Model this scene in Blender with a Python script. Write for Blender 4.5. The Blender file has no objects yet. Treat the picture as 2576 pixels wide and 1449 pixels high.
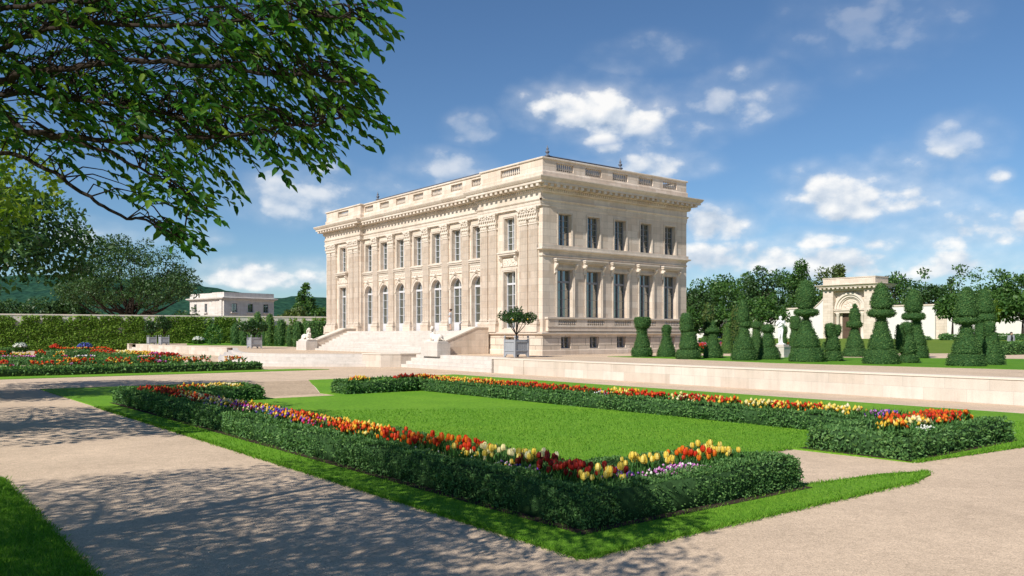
import bpy, math, random
import numpy as np
from mathutils import Vector, Matrix
from mathutils.geometry import tessellate_polygon

# ------------------------------------------------------------------ camera, sky, sun, exposure
SC = bpy.context.scene
COL = SC.collection
H_CAM = 2.4
F_PX, CX, HY = 2082.0, 1288.0, 839.0            # focal length, principal column and horizon row in a 2576 px wide frame
cam = bpy.data.cameras.new('camera')
cam.sensor_width = 36.0
cam.lens = 36.0 * F_PX / 2576.0
cam.shift_y = (HY - 724.5) / 2576.0
cam.clip_start = 0.1
cam.clip_end = 20000
cam_ob = bpy.data.objects.new('camera', cam)
cam_ob.location = (0, 0, H_CAM)
cam_ob.rotation_euler = (math.radians(90), 0, 0)
COL.objects.link(cam_ob)
SC.camera = cam_ob

SUN_EL = math.radians(41)
SH = Vector((-0.615, -0.788)).normalized()        # horizontal direction towards the sun
S3 = Vector((SH.x * math.cos(SUN_EL), SH.y * math.cos(SUN_EL), math.sin(SUN_EL)))
sl = bpy.data.lights.new('sun', 'SUN')
sl.energy = 4.9
sl.angle = math.radians(0.55)
sl.color = (1.0, 0.945, 0.86)
so = bpy.data.objects.new('sun', sl)
so.rotation_euler = S3.to_track_quat('Z', 'Y').to_euler()
so.location = (-40, -40, 60)
COL.objects.link(so)

SC.view_settings.view_transform = 'Standard'
SC.view_settings.look = 'None'
SC.view_settings.exposure = 0.25
SC.view_settings.gamma = 1.0
SC.view_settings.use_curve_mapping = False
SC.cycles.max_bounces = 6
SC.cycles.transparent_max_bounces = 6

def build_world():
    w = bpy.data.worlds.new('World')
    SC.world = w
    w.use_nodes = True
    nt = w.node_tree
    N, Lk = nt.nodes, nt.links
    N.clear()
    out = N.new('ShaderNodeOutputWorld')
    sky = N.new('ShaderNodeTexSky')
    sky.sky_type = 'NISHITA'
    sky.sun_disc = False
    sky.sun_elevation = SUN_EL
    sky.sun_rotation = math.atan2(SH.x, SH.y)
    sky.air_density = 1.0
    sky.dust_density = 0.05
    sky.ozone_density = 4.5
    sky.altitude = 300
    bg = N.new('ShaderNodeBackground')
    bg.inputs[1].default_value = 0.080
    tint = N.new('ShaderNodeMix'); tint.data_type = 'RGBA'; tint.blend_type = 'MULTIPLY'; tint.inputs[0].default_value = 1.0
    tint.inputs[7].default_value = (0.80, 0.95, 1.05, 1)
    Lk.new(sky.outputs[0], tint.inputs[6]); Lk.new(tint.outputs[2], bg.inputs[0])
    tc = N.new('ShaderNodeTexCoord')
    sep = N.new('ShaderNodeSeparateXYZ')
    Lk.new(tc.outputs['Generated'], sep.inputs[0])
    def M(op, a, b=None, c=None):
        n = N.new('ShaderNodeMath'); n.operation = op
        for i, x in enumerate((a, b, c)):
            if x is None: continue
            if isinstance(x, (int, float)): n.inputs[i].default_value = x
            else: Lk.new(x, n.inputs[i])
        return n.outputs[0]
    az = M('ARCTAN2', sep.outputs[0], sep.outputs[1])
    el = M('ARCSINE', sep.outputs[2])
    # cumulus heaps: centre azimuth/elevation, half sizes, strength
    blobs = [(1470, 280, 130, 62, 1.0), (1590, 320, 150, 85, .42), (1920, 245, 80, 60, .50), (1810, 285, 100, 65, .42), (1640, 150, 110, 40, .22),
             (2200, 60, 190, 110, .20), (2205, 500, 200, 74, 1.1), (2420, 360, 90, 55, .45), (2512, 445, 30, 19, .7),
             (1620, 425, 130, 36, .85), (1120, 432, 95, 38, .55), (980, 470, 60, 24, .4), (780, 505, 150, 66, .66), (1820, 572, 85, 42, 1.0),
             (2400, 590, 190, 58, 1.0), (2040, 605, 95, 28, .8), (2250, 615, 90, 36, .9), (1880, 655, 150, 44, .95),
             (2120, 668, 160, 40, .95), (2400, 670, 180, 46, .9), (2560, 575, 60, 40, .9), (690, 695, 130, 36, 1.0), (770, 665, 60, 20, .7),
             (560, 690, 80, 30, .6), (520, 602, 46, 20, .55), (1185, 330, 50, 36, .30), (240, 590, 130, 30, .6),
             (1400, 690, 300, 40, .8), (3100, 600, 320, 80, .9), (3300, 300, 260, 90, .8), (-300, 560, 300, 80, .8), (-500, 250, 260, 80, .7)]
    def density(azs, els, scale_n, nz):
        acc, alp = None, None
        for (px, py, rx, ry, s) in blobs:
            a0 = math.atan2(px - CX, F_PX)
            e0 = math.atan2((HY - py) * math.cos(a0), F_PX)
            ra = 1.55 * rx / F_PX * math.cos(a0) ** 2
            rb = 1.6 * ry / F_PX * math.cos(a0)
            dx = M('MULTIPLY', M('SUBTRACT', azs, a0), 1 / ra)
            dy = M('MULTIPLY', M('SUBTRACT', els, e0), 1 / rb)
            # flat-bottomed: distances below the centre count more
            dyn = M('MULTIPLY', M('MINIMUM', dy, 0.0), 0.45)
            dy = M('ADD', dy, dyn)
            d2 = M('ADD', M('MULTIPLY', dx, dx), M('MULTIPLY', dy, dy))
            v = M('MULTIPLY', M('MAXIMUM', M('SUBTRACT', 1.0, d2), -0.6), min(1.0, max(s, .72)))
            acc = v if acc is None else M('MAXIMUM', acc, v)
            q = M('MULTIPLY', M('MINIMUM', M('MAXIMUM', M('SUBTRACT', 1.9, d2), 0.0), 1.0), min(1.0, s * 1.05))
            alp = q if alp is None else M('MAXIMUM', alp, q)
        return acc, alp
    nz = N.new('ShaderNodeTexNoise'); nz.inputs['Scale'].default_value = 13.0
    nz.inputs['Detail'].default_value = 13.0; nz.inputs['Roughness'].default_value = 0.60
    mp = N.new('ShaderNodeMapping'); mp.inputs['Scale'].default_value = (1, 1, 1.5)
    Lk.new(tc.outputs['Generated'], mp.inputs[0]); Lk.new(mp.outputs[0], nz.inputs['Vector'])
    nz2 = N.new('ShaderNodeTexNoise'); nz2.inputs['Scale'].default_value = 13.0
    nz2.inputs['Detail'].default_value = 13.0; nz2.inputs['Roughness'].default_value = 0.60
    mp2 = N.new('ShaderNodeMapping'); mp2.inputs['Scale'].default_value = (1, 1, 1.5)
    mp2.inputs['Location'].default_value = (-0.006, -0.002, 0.017)      # a step towards the sun: lit tops, grey bellies
    Lk.new(tc.outputs['Generated'], mp2.inputs[0]); Lk.new(mp2.outputs[0], nz2.inputs['Vector'])
    d1, alpha = density(az, el, 9.0, nz)
    def puffs(vec):                      # cauliflower edges: rounded cells of two sizes
        acc = None
        for sc_, w in ((19.0, .95), (52.0, .45)):
            vo = N.new('ShaderNodeTexVoronoi'); vo.feature = 'SMOOTH_F1'; vo.inputs['Scale'].default_value = sc_; vo.inputs['Smoothness'].default_value = .35
            Lk.new(vec, vo.inputs['Vector'])
            q = M('MULTIPLY', M('SUBTRACT', 0.42, vo.outputs['Distance']), w)
            acc = q if acc is None else M('ADD', acc, q)
        return acc
    n1 = M('ADD', M('MULTIPLY', M('SUBTRACT', nz.outputs[0], 0.5), 2.3), puffs(mp.outputs[0]))
    n2 = M('ADD', M('MULTIPLY', M('SUBTRACT', nz2.outputs[0], 0.5), 2.3), puffs(mp2.outputs[0]))
    dd1 = M('ADD', d1, n1)
    mr = N.new('ShaderNodeMapRange'); mr.interpolation_type = 'SMOOTHSTEP'
    mr.inputs[1].default_value = 0.18; mr.inputs[2].default_value = 0.90
    Lk.new(dd1, mr.inputs[0])
    # only where a heap is, and never thicker than its strength
    mk = N.new('ShaderNodeMapRange'); mk.interpolation_type = 'SMOOTHSTEP'
    mk.inputs[1].default_value = -0.45; mk.inputs[2].default_value = 0.40
    Lk.new(d1, mk.inputs[0])
    crisp = M('MULTIPLY', M('MULTIPLY', M('MULTIPLY', mr.outputs[0], mk.outputs[0]), alpha), 0.92)
    ms = N.new('ShaderNodeMapRange'); ms.interpolation_type = 'SMOOTHSTEP'
    ms.inputs[1].default_value = -0.5; ms.inputs[2].default_value = 1.5
    Lk.new(M('ADD', d1, M('MULTIPLY', n1, 0.55)), ms.inputs[0])
    mask = M('MAXIMUM', crisp, M('MULTIPLY', M('MULTIPLY', ms.outputs[0], alpha), 0.60))
    sh = M('ADD', M('MULTIPLY', M('SUBTRACT', n1, n2), 0.85), M('ADD', M('MULTIPLY', dd1, 0.13), 0.52))
    cr = N.new('ShaderNodeValToRGB')
    cr.color_ramp.elements[0].position = 0.0; cr.color_ramp.elements[0].color = (0.42, 0.51, 0.63, 1)
    cr.color_ramp.elements[1].position = 1.0; cr.color_ramp.elements[1].color = (1.0, 0.985, 0.96, 1)
    e = cr.color_ramp.elements.new(0.5); e.color = (0.66, 0.72, 0.80, 1)
    Lk.new(sh, cr.inputs[0])
    bg2 = N.new('ShaderNodeBackground'); bg2.inputs[1].default_value = 0.88
    Lk.new(cr.outputs[0], bg2.inputs[0])
    mx = N.new('ShaderNodeMixShader')
    Lk.new(mask, mx.inputs[0]); Lk.new(bg.outputs[0], mx.inputs[1]); Lk.new(bg2.outputs[0], mx.inputs[2])
    Lk.new(mx.outputs[0], out.inputs[0])
build_world()

# ------------------------------------------------------------------ frames of reference
_n = math.hypot(1638, 2082)
UX, UY = -1638 / _n, 2082 / _n          # "u": along the garden and the long facade, away from the camera
VX, VY = 2082 / _n, 1638 / _n           # "v": across the garden towards the palace
TH = math.atan2(VY, VX)
def gp(px, py, z=0.0):                  # the ground point seen in a given picture direction
    Y = F_PX * (H_CAM - z) / (py - HY)
    return Vector(((px - CX) / F_PX * Y, Y, z))
def at(px, py, Y):
    return Vector(((px - CX) / F_PX * Y, Y, H_CAM + (HY - py) / F_PX * Y))
C0 = gp(1466, 1408)
def W(u, v, z=0.0):
    return Vector((C0.x + u * UX + v * VX, C0.y + u * UY + v * VY, z))
def uv(p):
    dx, dy = p[0] - C0.x, p[1] - C0.y
    return (dx * UX + dy * UY, dx * VX + dy * VY)
TZ = 0.90                               # terrace level

# ------------------------------------------------------------------ mesh building
class MB:
    def __init__(s):
        s.v, s.f, s.m = [], [], []
    def add(s, vs, fs, mi=0):
        o = len(s.v)
        s.v.extend([tuple(p) for p in vs])
        for q in fs:
            s.f.append(tuple(o + i for i in q)); s.m.append(mi)
    def box(s, x0, x1, y0, y1, z0, z1, mi=0):
        if x0 > x1: x0, x1 = x1, x0
        if y0 > y1: y0, y1 = y1, y0
        if z0 > z1: z0, z1 = z1, z0
        s.add([(x0,y0,z0),(x1,y0,z0),(x1,y1,z0),(x0,y1,z0),(x0,y0,z1),(x1,y0,z1),(x1,y1,z1),(x0,y1,z1)],
              [(0,3,2,1),(4,5,6,7),(0,1,5,4),(1,2,6,5),(2,3,7,6),(3,0,4,7)], mi)
    def face(s, pts, mi=0):
        s.add(pts, [tuple(range(len(pts)))], mi)
    def prism(s, pts, z0, z1, mi=0):
        n = len(pts)
        s.add([(p[0], p[1], z0) for p in pts] + [(p[0], p[1], z1) for p in pts],
              [tuple(range(n-1,-1,-1)), tuple(range(n, 2*n))] + [(i, (i+1) % n, n+(i+1) % n, n+i) for i in range(n)], mi)
    def prism_ax(s, pts, a0, a1, ax, mi=0):     # polygon (p,z) extruded along axis ax (0: pts=(y,z) along x, 1: pts=(x,z) along y)
        n = len(pts)
        mk = (lambda p, a: (a, p[0], p[1])) if ax == 0 else (lambda p, a: (p[0], a, p[1]))
        s.add([mk(p, a0) for p in pts] + [mk(p, a1) for p in pts],
              [tuple(range(n-1,-1,-1)), tuple(range(n, 2*n))] + [(i, (i+1) % n, n+(i+1) % n, n+i) for i in range(n)], mi)
    def lathe(s, prof, cx=0, cy=0, n=14, mi=0, z=0, sx=1, sy=1):
        vs, fs = [], []
        for (r, h) in prof:
            for k in range(n):
                a = 2 * math.pi * k / n
                vs.append((cx + sx*r*math.cos(a), cy + sy*r*math.sin(a), z + h))
        for i in range(len(prof) - 1):
            for k in range(n):
                k2 = (k + 1) % n
                fs.append((i*n+k, i*n+k2, (i+1)*n+k2, (i+1)*n+k))
        fs.append(tuple(range(n-1, -1, -1)))
        fs.append(tuple((len(prof)-1)*n + k for k in range(n)))
        s.add(vs, fs, mi)
    def tube(s, pts, rad, n=8, mi=0):
        pts = [Vector(p) for p in pts]
        vs, fs = [], []
        up = Vector((0.13, 0.21, 1)).normalized()
        for i, p in enumerate(pts):
            d = (pts[min(i+1, len(pts)-1)] - pts[max(i-1, 0)])
            if d.length < 1e-9: d = Vector((0, 0, 1))
            d.normalize()
            a = d.cross(up)
            if a.length < 0.05: a = d.cross(Vector((1, 0, 0)))
            a.normalize(); b = d.cross(a)
            r = rad[i] if isinstance(rad, (list, tuple)) else rad
            for k in range(n):
                t = 2 * math.pi * k / n
                vs.append(p + a * (r * math.cos(t)) + b * (r * math.sin(t)))
        for i in range(len(pts) - 1):
            for k in range(n):
                k2 = (k + 1) % n
                fs.append((i*n+k, i*n+k2, (i+1)*n+k2, (i+1)*n+k))
        fs.append(tuple(range(n-1, -1, -1))); fs.append(tuple((len(pts)-1)*n + k for k in range(n)))
        s.add(vs, fs, mi)
    def ell(s, c, r, n=10, m=6, mi=0, rot=None):
        vs, fs = [], []
        c = Vector(c)
        for i in range(m + 1):
            ph = math.pi * i / m
            for k in range(n):
                a = 2 * math.pi * k / n
                p = Vector((r[0]*math.sin(ph)*math.cos(a), r[1]*math.sin(ph)*math.sin(a), r[2]*math.cos(ph)))
                if rot is not None: p = rot @ p
                vs.append(c + p)
        for i in range(m):
            for k in range(n):
                k2 = (k + 1) % n
                fs.append((i*n+k, (i+1)*n+k, (i+1)*n+k2, i*n+k2))
        s.add(vs, fs, mi)
    def capsule(s, a, b, ra, rb, n=10, mi=0):
        a, b = Vector(a), Vector(b)
        s.tube([a, a.lerp(b, .5), b], [ra, (ra+rb)/2, rb], n, mi)
        s.ell(a, (ra, ra, ra), n, 6, mi); s.ell(b, (rb, rb, rb), n, 6, mi)
    def sweep(s, prof, path, closed=False, mi=0):   # prof: (out, z); out is to the left of the path
        n = len(path); k = len(prof)
        nr = []
        for i in range(n - (0 if closed else 1)):
            a, b = path[i], path[(i+1) % n]
            dx, dy = b[0]-a[0], b[1]-a[1]; L = math.hypot(dx, dy)
            nr.append((-dy/L, dx/L))
        vs, fs = [], []
        for i in range(n):
            if closed: n1, n2 = nr[i-1], nr[i]
            else: n1, n2 = nr[max(i-1, 0)], nr[min(i, n-2)]
            q = 1 + n1[0]*n2[0] + n1[1]*n2[1]
            mx_, my_ = (n1[0]+n2[0])/q, (n1[1]+n2[1])/q
            for (o, z) in prof:
                vs.append((path[i][0]+mx_*o, path[i][1]+my_*o, z))
        for i in range(n if closed else n-1):
            j = (i+1) % n
            for q in range(k-1):
                fs.append((i*k+q, j*k+q, j*k+q+1, i*k+q+1))
        s.add(vs, fs, mi)
    def build(s, name, mats, parent=None, loc=None, rotz=None, smooth=False):
        me = bpy.data.meshes.new(name)
        me.from_pydata(s.v, [], s.f)
        if not isinstance(mats, (list, tuple)): mats = [mats]
        for m in mats: me.materials.append(m)
        if len(mats) > 1: me.polygons.foreach_set('material_index', s.m)
        if smooth: me.polygons.foreach_set('use_smooth', [True]*len(me.polygons))
        me.update()
        return link(name, me, parent, loc, rotz)
def link(name, me, parent=None, loc=None, rotz=None):
    o = bpy.data.objects.new(name, me)
    COL.objects.link(o)
    if parent is not None: o.parent = parent
    if loc is not None: o.location = loc
    if rotz is not None: o.rotation_euler = (0, 0, rotz)
    return o
def empty(name, loc=(0,0,0), rotz=0.0):
    o = link(name, None, None, loc, rotz)
    o.empty_display_size = 0.3
    return o
def tag(o, label=None, cat=None, group=None, kind=None):
    if label: o['label'] = label
    if cat: o['category'] = cat
    if group: o['group'] = group
    if kind: o['kind'] = kind
    return o
def copy_tree(o, parent=None):
    c = o.copy(); COL.objects.link(c)
    if parent is not None: c.parent = parent
    for ch in [x for x in COL.objects if x.parent == o]: copy_tree(ch, c)
    return c
def quads(name, V, Fc, mats, parent=None, mi=None, smooth=False):
    V = np.asarray(V, dtype=np.float32); Fc = np.asarray(Fc, dtype=np.int32)
    me = bpy.data.meshes.new(name)
    me.vertices.add(len(V)); me.vertices.foreach_set('co', V.ravel())
    me.loops.add(Fc.size); me.loops.foreach_set('vertex_index', Fc.ravel())
    me.polygons.add(len(Fc))
    me.polygons.foreach_set('loop_start', np.arange(0, Fc.size, Fc.shape[1], dtype=np.int32))
    if not isinstance(mats, (list, tuple)): mats = [mats]
    for m in mats: me.materials.append(m)
    if mi is not None: me.polygons.foreach_set('material_index', np.asarray(mi, dtype=np.int32))
    if smooth: me.polygons.foreach_set('use_smooth', np.ones(len(Fc), dtype=bool))
    me.update(calc_edges=True); me.validate()
    return link(name, me, parent)
def unit(a):
    return a / np.maximum(np.linalg.norm(a, axis=1, keepdims=True), 1e-9)
def rdirs(rg, n):
    return unit(rg.normal(size=(n, 3)))
def cards(P, D, Nn, L, Wd, fold=0.12, shape6=False):
    """leaf-shaped faces: P base points, D directions to the tip, Nn face normals"""
    P = np.asarray(P, float); n = len(P)
    L = np.broadcast_to(np.asarray(L, float), (n,))[:, None]; Wd = np.broadcast_to(np.asarray(Wd, float), (n,))[:, None]
    D = unit(D); S = unit(np.cross(D, Nn)); Nn = np.cross(S, D)
    if not shape6:
        V = np.stack([P, P + D*L*.45 + S*Wd/2 + Nn*fold*L, P + D*L, P + D*L*.45 - S*Wd/2 + Nn*fold*L], axis=1).reshape(-1, 3)
        Fc = np.arange(4*n).reshape(-1, 4)
        return V, Fc
    dr = -Nn * L
    V = np.stack([P, P + D*L*.28 + S*Wd*.42 + Nn*fold*L, P + D*L*.62 + S*Wd*.40 + Nn*fold*L*.8 + dr*.05, P + D*L + dr*.16,
                  P + D*L*.62 - S*Wd*.40 + Nn*fold*L*.8 + dr*.05, P + D*L*.28 - S*Wd*.42 + Nn*fold*L], axis=1).reshape(-1, 3)
    b = np.arange(n)[:, None] * 6
    Fc = np.concatenate([b + np.array([[0, 1, 2, 3]]), b + np.array([[0, 3, 4, 5]])], axis=0)
    return V, Fc
def vnoise(x, y, seed=0.0):
    return (math.sin(x*1.7+seed)+math.sin(y*2.3+seed*1.7)+math.sin((x+y)*1.1+seed*.6)+math.sin((x-y)*3.1+seed*2.2)*.6)/3.6
# ------------------------------------------------------------------ materials
def newmat(name):
    m = bpy.data.materials.new(name); m.use_nodes = True
    nt = m.node_tree
    return m, nt, nt.nodes['Principled BSDF']
def setspec(b, v):
    b.inputs['Specular IOR Level'].default_value = v
def nd(nt, typ, **kw):
    n = nt.nodes.new(typ)
    for k, v in kw.items(): setattr(n, k, v)
    return n
def rgba(c): return (c[0], c[1], c[2], 1)
def mixc(nt, fac, a, b, blend='MIX'):
    n = nt.nodes.new('ShaderNodeMix'); n.data_type = 'RGBA'; n.blend_type = blend
    for s, x in ((n.inputs[0], fac), (n.inputs[6], a), (n.inputs[7], b)):
        if isinstance(x, (int, float)): s.default_value = x
        elif isinstance(x, tuple): s.default_value = rgba(x)
        else: nt.links.new(x, s)
    return n.outputs[2]
def noise(nt, scale, detail=4, rough=.55, vec=None):
    n = nd(nt, 'ShaderNodeTexNoise'); n.inputs['Scale'].default_value = scale
    n.inputs['Detail'].default_value = detail; n.inputs['Roughness'].default_value = rough
    if vec is not None: nt.links.new(vec, n.inputs['Vector'])
    return n.outputs[0]
def ramp(nt, fac, stops):
    r = nd(nt, 'ShaderNodeValToRGB')
    el = r.color_ramp.elements
    el[0].position, el[0].color = stops[0][0], rgba(stops[0][1])
    el[1].position, el[1].color = stops[-1][0], rgba(stops[-1][1])
    for p, c in stops[1:-1]:
        e = el.new(p); e.color = rgba(c)
    nt.links.new(fac, r.inputs[0])
    return r.outputs[0]
def bump(nt, b, hgt, strength, dist=.02):
    n = nd(nt, 'ShaderNodeBump'); n.inputs['Strength'].default_value = strength; n.inputs['Distance'].default_value = dist
    nt.links.new(hgt, n.inputs['Height']); nt.links.new(n.outputs[0], b.inputs['Normal'])
def plain(name, c, rough=.6, spec=.4, nsc=None, var=.15, metal=0):
    m, nt, b = newmat(name)
    b.inputs['Base Color'].default_value = rgba(c); b.inputs['Roughness'].default_value = rough; setspec(b, spec)
    b.inputs['Metallic'].default_value = metal
    if nsc:
        tc = nd(nt, 'ShaderNodeTexCoord')
        n = noise(nt, nsc, 5, .6, tc.outputs['Object'])
        nt.links.new(ramp(nt, n, [(.25, tuple(x*(1-var) for x in c)), (.75, tuple(min(1, x*(1+var)) for x in c))]), b.inputs['Base Color'])
        bump(nt, b, n, .25, .02)
    return m
def stone(name, c, bw=.9, bh=.42, mortar=.012, var=.13, joint=.62, grain=26, bmp=.35, streak=.10, drip=.14):
    """cut limestone in courses; c is the mean colour"""
    m, nt, b = newmat(name)
    tc = nd(nt, 'ShaderNodeTexCoord'); sp = nd(nt, 'ShaderNodeSeparateXYZ'); nt.links.new(tc.outputs['Object'], sp.inputs[0])
    ad = nd(nt, 'ShaderNodeMath', operation='ADD'); nt.links.new(sp.outputs[0], ad.inputs[0]); nt.links.new(sp.outputs[1], ad.inputs[1])
    cb = nd(nt, 'ShaderNodeCombineXYZ'); nt.links.new(ad.outputs[0], cb.inputs[0]); nt.links.new(sp.outputs[2], cb.inputs[1])
    br = nd(nt, 'ShaderNodeTexBrick'); nt.links.new(cb.outputs[0], br.inputs[0])
    br.inputs['Scale'].default_value = 1.0; br.inputs['Mortar Size'].default_value = mortar; br.inputs['Brick Width'].default_value = bw
    br.inputs['Row Height'].default_value = bh; br.inputs['Mortar Smooth'].default_value = .3; br.inputs['Bias'].default_value = -.1
    hi = tuple(min(.95, x*(1+var*.55)) for x in c); lo = (c[0]*(1-var*.8), c[1]*(1-var*1.15), c[2]*(1-var*1.5))
    br.inputs['Color1'].default_value = rgba(hi); br.inputs['Color2'].default_value = rgba(lo)
    br.inputs['Mortar'].default_value = rgba(tuple(x*joint for x in c))
    n1 = noise(nt, grain, 6, .7, tc.outputs['Object']); n2 = noise(nt, 1.3, 5, .6, tc.outputs['Object'])
    vo = nd(nt, 'ShaderNodeTexVoronoi'); vo.inputs['Scale'].default_value = grain*1.6; nt.links.new(tc.outputs['Object'], vo.inputs['Vector'])
    col = mixc(nt, 1.0, br.outputs[0], ramp(nt, n1, [(.28, (.80,.79,.77)), (.52, (1,1,1)), (.8, (1.05,1.04,1.02))]), 'MULTIPLY')
    col = mixc(nt, 1.0, col, ramp(nt, n2, [(.3, (1-streak, 1-streak*1.1, 1-streak*1.3)), (.65, (1.03,1.02,1.0))]), 'MULTIPLY')
    nt.links.new(col, b.inputs['Base Color'])
    b.inputs['Roughness'].default_value = .78; setspec(b, .25)
    if drip:
        mp = nd(nt, 'ShaderNodeMapping'); mp.inputs['Scale'].default_value = (2.2, 2.2, .16); nt.links.new(tc.outputs['Object'], mp.inputs[0])
        n3 = noise(nt, 1.0, 6, .7, mp.outputs[0])
        col = mixc(nt, 1.0, col, ramp(nt, n3, [(.30, (1-drip, 1-drip, 1-drip*1.1)), (.52, (1, 1, 1)), (.75, (1.03, 1.03, 1.03))]), 'MULTIPLY')
        nt.links.new(col, b.inputs['Base Color'])
    ml = nd(nt, 'ShaderNodeMath', operation='MULTIPLY_ADD'); ml.inputs[1].default_value = -1.2
    nt.links.new(br.outputs['Fac'], ml.inputs[0]); nt.links.new(n1, ml.inputs[2])
    bump(nt, b, ml.outputs[0], bmp, .02)
    return m
def leafmat(name, c1, c2, c3=None, transl=.3, rough=.5, spec=.35):
    m, nt, b = newmat(name)
    g = nd(nt, 'ShaderNodeNewGeometry')
    st = [(0, c1), (.72, c2)] + ([(1.0, c3)] if c3 else [(1.0, c2)])
    col = ramp(nt, g.outputs['Random Per Island'], st)
    nt.links.new(col, b.inputs['Base Color']); b.inputs['Roughness'].default_value = rough; setspec(b, spec)
    tr = nd(nt, 'ShaderNodeBsdfTranslucent')
    tcol = mixc(nt, 1.0, col, (1.25, 1.35, .6), 'MULTIPLY'); nt.links.new(tcol, tr.inputs[0])
    mx = nd(nt, 'ShaderNodeMixShader'); mx.inputs[0].default_value = transl
    nt.links.new(b.outputs[0], mx.inputs[1]); nt.links.new(tr.outputs[0], mx.inputs[2])
    nt.links.new(mx.outputs[0], nt.nodes['Material Output'].inputs[0])
    return m
def grassmat(name, a, b_, c, mow=True):
    m, nt, b = newmat(name)
    tc = nd(nt, 'ShaderNodeTexCoord')
    n1 = noise(nt, 55, 6, .75, tc.outputs['Object']); n2 = noise(nt, .45, 4, .6, tc.outputs['Object'])
    mp = nd(nt, 'ShaderNodeMapping'); mp.inputs['Scale'].default_value = (9, 1.2, 1); nt.links.new(tc.outputs['Object'], mp.inputs[0])
    n3 = noise(nt, 1.6, 5, .7, mp.outputs[0]); n4 = noise(nt, 11, 6, .8, tc.outputs['Object'])
    col = ramp(nt, n1, [(.3, a), (.55, b_), (.78, c)])
    col = mixc(nt, 1.0, col, ramp(nt, n2, [(.3, (.80,.88,.8)), (.7, (1.18,1.08,1.1))]), 'MULTIPLY')
    col = mixc(nt, 1.0, col, ramp(nt, n3, [(.35, (.82,.86,.8)), (.65, (1.12,1.08,1.05))]), 'MULTIPLY')
    col = mixc(nt, 1.0, col, ramp(nt, n4, [(.32, (.62,.70,.6)), (.5, (1,1,1)), (.7, (1.28,1.18,1.2))]), 'MULTIPLY')
    nt.links.new(col, b.inputs['Base Color']); b.inputs['Roughness'].default_value = .8; setspec(b, .15)
    bump(nt, b, n1, .9, .03)
    return m
def gravelmat(name, c, sc=70):
    m, nt, b = newmat(name)
    tc = nd(nt, 'ShaderNodeTexCoord')
    vo = nd(nt, 'ShaderNodeTexVoronoi'); vo.inputs['Scale'].default_value = sc; nt.links.new(tc.outputs['Object'], vo.inputs['Vector'])
    sp = nd(nt, 'ShaderNodeSeparateColor'); nt.links.new(vo.outputs['Color'], sp.inputs[0])
    n2 = noise(nt, .5, 6, .65, tc.outputs['Object']); n3 = noise(nt, 4.5, 6, .7, tc.outputs['Object']); n4 = noise(nt, 190, 3, .7, tc.outputs['Object'])
    col = ramp(nt, sp.outputs[0], [(0, tuple(x*.74 for x in c)), (.35, tuple(x*.97 for x in c)), (.8, tuple(min(1, x*1.12) for x in c)), (1, tuple(min(1, x*1.25) for x in c))])
    col = mixc(nt, 1.0, col, ramp(nt, n2, [(.3, (.86,.85,.83)), (.7, (1.09,1.08,1.06))]), 'MULTIPLY')
    col = mixc(nt, 1.0, col, ramp(nt, n3, [(.3, (.88,.87,.86)), (.6, (1.04,1.03,1.02))]), 'MULTIPLY')
    col = mixc(nt, 1.0, col, ramp(nt, n4, [(.3, (.8,.8,.8)), (.65, (1.1,1.1,1.1))]), 'MULTIPLY')
    nt.links.new(col, b.inputs['Base Color']); b.inputs['Roughness'].default_value = .9; setspec(b, .15)
    bump(nt, b, vo.outputs['Distance'], .55, .012)
    return m
def glassmat(name):
    m, nt, b = newmat(name)
    b.inputs['IOR'].default_value = 3.1; b.inputs['Base Color'].default_value = (.030, .045, .032, 1); b.inputs['Roughness'].default_value = .03; setspec(b, .5)
    tc = nd(nt, 'ShaderNodeTexCoord'); n = noise(nt, .8, 2, .5, tc.outputs['Object']); bump(nt, b, n, .012, .05)
    return m

LIME = (.690, .597, .512)
MT = {}
MT['facade'] = stone('facade stone', LIME, 1.25, .48, .010, .15, .72, 22, .25, .12, .18)
MT['rustic'] = stone('rusticated stone', (.62, .54, .46), 1.3, .52, .03, .15, .55, 20, .6)
MT['trim'] = stone('carved trim stone', (.66, .585, .51), 1.6, .6, .006, .11, .85, 30, .2)
MT['carving'] = plain('carved white stone', (.68, .60, .51), .8, .2, 18, .10)
MT['step'] = stone('pale step stone', (.60, .555, .515), 2.4, .17, .004, .06, .85, 16, .2, .06)
MT['wall'] = stone('retaining wall stone', (.62, .56, .50), 1.5, .45, .006, .14, .72, 30, .25)
MT['white_wall'] = plain('white rendered wall', (.70, .68, .635), .9, .1, 3, .05)
MT['gate_stone'] = stone('gate stone', (.67, .59, .505), 1.2, .36, .012, .12, .70, 22, .3)
MT['pav'] = stone('pavilion stone', (.68, .64, .61), 1.6, .5, .01, .08, .8, 14, .2)
MT['marble'] = plain('white marble', (.83, .82, .81), .55, .4, 9, .06)
MT['statue'] = plain('sphinx stone', (.70, .64, .57), .75, .25, 14, .10)
MT['slate'] = plain('roof slate', (.06, .068, .08), .5, .4, 8, .25)
MT['lead'] = plain('finial lead', (.13, .14, .17), .45, .5, 12, .2)
MT['frame'] = plain('window paint', (.58, .58, .60), .45, .4)
MT['frame_grey'] = plain('grey window paint', (.27, .27, .29), .45, .4)
MT['glass'] = glassmat('window glass')
MT['wood'] = plain('dark door wood', (.10, .062, .042), .6, .3, 7, .3)
MT['planter'] = plain('grey planter paint', (.33, .34, .36), .55, .35, 14, .12)
MT['soil'] = plain('dark soil', (.045, .032, .024), .95, .1, 30, .5)
MT['gravel'] = gravelmat('sand gravel', (.615, .480, .355))
MT['gravel2'] = gravelmat('pale gravel', (.63, .485, .35), 45)
MT['gravel3'] = gravelmat('coarse gravel', (.47, .36, .255), 16)
MT['edge'] = plain('stone edging', (.66, .58, .49), .85, .2, 15, .1)
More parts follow.
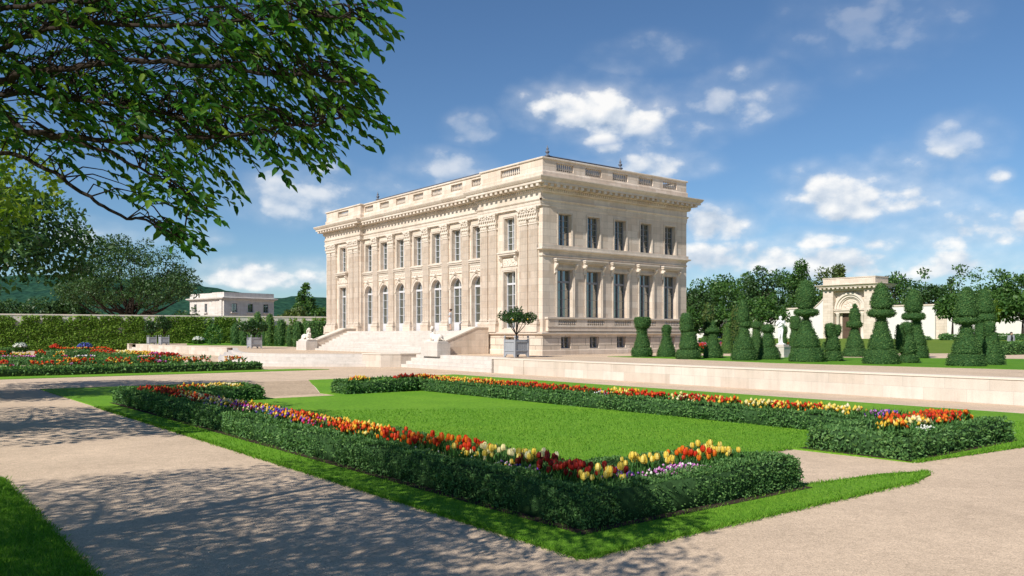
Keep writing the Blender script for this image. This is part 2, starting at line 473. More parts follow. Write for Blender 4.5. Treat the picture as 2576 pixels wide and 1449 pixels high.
MT['lawn'] = grassmat('lawn turf', (.085, .22, .013), (.175, .375, .028), (.27, .48, .055))
MT['lawn2'] = grassmat('terrace turf', (.07, .18, .012), (.125, .29, .022), (.19, .36, .04))
MT['bank'] = grassmat('rough bank grass', (.09, .15, .018), (.15, .23, .03), (.22, .28, .06))
MT['blade'] = leafmat('grass blades', (.065, .185, .013), (.15, .335, .026), (.25, .42, .055), .35, .6, .15)
MT['hedge'] = leafmat('hedge leaves', (.055, .140, .040), (.115, .240, .066), (.18, .31, .09), .25, .55, .22)
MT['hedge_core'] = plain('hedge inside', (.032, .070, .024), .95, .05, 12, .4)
MT['yew'] = leafmat('yew leaves', (.045, .110, .034), (.090, .180, .050), (.14, .235, .07), .25, .65, .15)
MT['yew_pale'] = leafmat('pale yew leaves', (.07, .15, .03), (.12, .22, .045), (.17, .28, .065), .25, .6, .25)
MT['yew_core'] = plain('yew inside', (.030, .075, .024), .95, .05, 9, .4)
MT['tree'] = leafmat('tree leaves', (.035, .095, .022), (.075, .165, .034), (.13, .23, .05), .3)
MT['tree_dark'] = leafmat('dark tree leaves', (.024, .062, .018), (.050, .110, .028), (.085, .16, .045), .25)
MT['tree_olive'] = leafmat('olive tree leaves', (.06, .10, .022), (.11, .16, .038), (.17, .21, .06), .3)
MT['tree_yellow'] = leafmat('yellow green leaves', (.09, .17, .012), (.17, .26, .02), (.26, .32, .04), .45)
MT['near_leaf'] = leafmat('overhanging leaves', (.020, .085, .013), (.055, .165, .018), (.17, .28, .025), .42, .45, .22)
MT['ivy'] = leafmat('ivy leaves', (.11, .21, .026), (.20, .33, .05), (.30, .42, .08), .40, .55, .2)
MT['shrub'] = leafmat('shrub leaves', (.03, .09, .02), (.06, .16, .03), (.10, .21, .04), .25)
MT['citrus'] = leafmat('citrus leaves', (.012, .042, .010), (.030, .080, .016), (.055, .115, .02), .2, .35, .45)
MT['bark'] = plain('bark', (.036, .028, .022), .95, .1, 9, .45)
MT['stem'] = leafmat('flower stems', (.03, .10, .018), (.06, .17, .03), (.09, .22, .045), .25)
MT['oldwall'] = plain('old wall stone', (.56, .53, .47), .95, .1, 5, .35)
MT['skin'] = plain('skin', (.50, .32, .24), .55, .35)
MT['dress'] = plain('pale dress cloth', (.58, .60, .62), .8, .2, 20, .1)
MT['hair'] = plain('dark hair', (.025, .016, .012), .6, .3)
MT['black'] = plain('black cloth', (.018, .018, .02), .8, .2)
MT['greycoat'] = plain('grey coat cloth', (.27, .28, .30), .85, .15, 20, .15)
MT['trousers'] = plain('dark trousers', (.05, .05, .055), .85, .15)
FC = {'red': ((.42, .018, .008), (.62, .035, .012), (.70, .10, .015)), 'dark': ((.12, .006, .006), (.22, .012, .008), (.30, .03, .01)),
      'orange': ((.62, .07, .008), (.72, .17, .012), (.75, .30, .02)), 'yellow': ((.72, .44, .03), (.78, .58, .08), (.80, .68, .22)),
      'cream': ((.76, .62, .22), (.80, .72, .40), (.84, .78, .55)), 'purple': ((.10, .03, .30), (.22, .07, .48), (.42, .18, .62)),
      'pink': ((.50, .14, .48), (.66, .28, .60), (.76, .48, .72)), 'white': ((.72, .72, .70), (.82, .82, .80), (.86, .84, .74)),
      'blue': ((.04, .05, .34), (.09, .10, .50), (.22, .24, .62)), 'magenta': ((.50, .03, .22), (.64, .08, .36), (.72, .24, .52))}
for k, (a, b, c) in FC.items(): MT['f_'+k] = leafmat(k+' petals', a, b, c, .25, .5, .25)
# ------------------------------------------------------------------ ground, paths, lawns, terrace
def sheet(name, pts, z, mat, thick=.0, kind='structure'):
    """flat polygon of world points; a little thickness downwards gives it an edge"""
    pts = [(p[0], p[1]) for p in pts]
    tris = tessellate_polygon([[Vector((p[0], p[1], 0)) for p in pts]])
    mb = MB(); n = len(pts)
    vs = [(p[0], p[1], z) for p in pts]
    fs = []
    for t in tris:
        a, b, c = [vs[i] for i in t]
        if (b[0]-a[0])*(c[1]-a[1]) - (b[1]-a[1])*(c[0]-a[0]) < 0: t = (t[0], t[2], t[1])
        fs.append(tuple(t))
    if thick:
        vs += [(p[0], p[1], z-thick) for p in pts]
        fs += [(i, (i+1) % n, n+(i+1) % n, n+i) for i in range(n)]
    mb.add(vs, fs)
    o = mb.build(name, mat)
    if kind: o['kind'] = kind
    return o
def W2(L): return [W(a, b) for a, b in L]
sheet('ground', [(-3000, -400), (3000, -400), (3000, 6000), (-3000, 6000)], 0.0, MT['gravel'])
LAWN = [(0, 0), (.02, 7.2), (.16, 8.2), (.36, 8.42), (.72, 7.6), (.92, 5.75), (3.45, 5.70), (3.45, 9.1), (1.02, 9.28), (.82, 11), (.35, 16), (0, 21.1),
        (33.4, 21.1), (33.3, 12), (24.3, 8.4), (22.75, 8.4), (22.75, 5.9), (23.9, 5.9), (33.6, 8.6), (33.9, 0)]
def smooth_poly(L, k=6):
    out = []
    for i in range(len(L)):
        a, b = L[i], L[(i+1) % len(L)]
        for q in range(k):
            t = q / k; x = a[0]+(b[0]-a[0])*t; y = a[1]+(b[1]-a[1])*t
            out.append((x + .025*vnoise(x*3, y*3, 1.0), y + .025*vnoise(x*3, y*3, 5.0)))
    return out
lawn = sheet('lawn', W2(smooth_poly(LAWN, 8)), .030, MT['lawn'], .05)
sheet('garden_path', W2([(3.44, 5.60), (3.44, 9.2), (1.02, 9.34), (.6, 8.9), (.40, 8.46), (.74, 7.6), (.92, 5.6)]), .004, MT['gravel'])
sheet('garden_path', W2([(23.9, 5.95), (33.5, 8.65), (33.2, 12.0), (24.3, 8.45)]), .012, MT['gravel3'])
sheet('garden_path', W2([(22.7, 5.9), (23.85, 5.9), (24.25, 8.45), (22.7, 8.45)]), .010, MT['gravel2'])
sheet('lawn_corner', W2([(-6, -4.24), (2.57, -4.23), (9.5, -4.22), (30, -4.25), (60, -4.25), (60, -14), (-6, -14)]), .030, MT['lawn'], .05)
# stone edging strips of the lawn openings and along the path
mb = MB()
def strip(mb, a, b, w, z0, z1):
    a, b = W(*a), W(*b); d = (b-a).normalized(); n = Vector((-d.y, d.x, 0))*w/2
    mb.prism([(a-n)[:2], (b-n)[:2], (b+n)[:2], (a+n)[:2]], z0, z1)
for a, b in (((3.47, 5.62), (3.47, 9.2)), ((3.4, 9.24), (1.0, 9.36)), ((24.3, 8.42), (33.3, 12.05)), ((23.85, 5.86), (33.6, 8.62)), ((33.98, .0), (33.68, 8.6)),
             ((33.45, 12), (33.5, 21.2)), ((33.5, 21.2), (0, 21.22))):
    strip(mb, a, b, .055, -.02, .022)
o = mb.build('stone_edging', MT['edge']); tag(o, kind='structure')
# terrace: its edge follows the retaining wall and the fan of steps
WALL_V = 24.3
Q = [gp(926, 922.6), gp(673, 922.0), gp(557, 915.0), gp(553, 897.0)]     # foot of the fan of steps
def poly_in(L, d):                       # shift a polyline towards its left side by d
    out = []
    for i in range(len(L)):
        ns = []
        for j in (i-1, i):
            if 0 <= j < len(L)-1:
                e = (L[j+1]-L[j]); e.z = 0; e.normalize(); ns.append(Vector((e.y, -e.x, 0)))
        if len(ns) == 1: m = ns[0]
        else: m = (ns[0]+ns[1]) / (1+ns[0].dot(ns[1]))
        out.append(L[i] + m*d)
    return out
def curve(L, k=7):                       # Catmull-Rom through the points
    out = []
    for i in range(len(L)-1):
        p0, p1, p2, p3 = L[max(i-1, 0)], L[i], L[i+1], L[min(i+2, len(L)-1)]
        for q in range(k):
            t = q/k
            out.append(.5*((2*p1) + (p2-p0)*t + (2*p0-5*p1+4*p2-p3)*t*t + (3*p1-p0-3*p2+p3)*t*t*t))
    out.append(L[-1])
    return out
FAN = curve(Q)
inner = poly_in(FAN, 1.62)
U_L = 124.5
terr = [W(-70, WALL_V), W(34.1, WALL_V)] + [W(34.1, WALL_V+1.75), W(44.9, WALL_V+1.75)] + [W(44.9, WALL_V), W(46.6, WALL_V-.9)] + inner + [W(80.5, WALL_V), W(U_L, WALL_V), W(U_L, WALL_V+75), W(400, 900), W(-400, 900), W(-400, WALL_V)]
sheet('terrace_ground', terr, TZ, MT['gravel'])
# grass on the terrace under the topiary, and the bank before the gate
E_ = [gp(1528, 897.5, TZ), gp(1700, 903.0, TZ), gp(1945, 913.4, TZ), gp(2250, 921.5, TZ), gp(2600, 931, TZ), gp(2900, 938, TZ), gp(2900, 905, TZ), gp(2576, 903.6, TZ), gp(2000, 899, TZ), gp(1720, 894.5, TZ)]
sheet('terrace_lawn', E_, TZ+.02, MT['lawn2'], .03)
def strip_mesh(name, rows, mat, kind='structure'):
    mb = MB(); k = len(rows[0])
    mb.add([p for r in rows for p in r], [(i*k+j, i*k+j+1, (i+1)*k+j+1, (i+1)*k+j) for i in range(len(rows)-1) for j in range(k-1)])
    o = mb.build(name, mat, smooth=True); o['kind'] = kind
    return o
xs = [i/24 for i in range(25)]
def bank_row(Yn, z, yo=0):
    return [Vector((x0+(x1-x0)*t, Yn + yo*t + .4*vnoise(t*9, Yn), z + .03*vnoise(t*30, Yn*2))) for t in xs for x0, x1 in ((.225*Yn, 1.05*Yn),)]
strip_mesh('grass_bank', [bank_row(62.5, TZ+.01), bank_row(66, 1.05), bank_row(72, 1.35), bank_row(78, 1.68), bank_row(80, 1.74), bank_row(92, 1.74), bank_row(150, 1.72)], MT['bank'])
# low grass strip at the foot of the ivy wall and yews
sheet('wall_border', [gp(470, 868.6, TZ), gp(560, 869.0, TZ), gp(700, 871.5, TZ), gp(860, 874.5, TZ), gp(862, 868, TZ), gp(700, 863.5, TZ), gp(470, 861, TZ)], TZ+.02, MT['lawn2'], .03)

# far hills: wooded ridges
def ridge(px):
    pts = [(-1500, 760), (-700, 700), (-200, 678), (0, 690), (120, 686), (228, 693), (380, 707), (508, 719), (566, 730), (640, 742), (703, 748), (735, 744), (758, 741), (818, 746), (1000, 765), (1300, 790), (1800, 800), (3000, 806), (4200, 780)]
    for (a, ya), (b, yb) in zip(pts, pts[1:]):
        if a <= px <= b: return ya + (yb-ya)*(px-a)/(b-a)
    return pts[-1][1]
rows = []
NC = 520
for r, (dist, k) in enumerate(((900, 0.0), (1050, .22), (1200, .45), (1350, .66), (1500, .84), (1650, 1.0), (1900, .7))):
    row = []
    for i in range(NC):
        px = -1500 + 5600*i/(NC-1)
        t = (px-CX)/F_PX
        zt = (HY-ridge(px))/F_PX*1650 + H_CAM
        rx = t*dist
        z = zt*k*dist/1650*(1.0 if r < 6 else 1) + (7*vnoise(rx*.006, r*1.7, 3)+2.2*vnoise(rx*.05, r*3.1, 1)+1.6*vnoise(rx*.16, r*5.1, 2))*(1 if 0 < r else 0)
        row.append(Vector((rx, dist + 40*vnoise(rx*.004, r, 7), z)))
    rows.append(row)
m, nt, b = newmat('wooded hill')
tc = nd(nt, 'ShaderNodeTexCoord')
vo = nd(nt, 'ShaderNodeTexVoronoi'); vo.inputs['Scale'].default_value = .085; nt.links.new(tc.outputs['Object'], vo.inputs['Vector'])
n1 = noise(nt, .02, 8, .7, tc.outputs['Object']); n2 = noise(nt, .10, 6, .75, tc.outputs['Object'])
col = ramp(nt, n1, [(.3, (.016, .050, .042)), (.55, (.028, .078, .050)), (.75, (.050, .105, .055))])  # woodland greens shifted to teal: distant haze is painted into the colour
col = mixc(nt, 1.0, col, ramp(nt, n2, [(.3, (.6, .65, .7)), (.7, (1.25, 1.2, 1.1))]), 'MULTIPLY')
nt.links.new(col, b.inputs['Base Color']); b.inputs['Roughness'].default_value = 1; setspec(b, .0)
bump(nt, b, vo.outputs['Distance'], .9, 6)
MT['hill'] = m
strip_mesh('hills', rows, MT['hill'])

# ------------------------------------------------------------------ retaining wall and terrace steps (things)
def frame_root(name): return empty(name, (C0.x, C0.y, 0), TH)       # local x = v, local y = u
rw = frame_root('retaining_wall')
tag(rw, 'long pale limestone retaining wall beside the garden, right of the terrace steps', 'wall')
def wall_run(root, u0, u1, v=WALL_V, strips=()):
    mb = MB(); mb.box(v, v+.5, u0, u1, -.2, TZ-.055); mb.build('wall_face', MT['wall'], root)
    mb = MB(); mb.box(v-.03, v+.52, u0, u1, TZ-.055, TZ+.012); mb.build('coping', MT['edge'], root)
    for s in strips:
        mb = MB(); mb.box(v-.05, v-.003, s-.24, s+.24, -.1, TZ-.06); mb.build('pier', MT['wall'], root)
wall_run(rw, -70, 34.1, strips=(31.2,))
rw2 = frame_root('retaining_wall')
tag(rw2, 'pale limestone retaining wall with two planters on it, left behind the flower garden', 'wall')
wall_run(rw2, 80.7, 117.5, strips=(111.5,))
mb = MB(); mb.box(WALL_V, WALL_V+.5, 121.3, U_L, -.2, TZ-.01); mb.build('end_pier', MT['wall'], rw2)
mb = MB(); mb.box(WALL_V-.03, WALL_V+.54, 121.25, U_L+.04, TZ-.01, TZ+.05); mb.build('coping', MT['edge'], rw2)
pr = frame_root('step_pier')
tag(pr, 'low stone block pier between the two flights of terrace steps', 'pier')
mb = MB(); mb.prism([(WALL_V-.02, 44.95), (WALL_V-1.25, 45.6), (WALL_V-1.75, 47.4), (WALL_V+.9, 48.9), (WALL_V+1.9, 46.8), (WALL_V+1.74, 44.95)], -.1, TZ); mb.build('block', MT['wall'], pr)
mb = MB(); mb.prism([(WALL_V-.05, 44.92), (WALL_V-1.29, 45.58), (WALL_V-1.8, 47.43), (WALL_V+.9, 48.95), (WALL_V+1.95, 46.8), (WALL_V+1.78, 44.92)], TZ+.002, TZ+.07); mb.build('coping', MT['edge'], pr)
st = frame_root('terrace_steps')
tag(st, 'straight pale stone steps of the terrace, below the front planter', 'steps')
for k in range(4):
    mb = MB(); mb.box(WALL_V+.42*k, WALL_V+1.76, 34.12, 44.93, TZ*k/4 + (.0 if k else -.1), TZ*(k+1)/4 - (0 if k < 3 else -.006)); mb.build('step', MT['step'], st)
mb = MB(); mb.box(WALL_V+.0, WALL_V+1.76, 33.9, 34.1, -.1, TZ-.004); mb.build('side_wall', MT['wall'], st)
mb = MB(); mb.box(WALL_V+.0, WALL_V+1.76, 44.94, 45.1, -.1, TZ-.004); mb.build('side_wall', MT['wall'], st)
fn = empty('fan_steps', (0, 0, 0))
tag(fn, 'broad curved pale stone steps fanning out left of the block pier', 'steps')
for k in range(4):
    a = poly_in(FAN, .42*k); c = poly_in(FAN, .42*k+.50) if k < 3 else poly_in(FAN, 1.75)
    n = len(a); z0 = TZ*k/4-.05; z1 = TZ*(k+1)/4 + (.006 if k == 3 else 0)
    mb = MB()
    vs = [(p.x, p.y, z0) for p in a] + [(p.x, p.y, z1) for p in a] + [(p.x, p.y, z1) for p in c] + [(p.x, p.y, z0) for p in c]
    fs = []
    for i in range(n-1):
        fs += [(i, i+1, n+i+1, n+i), (n+i, n+i+1, 2*n+i+1, 2*n+i), (2*n+i, 2*n+i+1, 3*n+i+1, 3*n+i)]
    fs += [(0, n, 2*n, 3*n), (n-1, 4*n-1, 3*n-1, 2*n-1)]
    mb.add(vs, fs); mb.build('step', MT['step'], fn)
st3 = frame_root('terrace_steps')
tag(st3, 'small narrow stone steps at the far left end of the retaining wall', 'steps')
for k in range(4):
    mb = MB(); mb.box(WALL_V+.42*k, WALL_V+1.76, 117.52, 121.28, -.1, TZ*(k+1)/4+.004*(k == 3)); mb.build('step', MT['step'], st3)

# ------------------------------------------------------------------ the palace; local x = into the building (t), local y = along the long front (s)
PC = W(36.78, 30.65)
pal = empty('palace', (PC.x, PC.y, 0), TH)
tag(pal, 'large cream limestone palace with tall Corinthian pilasters and balustraded roofline', 'palace')
FL, SL = 33.45, 15.0
BS = 7.2; BE = FL-BS; REC = .38
def mfront(off): return lambda l, d, z: (off+d, l, z)
def mside(off): return lambda l, d, z: (l, off+d, z)
def fbox(mb, mf, l0, l1, d0, d1, z0, z1, mi=0):
    a, b = mf(l0, d0, z0), mf(l1, d1, z1)
    mb.box(a[0], b[0], a[1], b[1], a[2], b[2], mi)
def wall_holes(mb, mf, L0, L1, z0, z1, holes, depth, mi=0):
    ls = sorted({L0, L1, *[h[0] for h in holes], *[h[1] for h in holes]})
    zs = sorted({z0, z1, *[h[2] for h in holes], *[h[3] for h in holes]})
    for a, b in zip(ls, ls[1:]):
        for c, d in zip(zs, zs[1:]):
            lm, zm = (a+b)/2, (c+d)/2
            if any(h[0] < lm < h[1] and h[2] < zm < h[3] for h in holes): continue
            mb.face([mf(a, 0, c), mf(b, 0, c), mf(b, 0, d), mf(a, 0, d)], mi)
    for h in holes:
        l0, l1, a, b = h[:4]; arch = len(h) > 4 and h[4]
        r = (l1-l0)/2; sp = b-r if arch else b
        for l in (l0, l1): mb.face([mf(l, 0, a), mf(l, depth, a), mf(l, depth, sp), mf(l, 0, sp)], mi)
        mb.face([mf(l0, 0, a), mf(l1, 0, a), mf(l1, depth, a), mf(l0, depth, a)], mi)
        if not arch: mb.face([mf(l0, 0, b), mf(l1, 0, b), mf(l1, depth, b), mf(l0, depth, b)], mi)
        else:
            c = (l0+l1)/2; n = 14
            P = [(c-r*math.cos(math.pi*i/n), sp+r*math.sin(math.pi*i/n)) for i in range(n+1)]
            for p, q in zip(P, P[1:]):
                mb.face([mf(p[0], 0, p[1]), mf(q[0], 0, q[1]), mf(q[0], 0, b), mf(p[0], 0, b)], mi)
                mb.face([mf(p[0], 0, p[1]), mf(q[0], 0, q[1]), mf(q[0], depth, q[1]), mf(p[0], depth, p[1])], mi)
def make_window(root, mf, l0, l1, z0, z1, d, rows, name='window', transom=None, arch=False, panel=0.0, fm=None, fw=.05, cols=2):
    """frame with glazing bars as the part, its glass (and lower panel) as sub-parts"""
    fm = fm or MT['frame']
    mb = MB(); r = (l1-l0)/2; c = (l0+l1)/2; sp = z1-r if arch else z1
    fbox(mb, mf, l0, l0+fw, d-.07, d+.05, z0, sp); fbox(mb, mf, l1-fw, l1, d-.07, d+.05, z0, sp)
    fbox(mb, mf, l0+fw, l1-fw, d-.066, d+.05, z0, z0+fw)
    fbox(mb, mf, c-.035, c+.035, d-.085, d+.05, z0+fw, z1-fw if not arch else z1-.02)
    zt = sp
    if arch:
        n = 16
        P = [(c-r*math.cos(math.pi*i/n), sp+r*math.sin(math.pi*i/n)) for i in range(n+1)]
        Qi = [(c-(r-fw)*math.cos(math.pi*i/n), sp+(r-fw)*math.sin(math.pi*i/n)) for i in range(n+1)]
        for i in range(n):
            a = [P[i], P[i+1], Qi[i+1], Qi[i]]
            v0 = [mf(p[0], d-.07, p[1]) for p in a]; v1 = [mf(p[0], d+.05, p[1]) for p in a]
            mb.add(v0+v1, [(0, 1, 2, 3), (4, 7, 6, 5), (0, 4, 5, 1), (1, 5, 6, 2), (2, 6, 7, 3), (3, 7, 4, 0)])
        fbox(mb, mf, l0+fw, l1-fw, d-.09, d+.05, sp-.08, sp+.08)
    else:
        fbox(mb, mf, l0+fw, l1-fw, d-.066, d+.05, z1-fw, z1)
        if transom: fbox(mb, mf, l0+fw, l1-fw, d-.09, d+.05, transom-.07, transom+.07); zt = transom
    zb = z0+fw+panel
    if panel: fbox(mb, mf, l0+fw, l1-fw, d-.06, d+.05, z0+fw, zb)
    for k in range(1, rows):
        z = zb+(zt-zb)*k/rows
        fbox(mb, mf, l0+fw, l1-fw, d-.055, d+.04, z-.014, z+.014)
    w = mb.build(name, fm, root)
    mb = MB(); pts = [(l0+.02, z0+.02), (l1-.02, z0+.02)]
    if arch: pts += [(c+(r-.02)*math.cos(math.pi*i/12), sp+(r-.02)*math.sin(math.pi*i/12)) for i in range(13)]
    else: pts += [(l1-.02, z1-.02), (l0+.02, z1-.02)]
    mb.face([mf(p[0], d+.02, p[1]) for p in pts])
    mb.build('pane', MT['glass'], w)
    return w
ZB, ZF = 2.42, 2.62                       # top of basement, floor
front_p, front_c, side0 = mfront(0.0), mfront(REC), mside(0.0)
ARC = [8.115+2.87*i for i in range(7)]
SW = [2.05+2.75*i for i in range(5)]
def pav_holes(m):                          # right pavilion; m mirrors it for the left one
    hs = [(2.95, 4.35, 2.78, 6.85), (3.05, 4.25, 8.35, 10.70)]
    return [(FL-b, FL-a, c, d) for a, b, c, d in hs] if m else hs
mb = MB()
wall_holes(mb, front_p, 0, BS, ZB, 12.4, pav_holes(False), .42)
wall_holes(mb, front_p, BE, FL, ZB, 12.4, pav_holes(True), .42)
wall_holes(mb, front_c, BS, BE, ZB, 12.4, [(c-.76, c+.76, ZF, 6.82, True) for c in ARC] + [(c-.62, c+.62, 8.15, 10.62) for c in ARC], .42)
mb.face([(0, BS, ZB), (REC, BS, ZB), (REC, BS, 12.4), (0, BS, 12.4)]); mb.face([(0, BE, ZB), (REC, BE, ZB), (REC, BE, 12.4), (0, BE, 12.4)])
wall_holes(mb, side0, 0, SL, ZB, 12.4, [(c-.71, c+.71, 3.53, 6.85) for c in SW] + [(c-.60, c+.60, 8.54, 10.75) for c in SW], .42)
mb.face([(SL, 0, 0), (SL, FL, 0), (SL, FL, 13), (SL, 0, 13)]); mb.face([(0, FL, 0), (SL, FL, 0), (SL, FL, 13), (0, FL, 13)])
mb.build('wall', MT['facade'], pal)
# basement of larger, deeper jointed blocks
mb = MB()
fo, so_ = mfront(-.06), mside(-.06)
wall_holes(mb, fo, -.06, BS, .4, ZB, [(3.1, 4.2, 1.38, 2.16)], .4); wall_holes(mb, fo, BE, FL+.06, .4, ZB, [(FL-4.2, FL-3.1, 1.38, 2.16)], .4)
wall_holes(mb, mfront(REC-.06), BS, BE, .4, ZB, [], .4)
mb.face([(-.06, BS, .4), (REC, BS, .4), (REC, BS, ZB), (-.06, BS, ZB)]); mb.face([(-.06, BE, .4), (REC, BE, .4), (REC, BE, ZB), (-.06, BE, ZB)])
wall_holes(mb, so_, -.06, SL+.06, .4, ZB, [(c-.42, c+.5, 1.36, 2.18) for c in SW], .4)
mb.face([(SL+.06, -.06, .4), (SL+.06, FL, .4), (SL+.06, FL, ZB), (SL+.06, -.06, ZB)])
mb.build('basement', MT['rustic'], pal)
for c in SW: make_window(pal, so_, c-.42, c+.5, 1.36, 2.18, .34, 2, fm=MT['frame_grey'], fw=.06, name='basement_window')
for a in (3.1, FL-4.2): make_window(pal, fo, a, a+1.1, 1.38, 2.16, .34, 1, fm=MT['facade'], fw=.06, name='basement_window')
for c in SW:
    mb = MB(); fbox(mb, so_, c-.5, c+.58, -.03, .02, 1.28, 1.357); mb.build('basement_sill', MT['trim'], pal)
# outline for the mouldings (interior on the right, outside on the left of the walk)
OUT = [(SL, 0), (0, 0), (0, BS), (REC, BS), (REC, BE), (0, BE), (0, FL), (SL, FL)]
def off_outline(o): return [(p[0], p[1]) for p in OUT]
def moulding(name, prof, mat='trim', path=None):
    mb = MB(); mb.sweep(prof, path or OUT, closed=path is None)
    return mb.build(name, MT[mat], pal)
moulding('plinth_course', [(.05, .5), (.13, .5), (.13, 1.22), (.10, 1.27), (.05, 1.27)], 'facade')
moulding('basement_moulding', [(.0, 2.28), (.10, 2.29), (.16, 2.36), (.24, 2.38), (.24, 2.47), (.16, 2.50), (.0, 2.52)])
# front socle under the pilasters
SOC = [(1.6, -.02), (0, -.02), (0, BS)]
def socle(path):
    mb = MB(); mb.sweep([(.0, 2.50), (.20, 2.50), (.20, 2.98), (.16, 3.04), (0, 3.04)], path); return mb.build('socle', MT['facade'], pal)
for s0, s1 in ((0.30, 2.42), (5.0, BS), (BE, FL-5.0), (FL-2.42, FL+.02)):
    mb = MB(); mb.box(-.30, .02, s0, s1, 2.505, 3.04); mb.box(-.33, .02, s0-.03, s1+.03, 3.043, 3.10); mb.build('pilaster_pedestal', MT['facade'], pal)
PIL_C = [9.55+2.87*i for i in range(6)]
for s in PIL_C:
    mb = MB(); mb.box(REC-.32, REC+.02, s-.58, s+.58, ZF, 3.04); mb.box(REC-.35, REC+.02, s-.61, s+.61, 3.043, 3.10); mb.build('pilaster_pedestal', MT['facade'], pal)
# side: string course, hoods, balustraded band
moulding('string_course', [(.0, 8.02), (.06, 8.03), (.06, 8.10), (.20, 8.17), (.27, 8.19), (.27, 8.28), (.12, 8.31), (.12, 8.53), (0, 8.535)], path=[(SL, FL*.5), (SL, 0), (.0, 0), (0, .30)])
moulding('string_course', [(.0, 7.70), (.05, 7.71), (.09, 7.78), (.03, 7.83), (0, 7.83)], path=[(SL, 0), (.0, 0), (0, .30)])
def baluster_row(mb, mf, l0, l1, z0, z1, d, n):
    h = z1-z0
    prof = [(.055, 0), (.055, .05*h), (.035, .08*h), (.07, .25*h), (.078, .36*h), (.05, .55*h), (.03, .72*h), (.03, .80*h), (.055, .86*h), (.055, h)]
    for k in range(n):
        l = l0+(l1-l0)*(k+.5)/n; p = mf(l, d, z0)
        mb.lathe(prof, p[0], p[1], 8, z=p[2])
# balcony band under the side windows
mb = MB(); bd = mside(-.26)
wall_holes(mb, bd, .28, SL, 2.55, 3.50, [(c-.86, c+.86, 2.98, 3.36) for c in SW], .14)
mb.face([bd(.28, 0, 2.55), bd(.28, .26, 2.55), bd(.28, .26, 3.5), bd(.28, 0, 3.5)]); mb.face([bd(SL, 0, 2.55), bd(SL, .26, 2.55), bd(SL, .26, 3.5), bd(SL, 0, 3.5)])
mb.build('balcony_band', MT['facade'], pal)
mb = MB(); fbox(mb, bd, .2, SL+.05, -.07, .26, 3.42, 3.535); fbox(mb, bd, .22, SL+.04, -.04, .02, 2.86, 2.91); mb.build('balcony_rail', MT['trim'], pal)
for c in SW:
    mb = MB(); baluster_row(mb, bd, c-.86, c+.86, 2.98, 3.36, .07, 9); mb.build('balustrade', MT['trim'], pal)
def console(mb, mf, l, d, z0, z1, w=.17):
    h = z1-z0
    pr = [(0, z0), (-.07, z0+.03*h), (-.10, z0+.12*h), (-.07, z0+.24*h), (-.09, z0+.45*h), (-.22, z0+.66*h), (-.30, z0+.82*h), (-.27, z0+.97*h), (-.20, z1), (0, z1)]
    v0 = [mf(l-w/2, d+p[0], p[1]) for p in pr]; v1 = [mf(l+w/2, d+p[0], p[1]) for p in pr]; n = len(pr)
    mb.add(v0+v1, [tuple(range(n)), tuple(range(2*n-1, n-1, -1))] + [(i, (i+1) % n, n+(i+1) % n, n+i) for i in range(n)])
    mb.ell(mf(l, d-.27, z1-.12*h), (.07, .07, .07) , 8, 5)
def hood(mf, c, hw, z, dp=.40):
    mb = MB()
    fbox(mb, mf, c-hw, c+hw, -dp*.55, .02, z, z+.10); fbox(mb, mf, c-hw-.06, c+hw+.06, -dp*.85, .02, z+.103, z+.22); fbox(mb, mf, c-hw-.11, c+hw+.11, -dp, .02, z+.223, z+.32)
    h = mb.build('window_hood', MT['trim'], pal)
    for s in (-1, 1):
        mb = MB(); console(mb, mf, c+s*(hw-.1), 0, z-.72, z-.002); mb.build('console', MT['carving'], h)
def architrave_frame(mf, l0, l1, z0, z1, w=.17, d=.055, bottom=False):
    mb = MB()
    for k, (ww, dd) in enumerate(((w, d), (w*.45, d*1.7))):
        fbox(mb, mf, l0-w, l0-w+ww if k else l0, -dd, .02, z0, z1+w); fbox(mb, mf, l1+w-ww if k else l1, l1+w, -dd, .02, z0, z1+w)
        fbox(mb, mf, l0-w+.001, l1+w-.001, -dd+.002, .02, z1+w-ww if k else z1, z1+w+.002)
    return mb.build('window_surround', MT['trim'], pal)
for c in SW:
    make_window(pal, side0, c-.71, c+.71, 3.53, 6.85, .36, 4, transom=6.02, fm=MT['frame_grey'])
    make_window(pal, side0, c-.60, c+.60, 8.54, 10.75, .36, 5, fm=MT['frame_grey'])
    hood(side0, c, 1.02, 7.28); architrave_frame(side0, c-.71, c+.71, 3.54, 6.85)
    architrave_frame(side0, c-.60, c+.60, 8.54, 10.75, .13, .03)
# front windows and doors
for m in (False, True):
    (a, b, c, d), (a2, b2, c2, d2) = pav_holes(m)
    cc = (a+b)/2
    make_window(pal, front_p, a, b, c, d, .36, 4, transom=5.98, panel=.0)
    make_window(pal, front_p, a2, b2, c2, d2, .36, 5)
    hood(front_p, cc, .98, 7.92, .38); architrave_frame(front_p, a, b, c, d); architrave_frame(front_p, a2, b2, c2, d2, .16, .05)
    mb = MB(); fbox(mb, front_p, cc-.74, cc+.74, -.05, .02, 7.22, 7.80)
    rr = random.Random(4+m)
    for k in range(60):
        l = cc+rr.uniform(-.68, .68); z = rr.uniform(7.28, 7.74); r = rr.uniform(.03, .07)
        mb.ell(front_p(l, -.05, z), (.05, r, r), 6, 4)
    mb.build('relief_panel', MT['carving'], pal)
    mb = MB(); fbox(mb, front_p, cc-.95, cc+.95, -.12, .02, 8.24, 8.347); mb.build('window_sill', MT['trim'], pal)
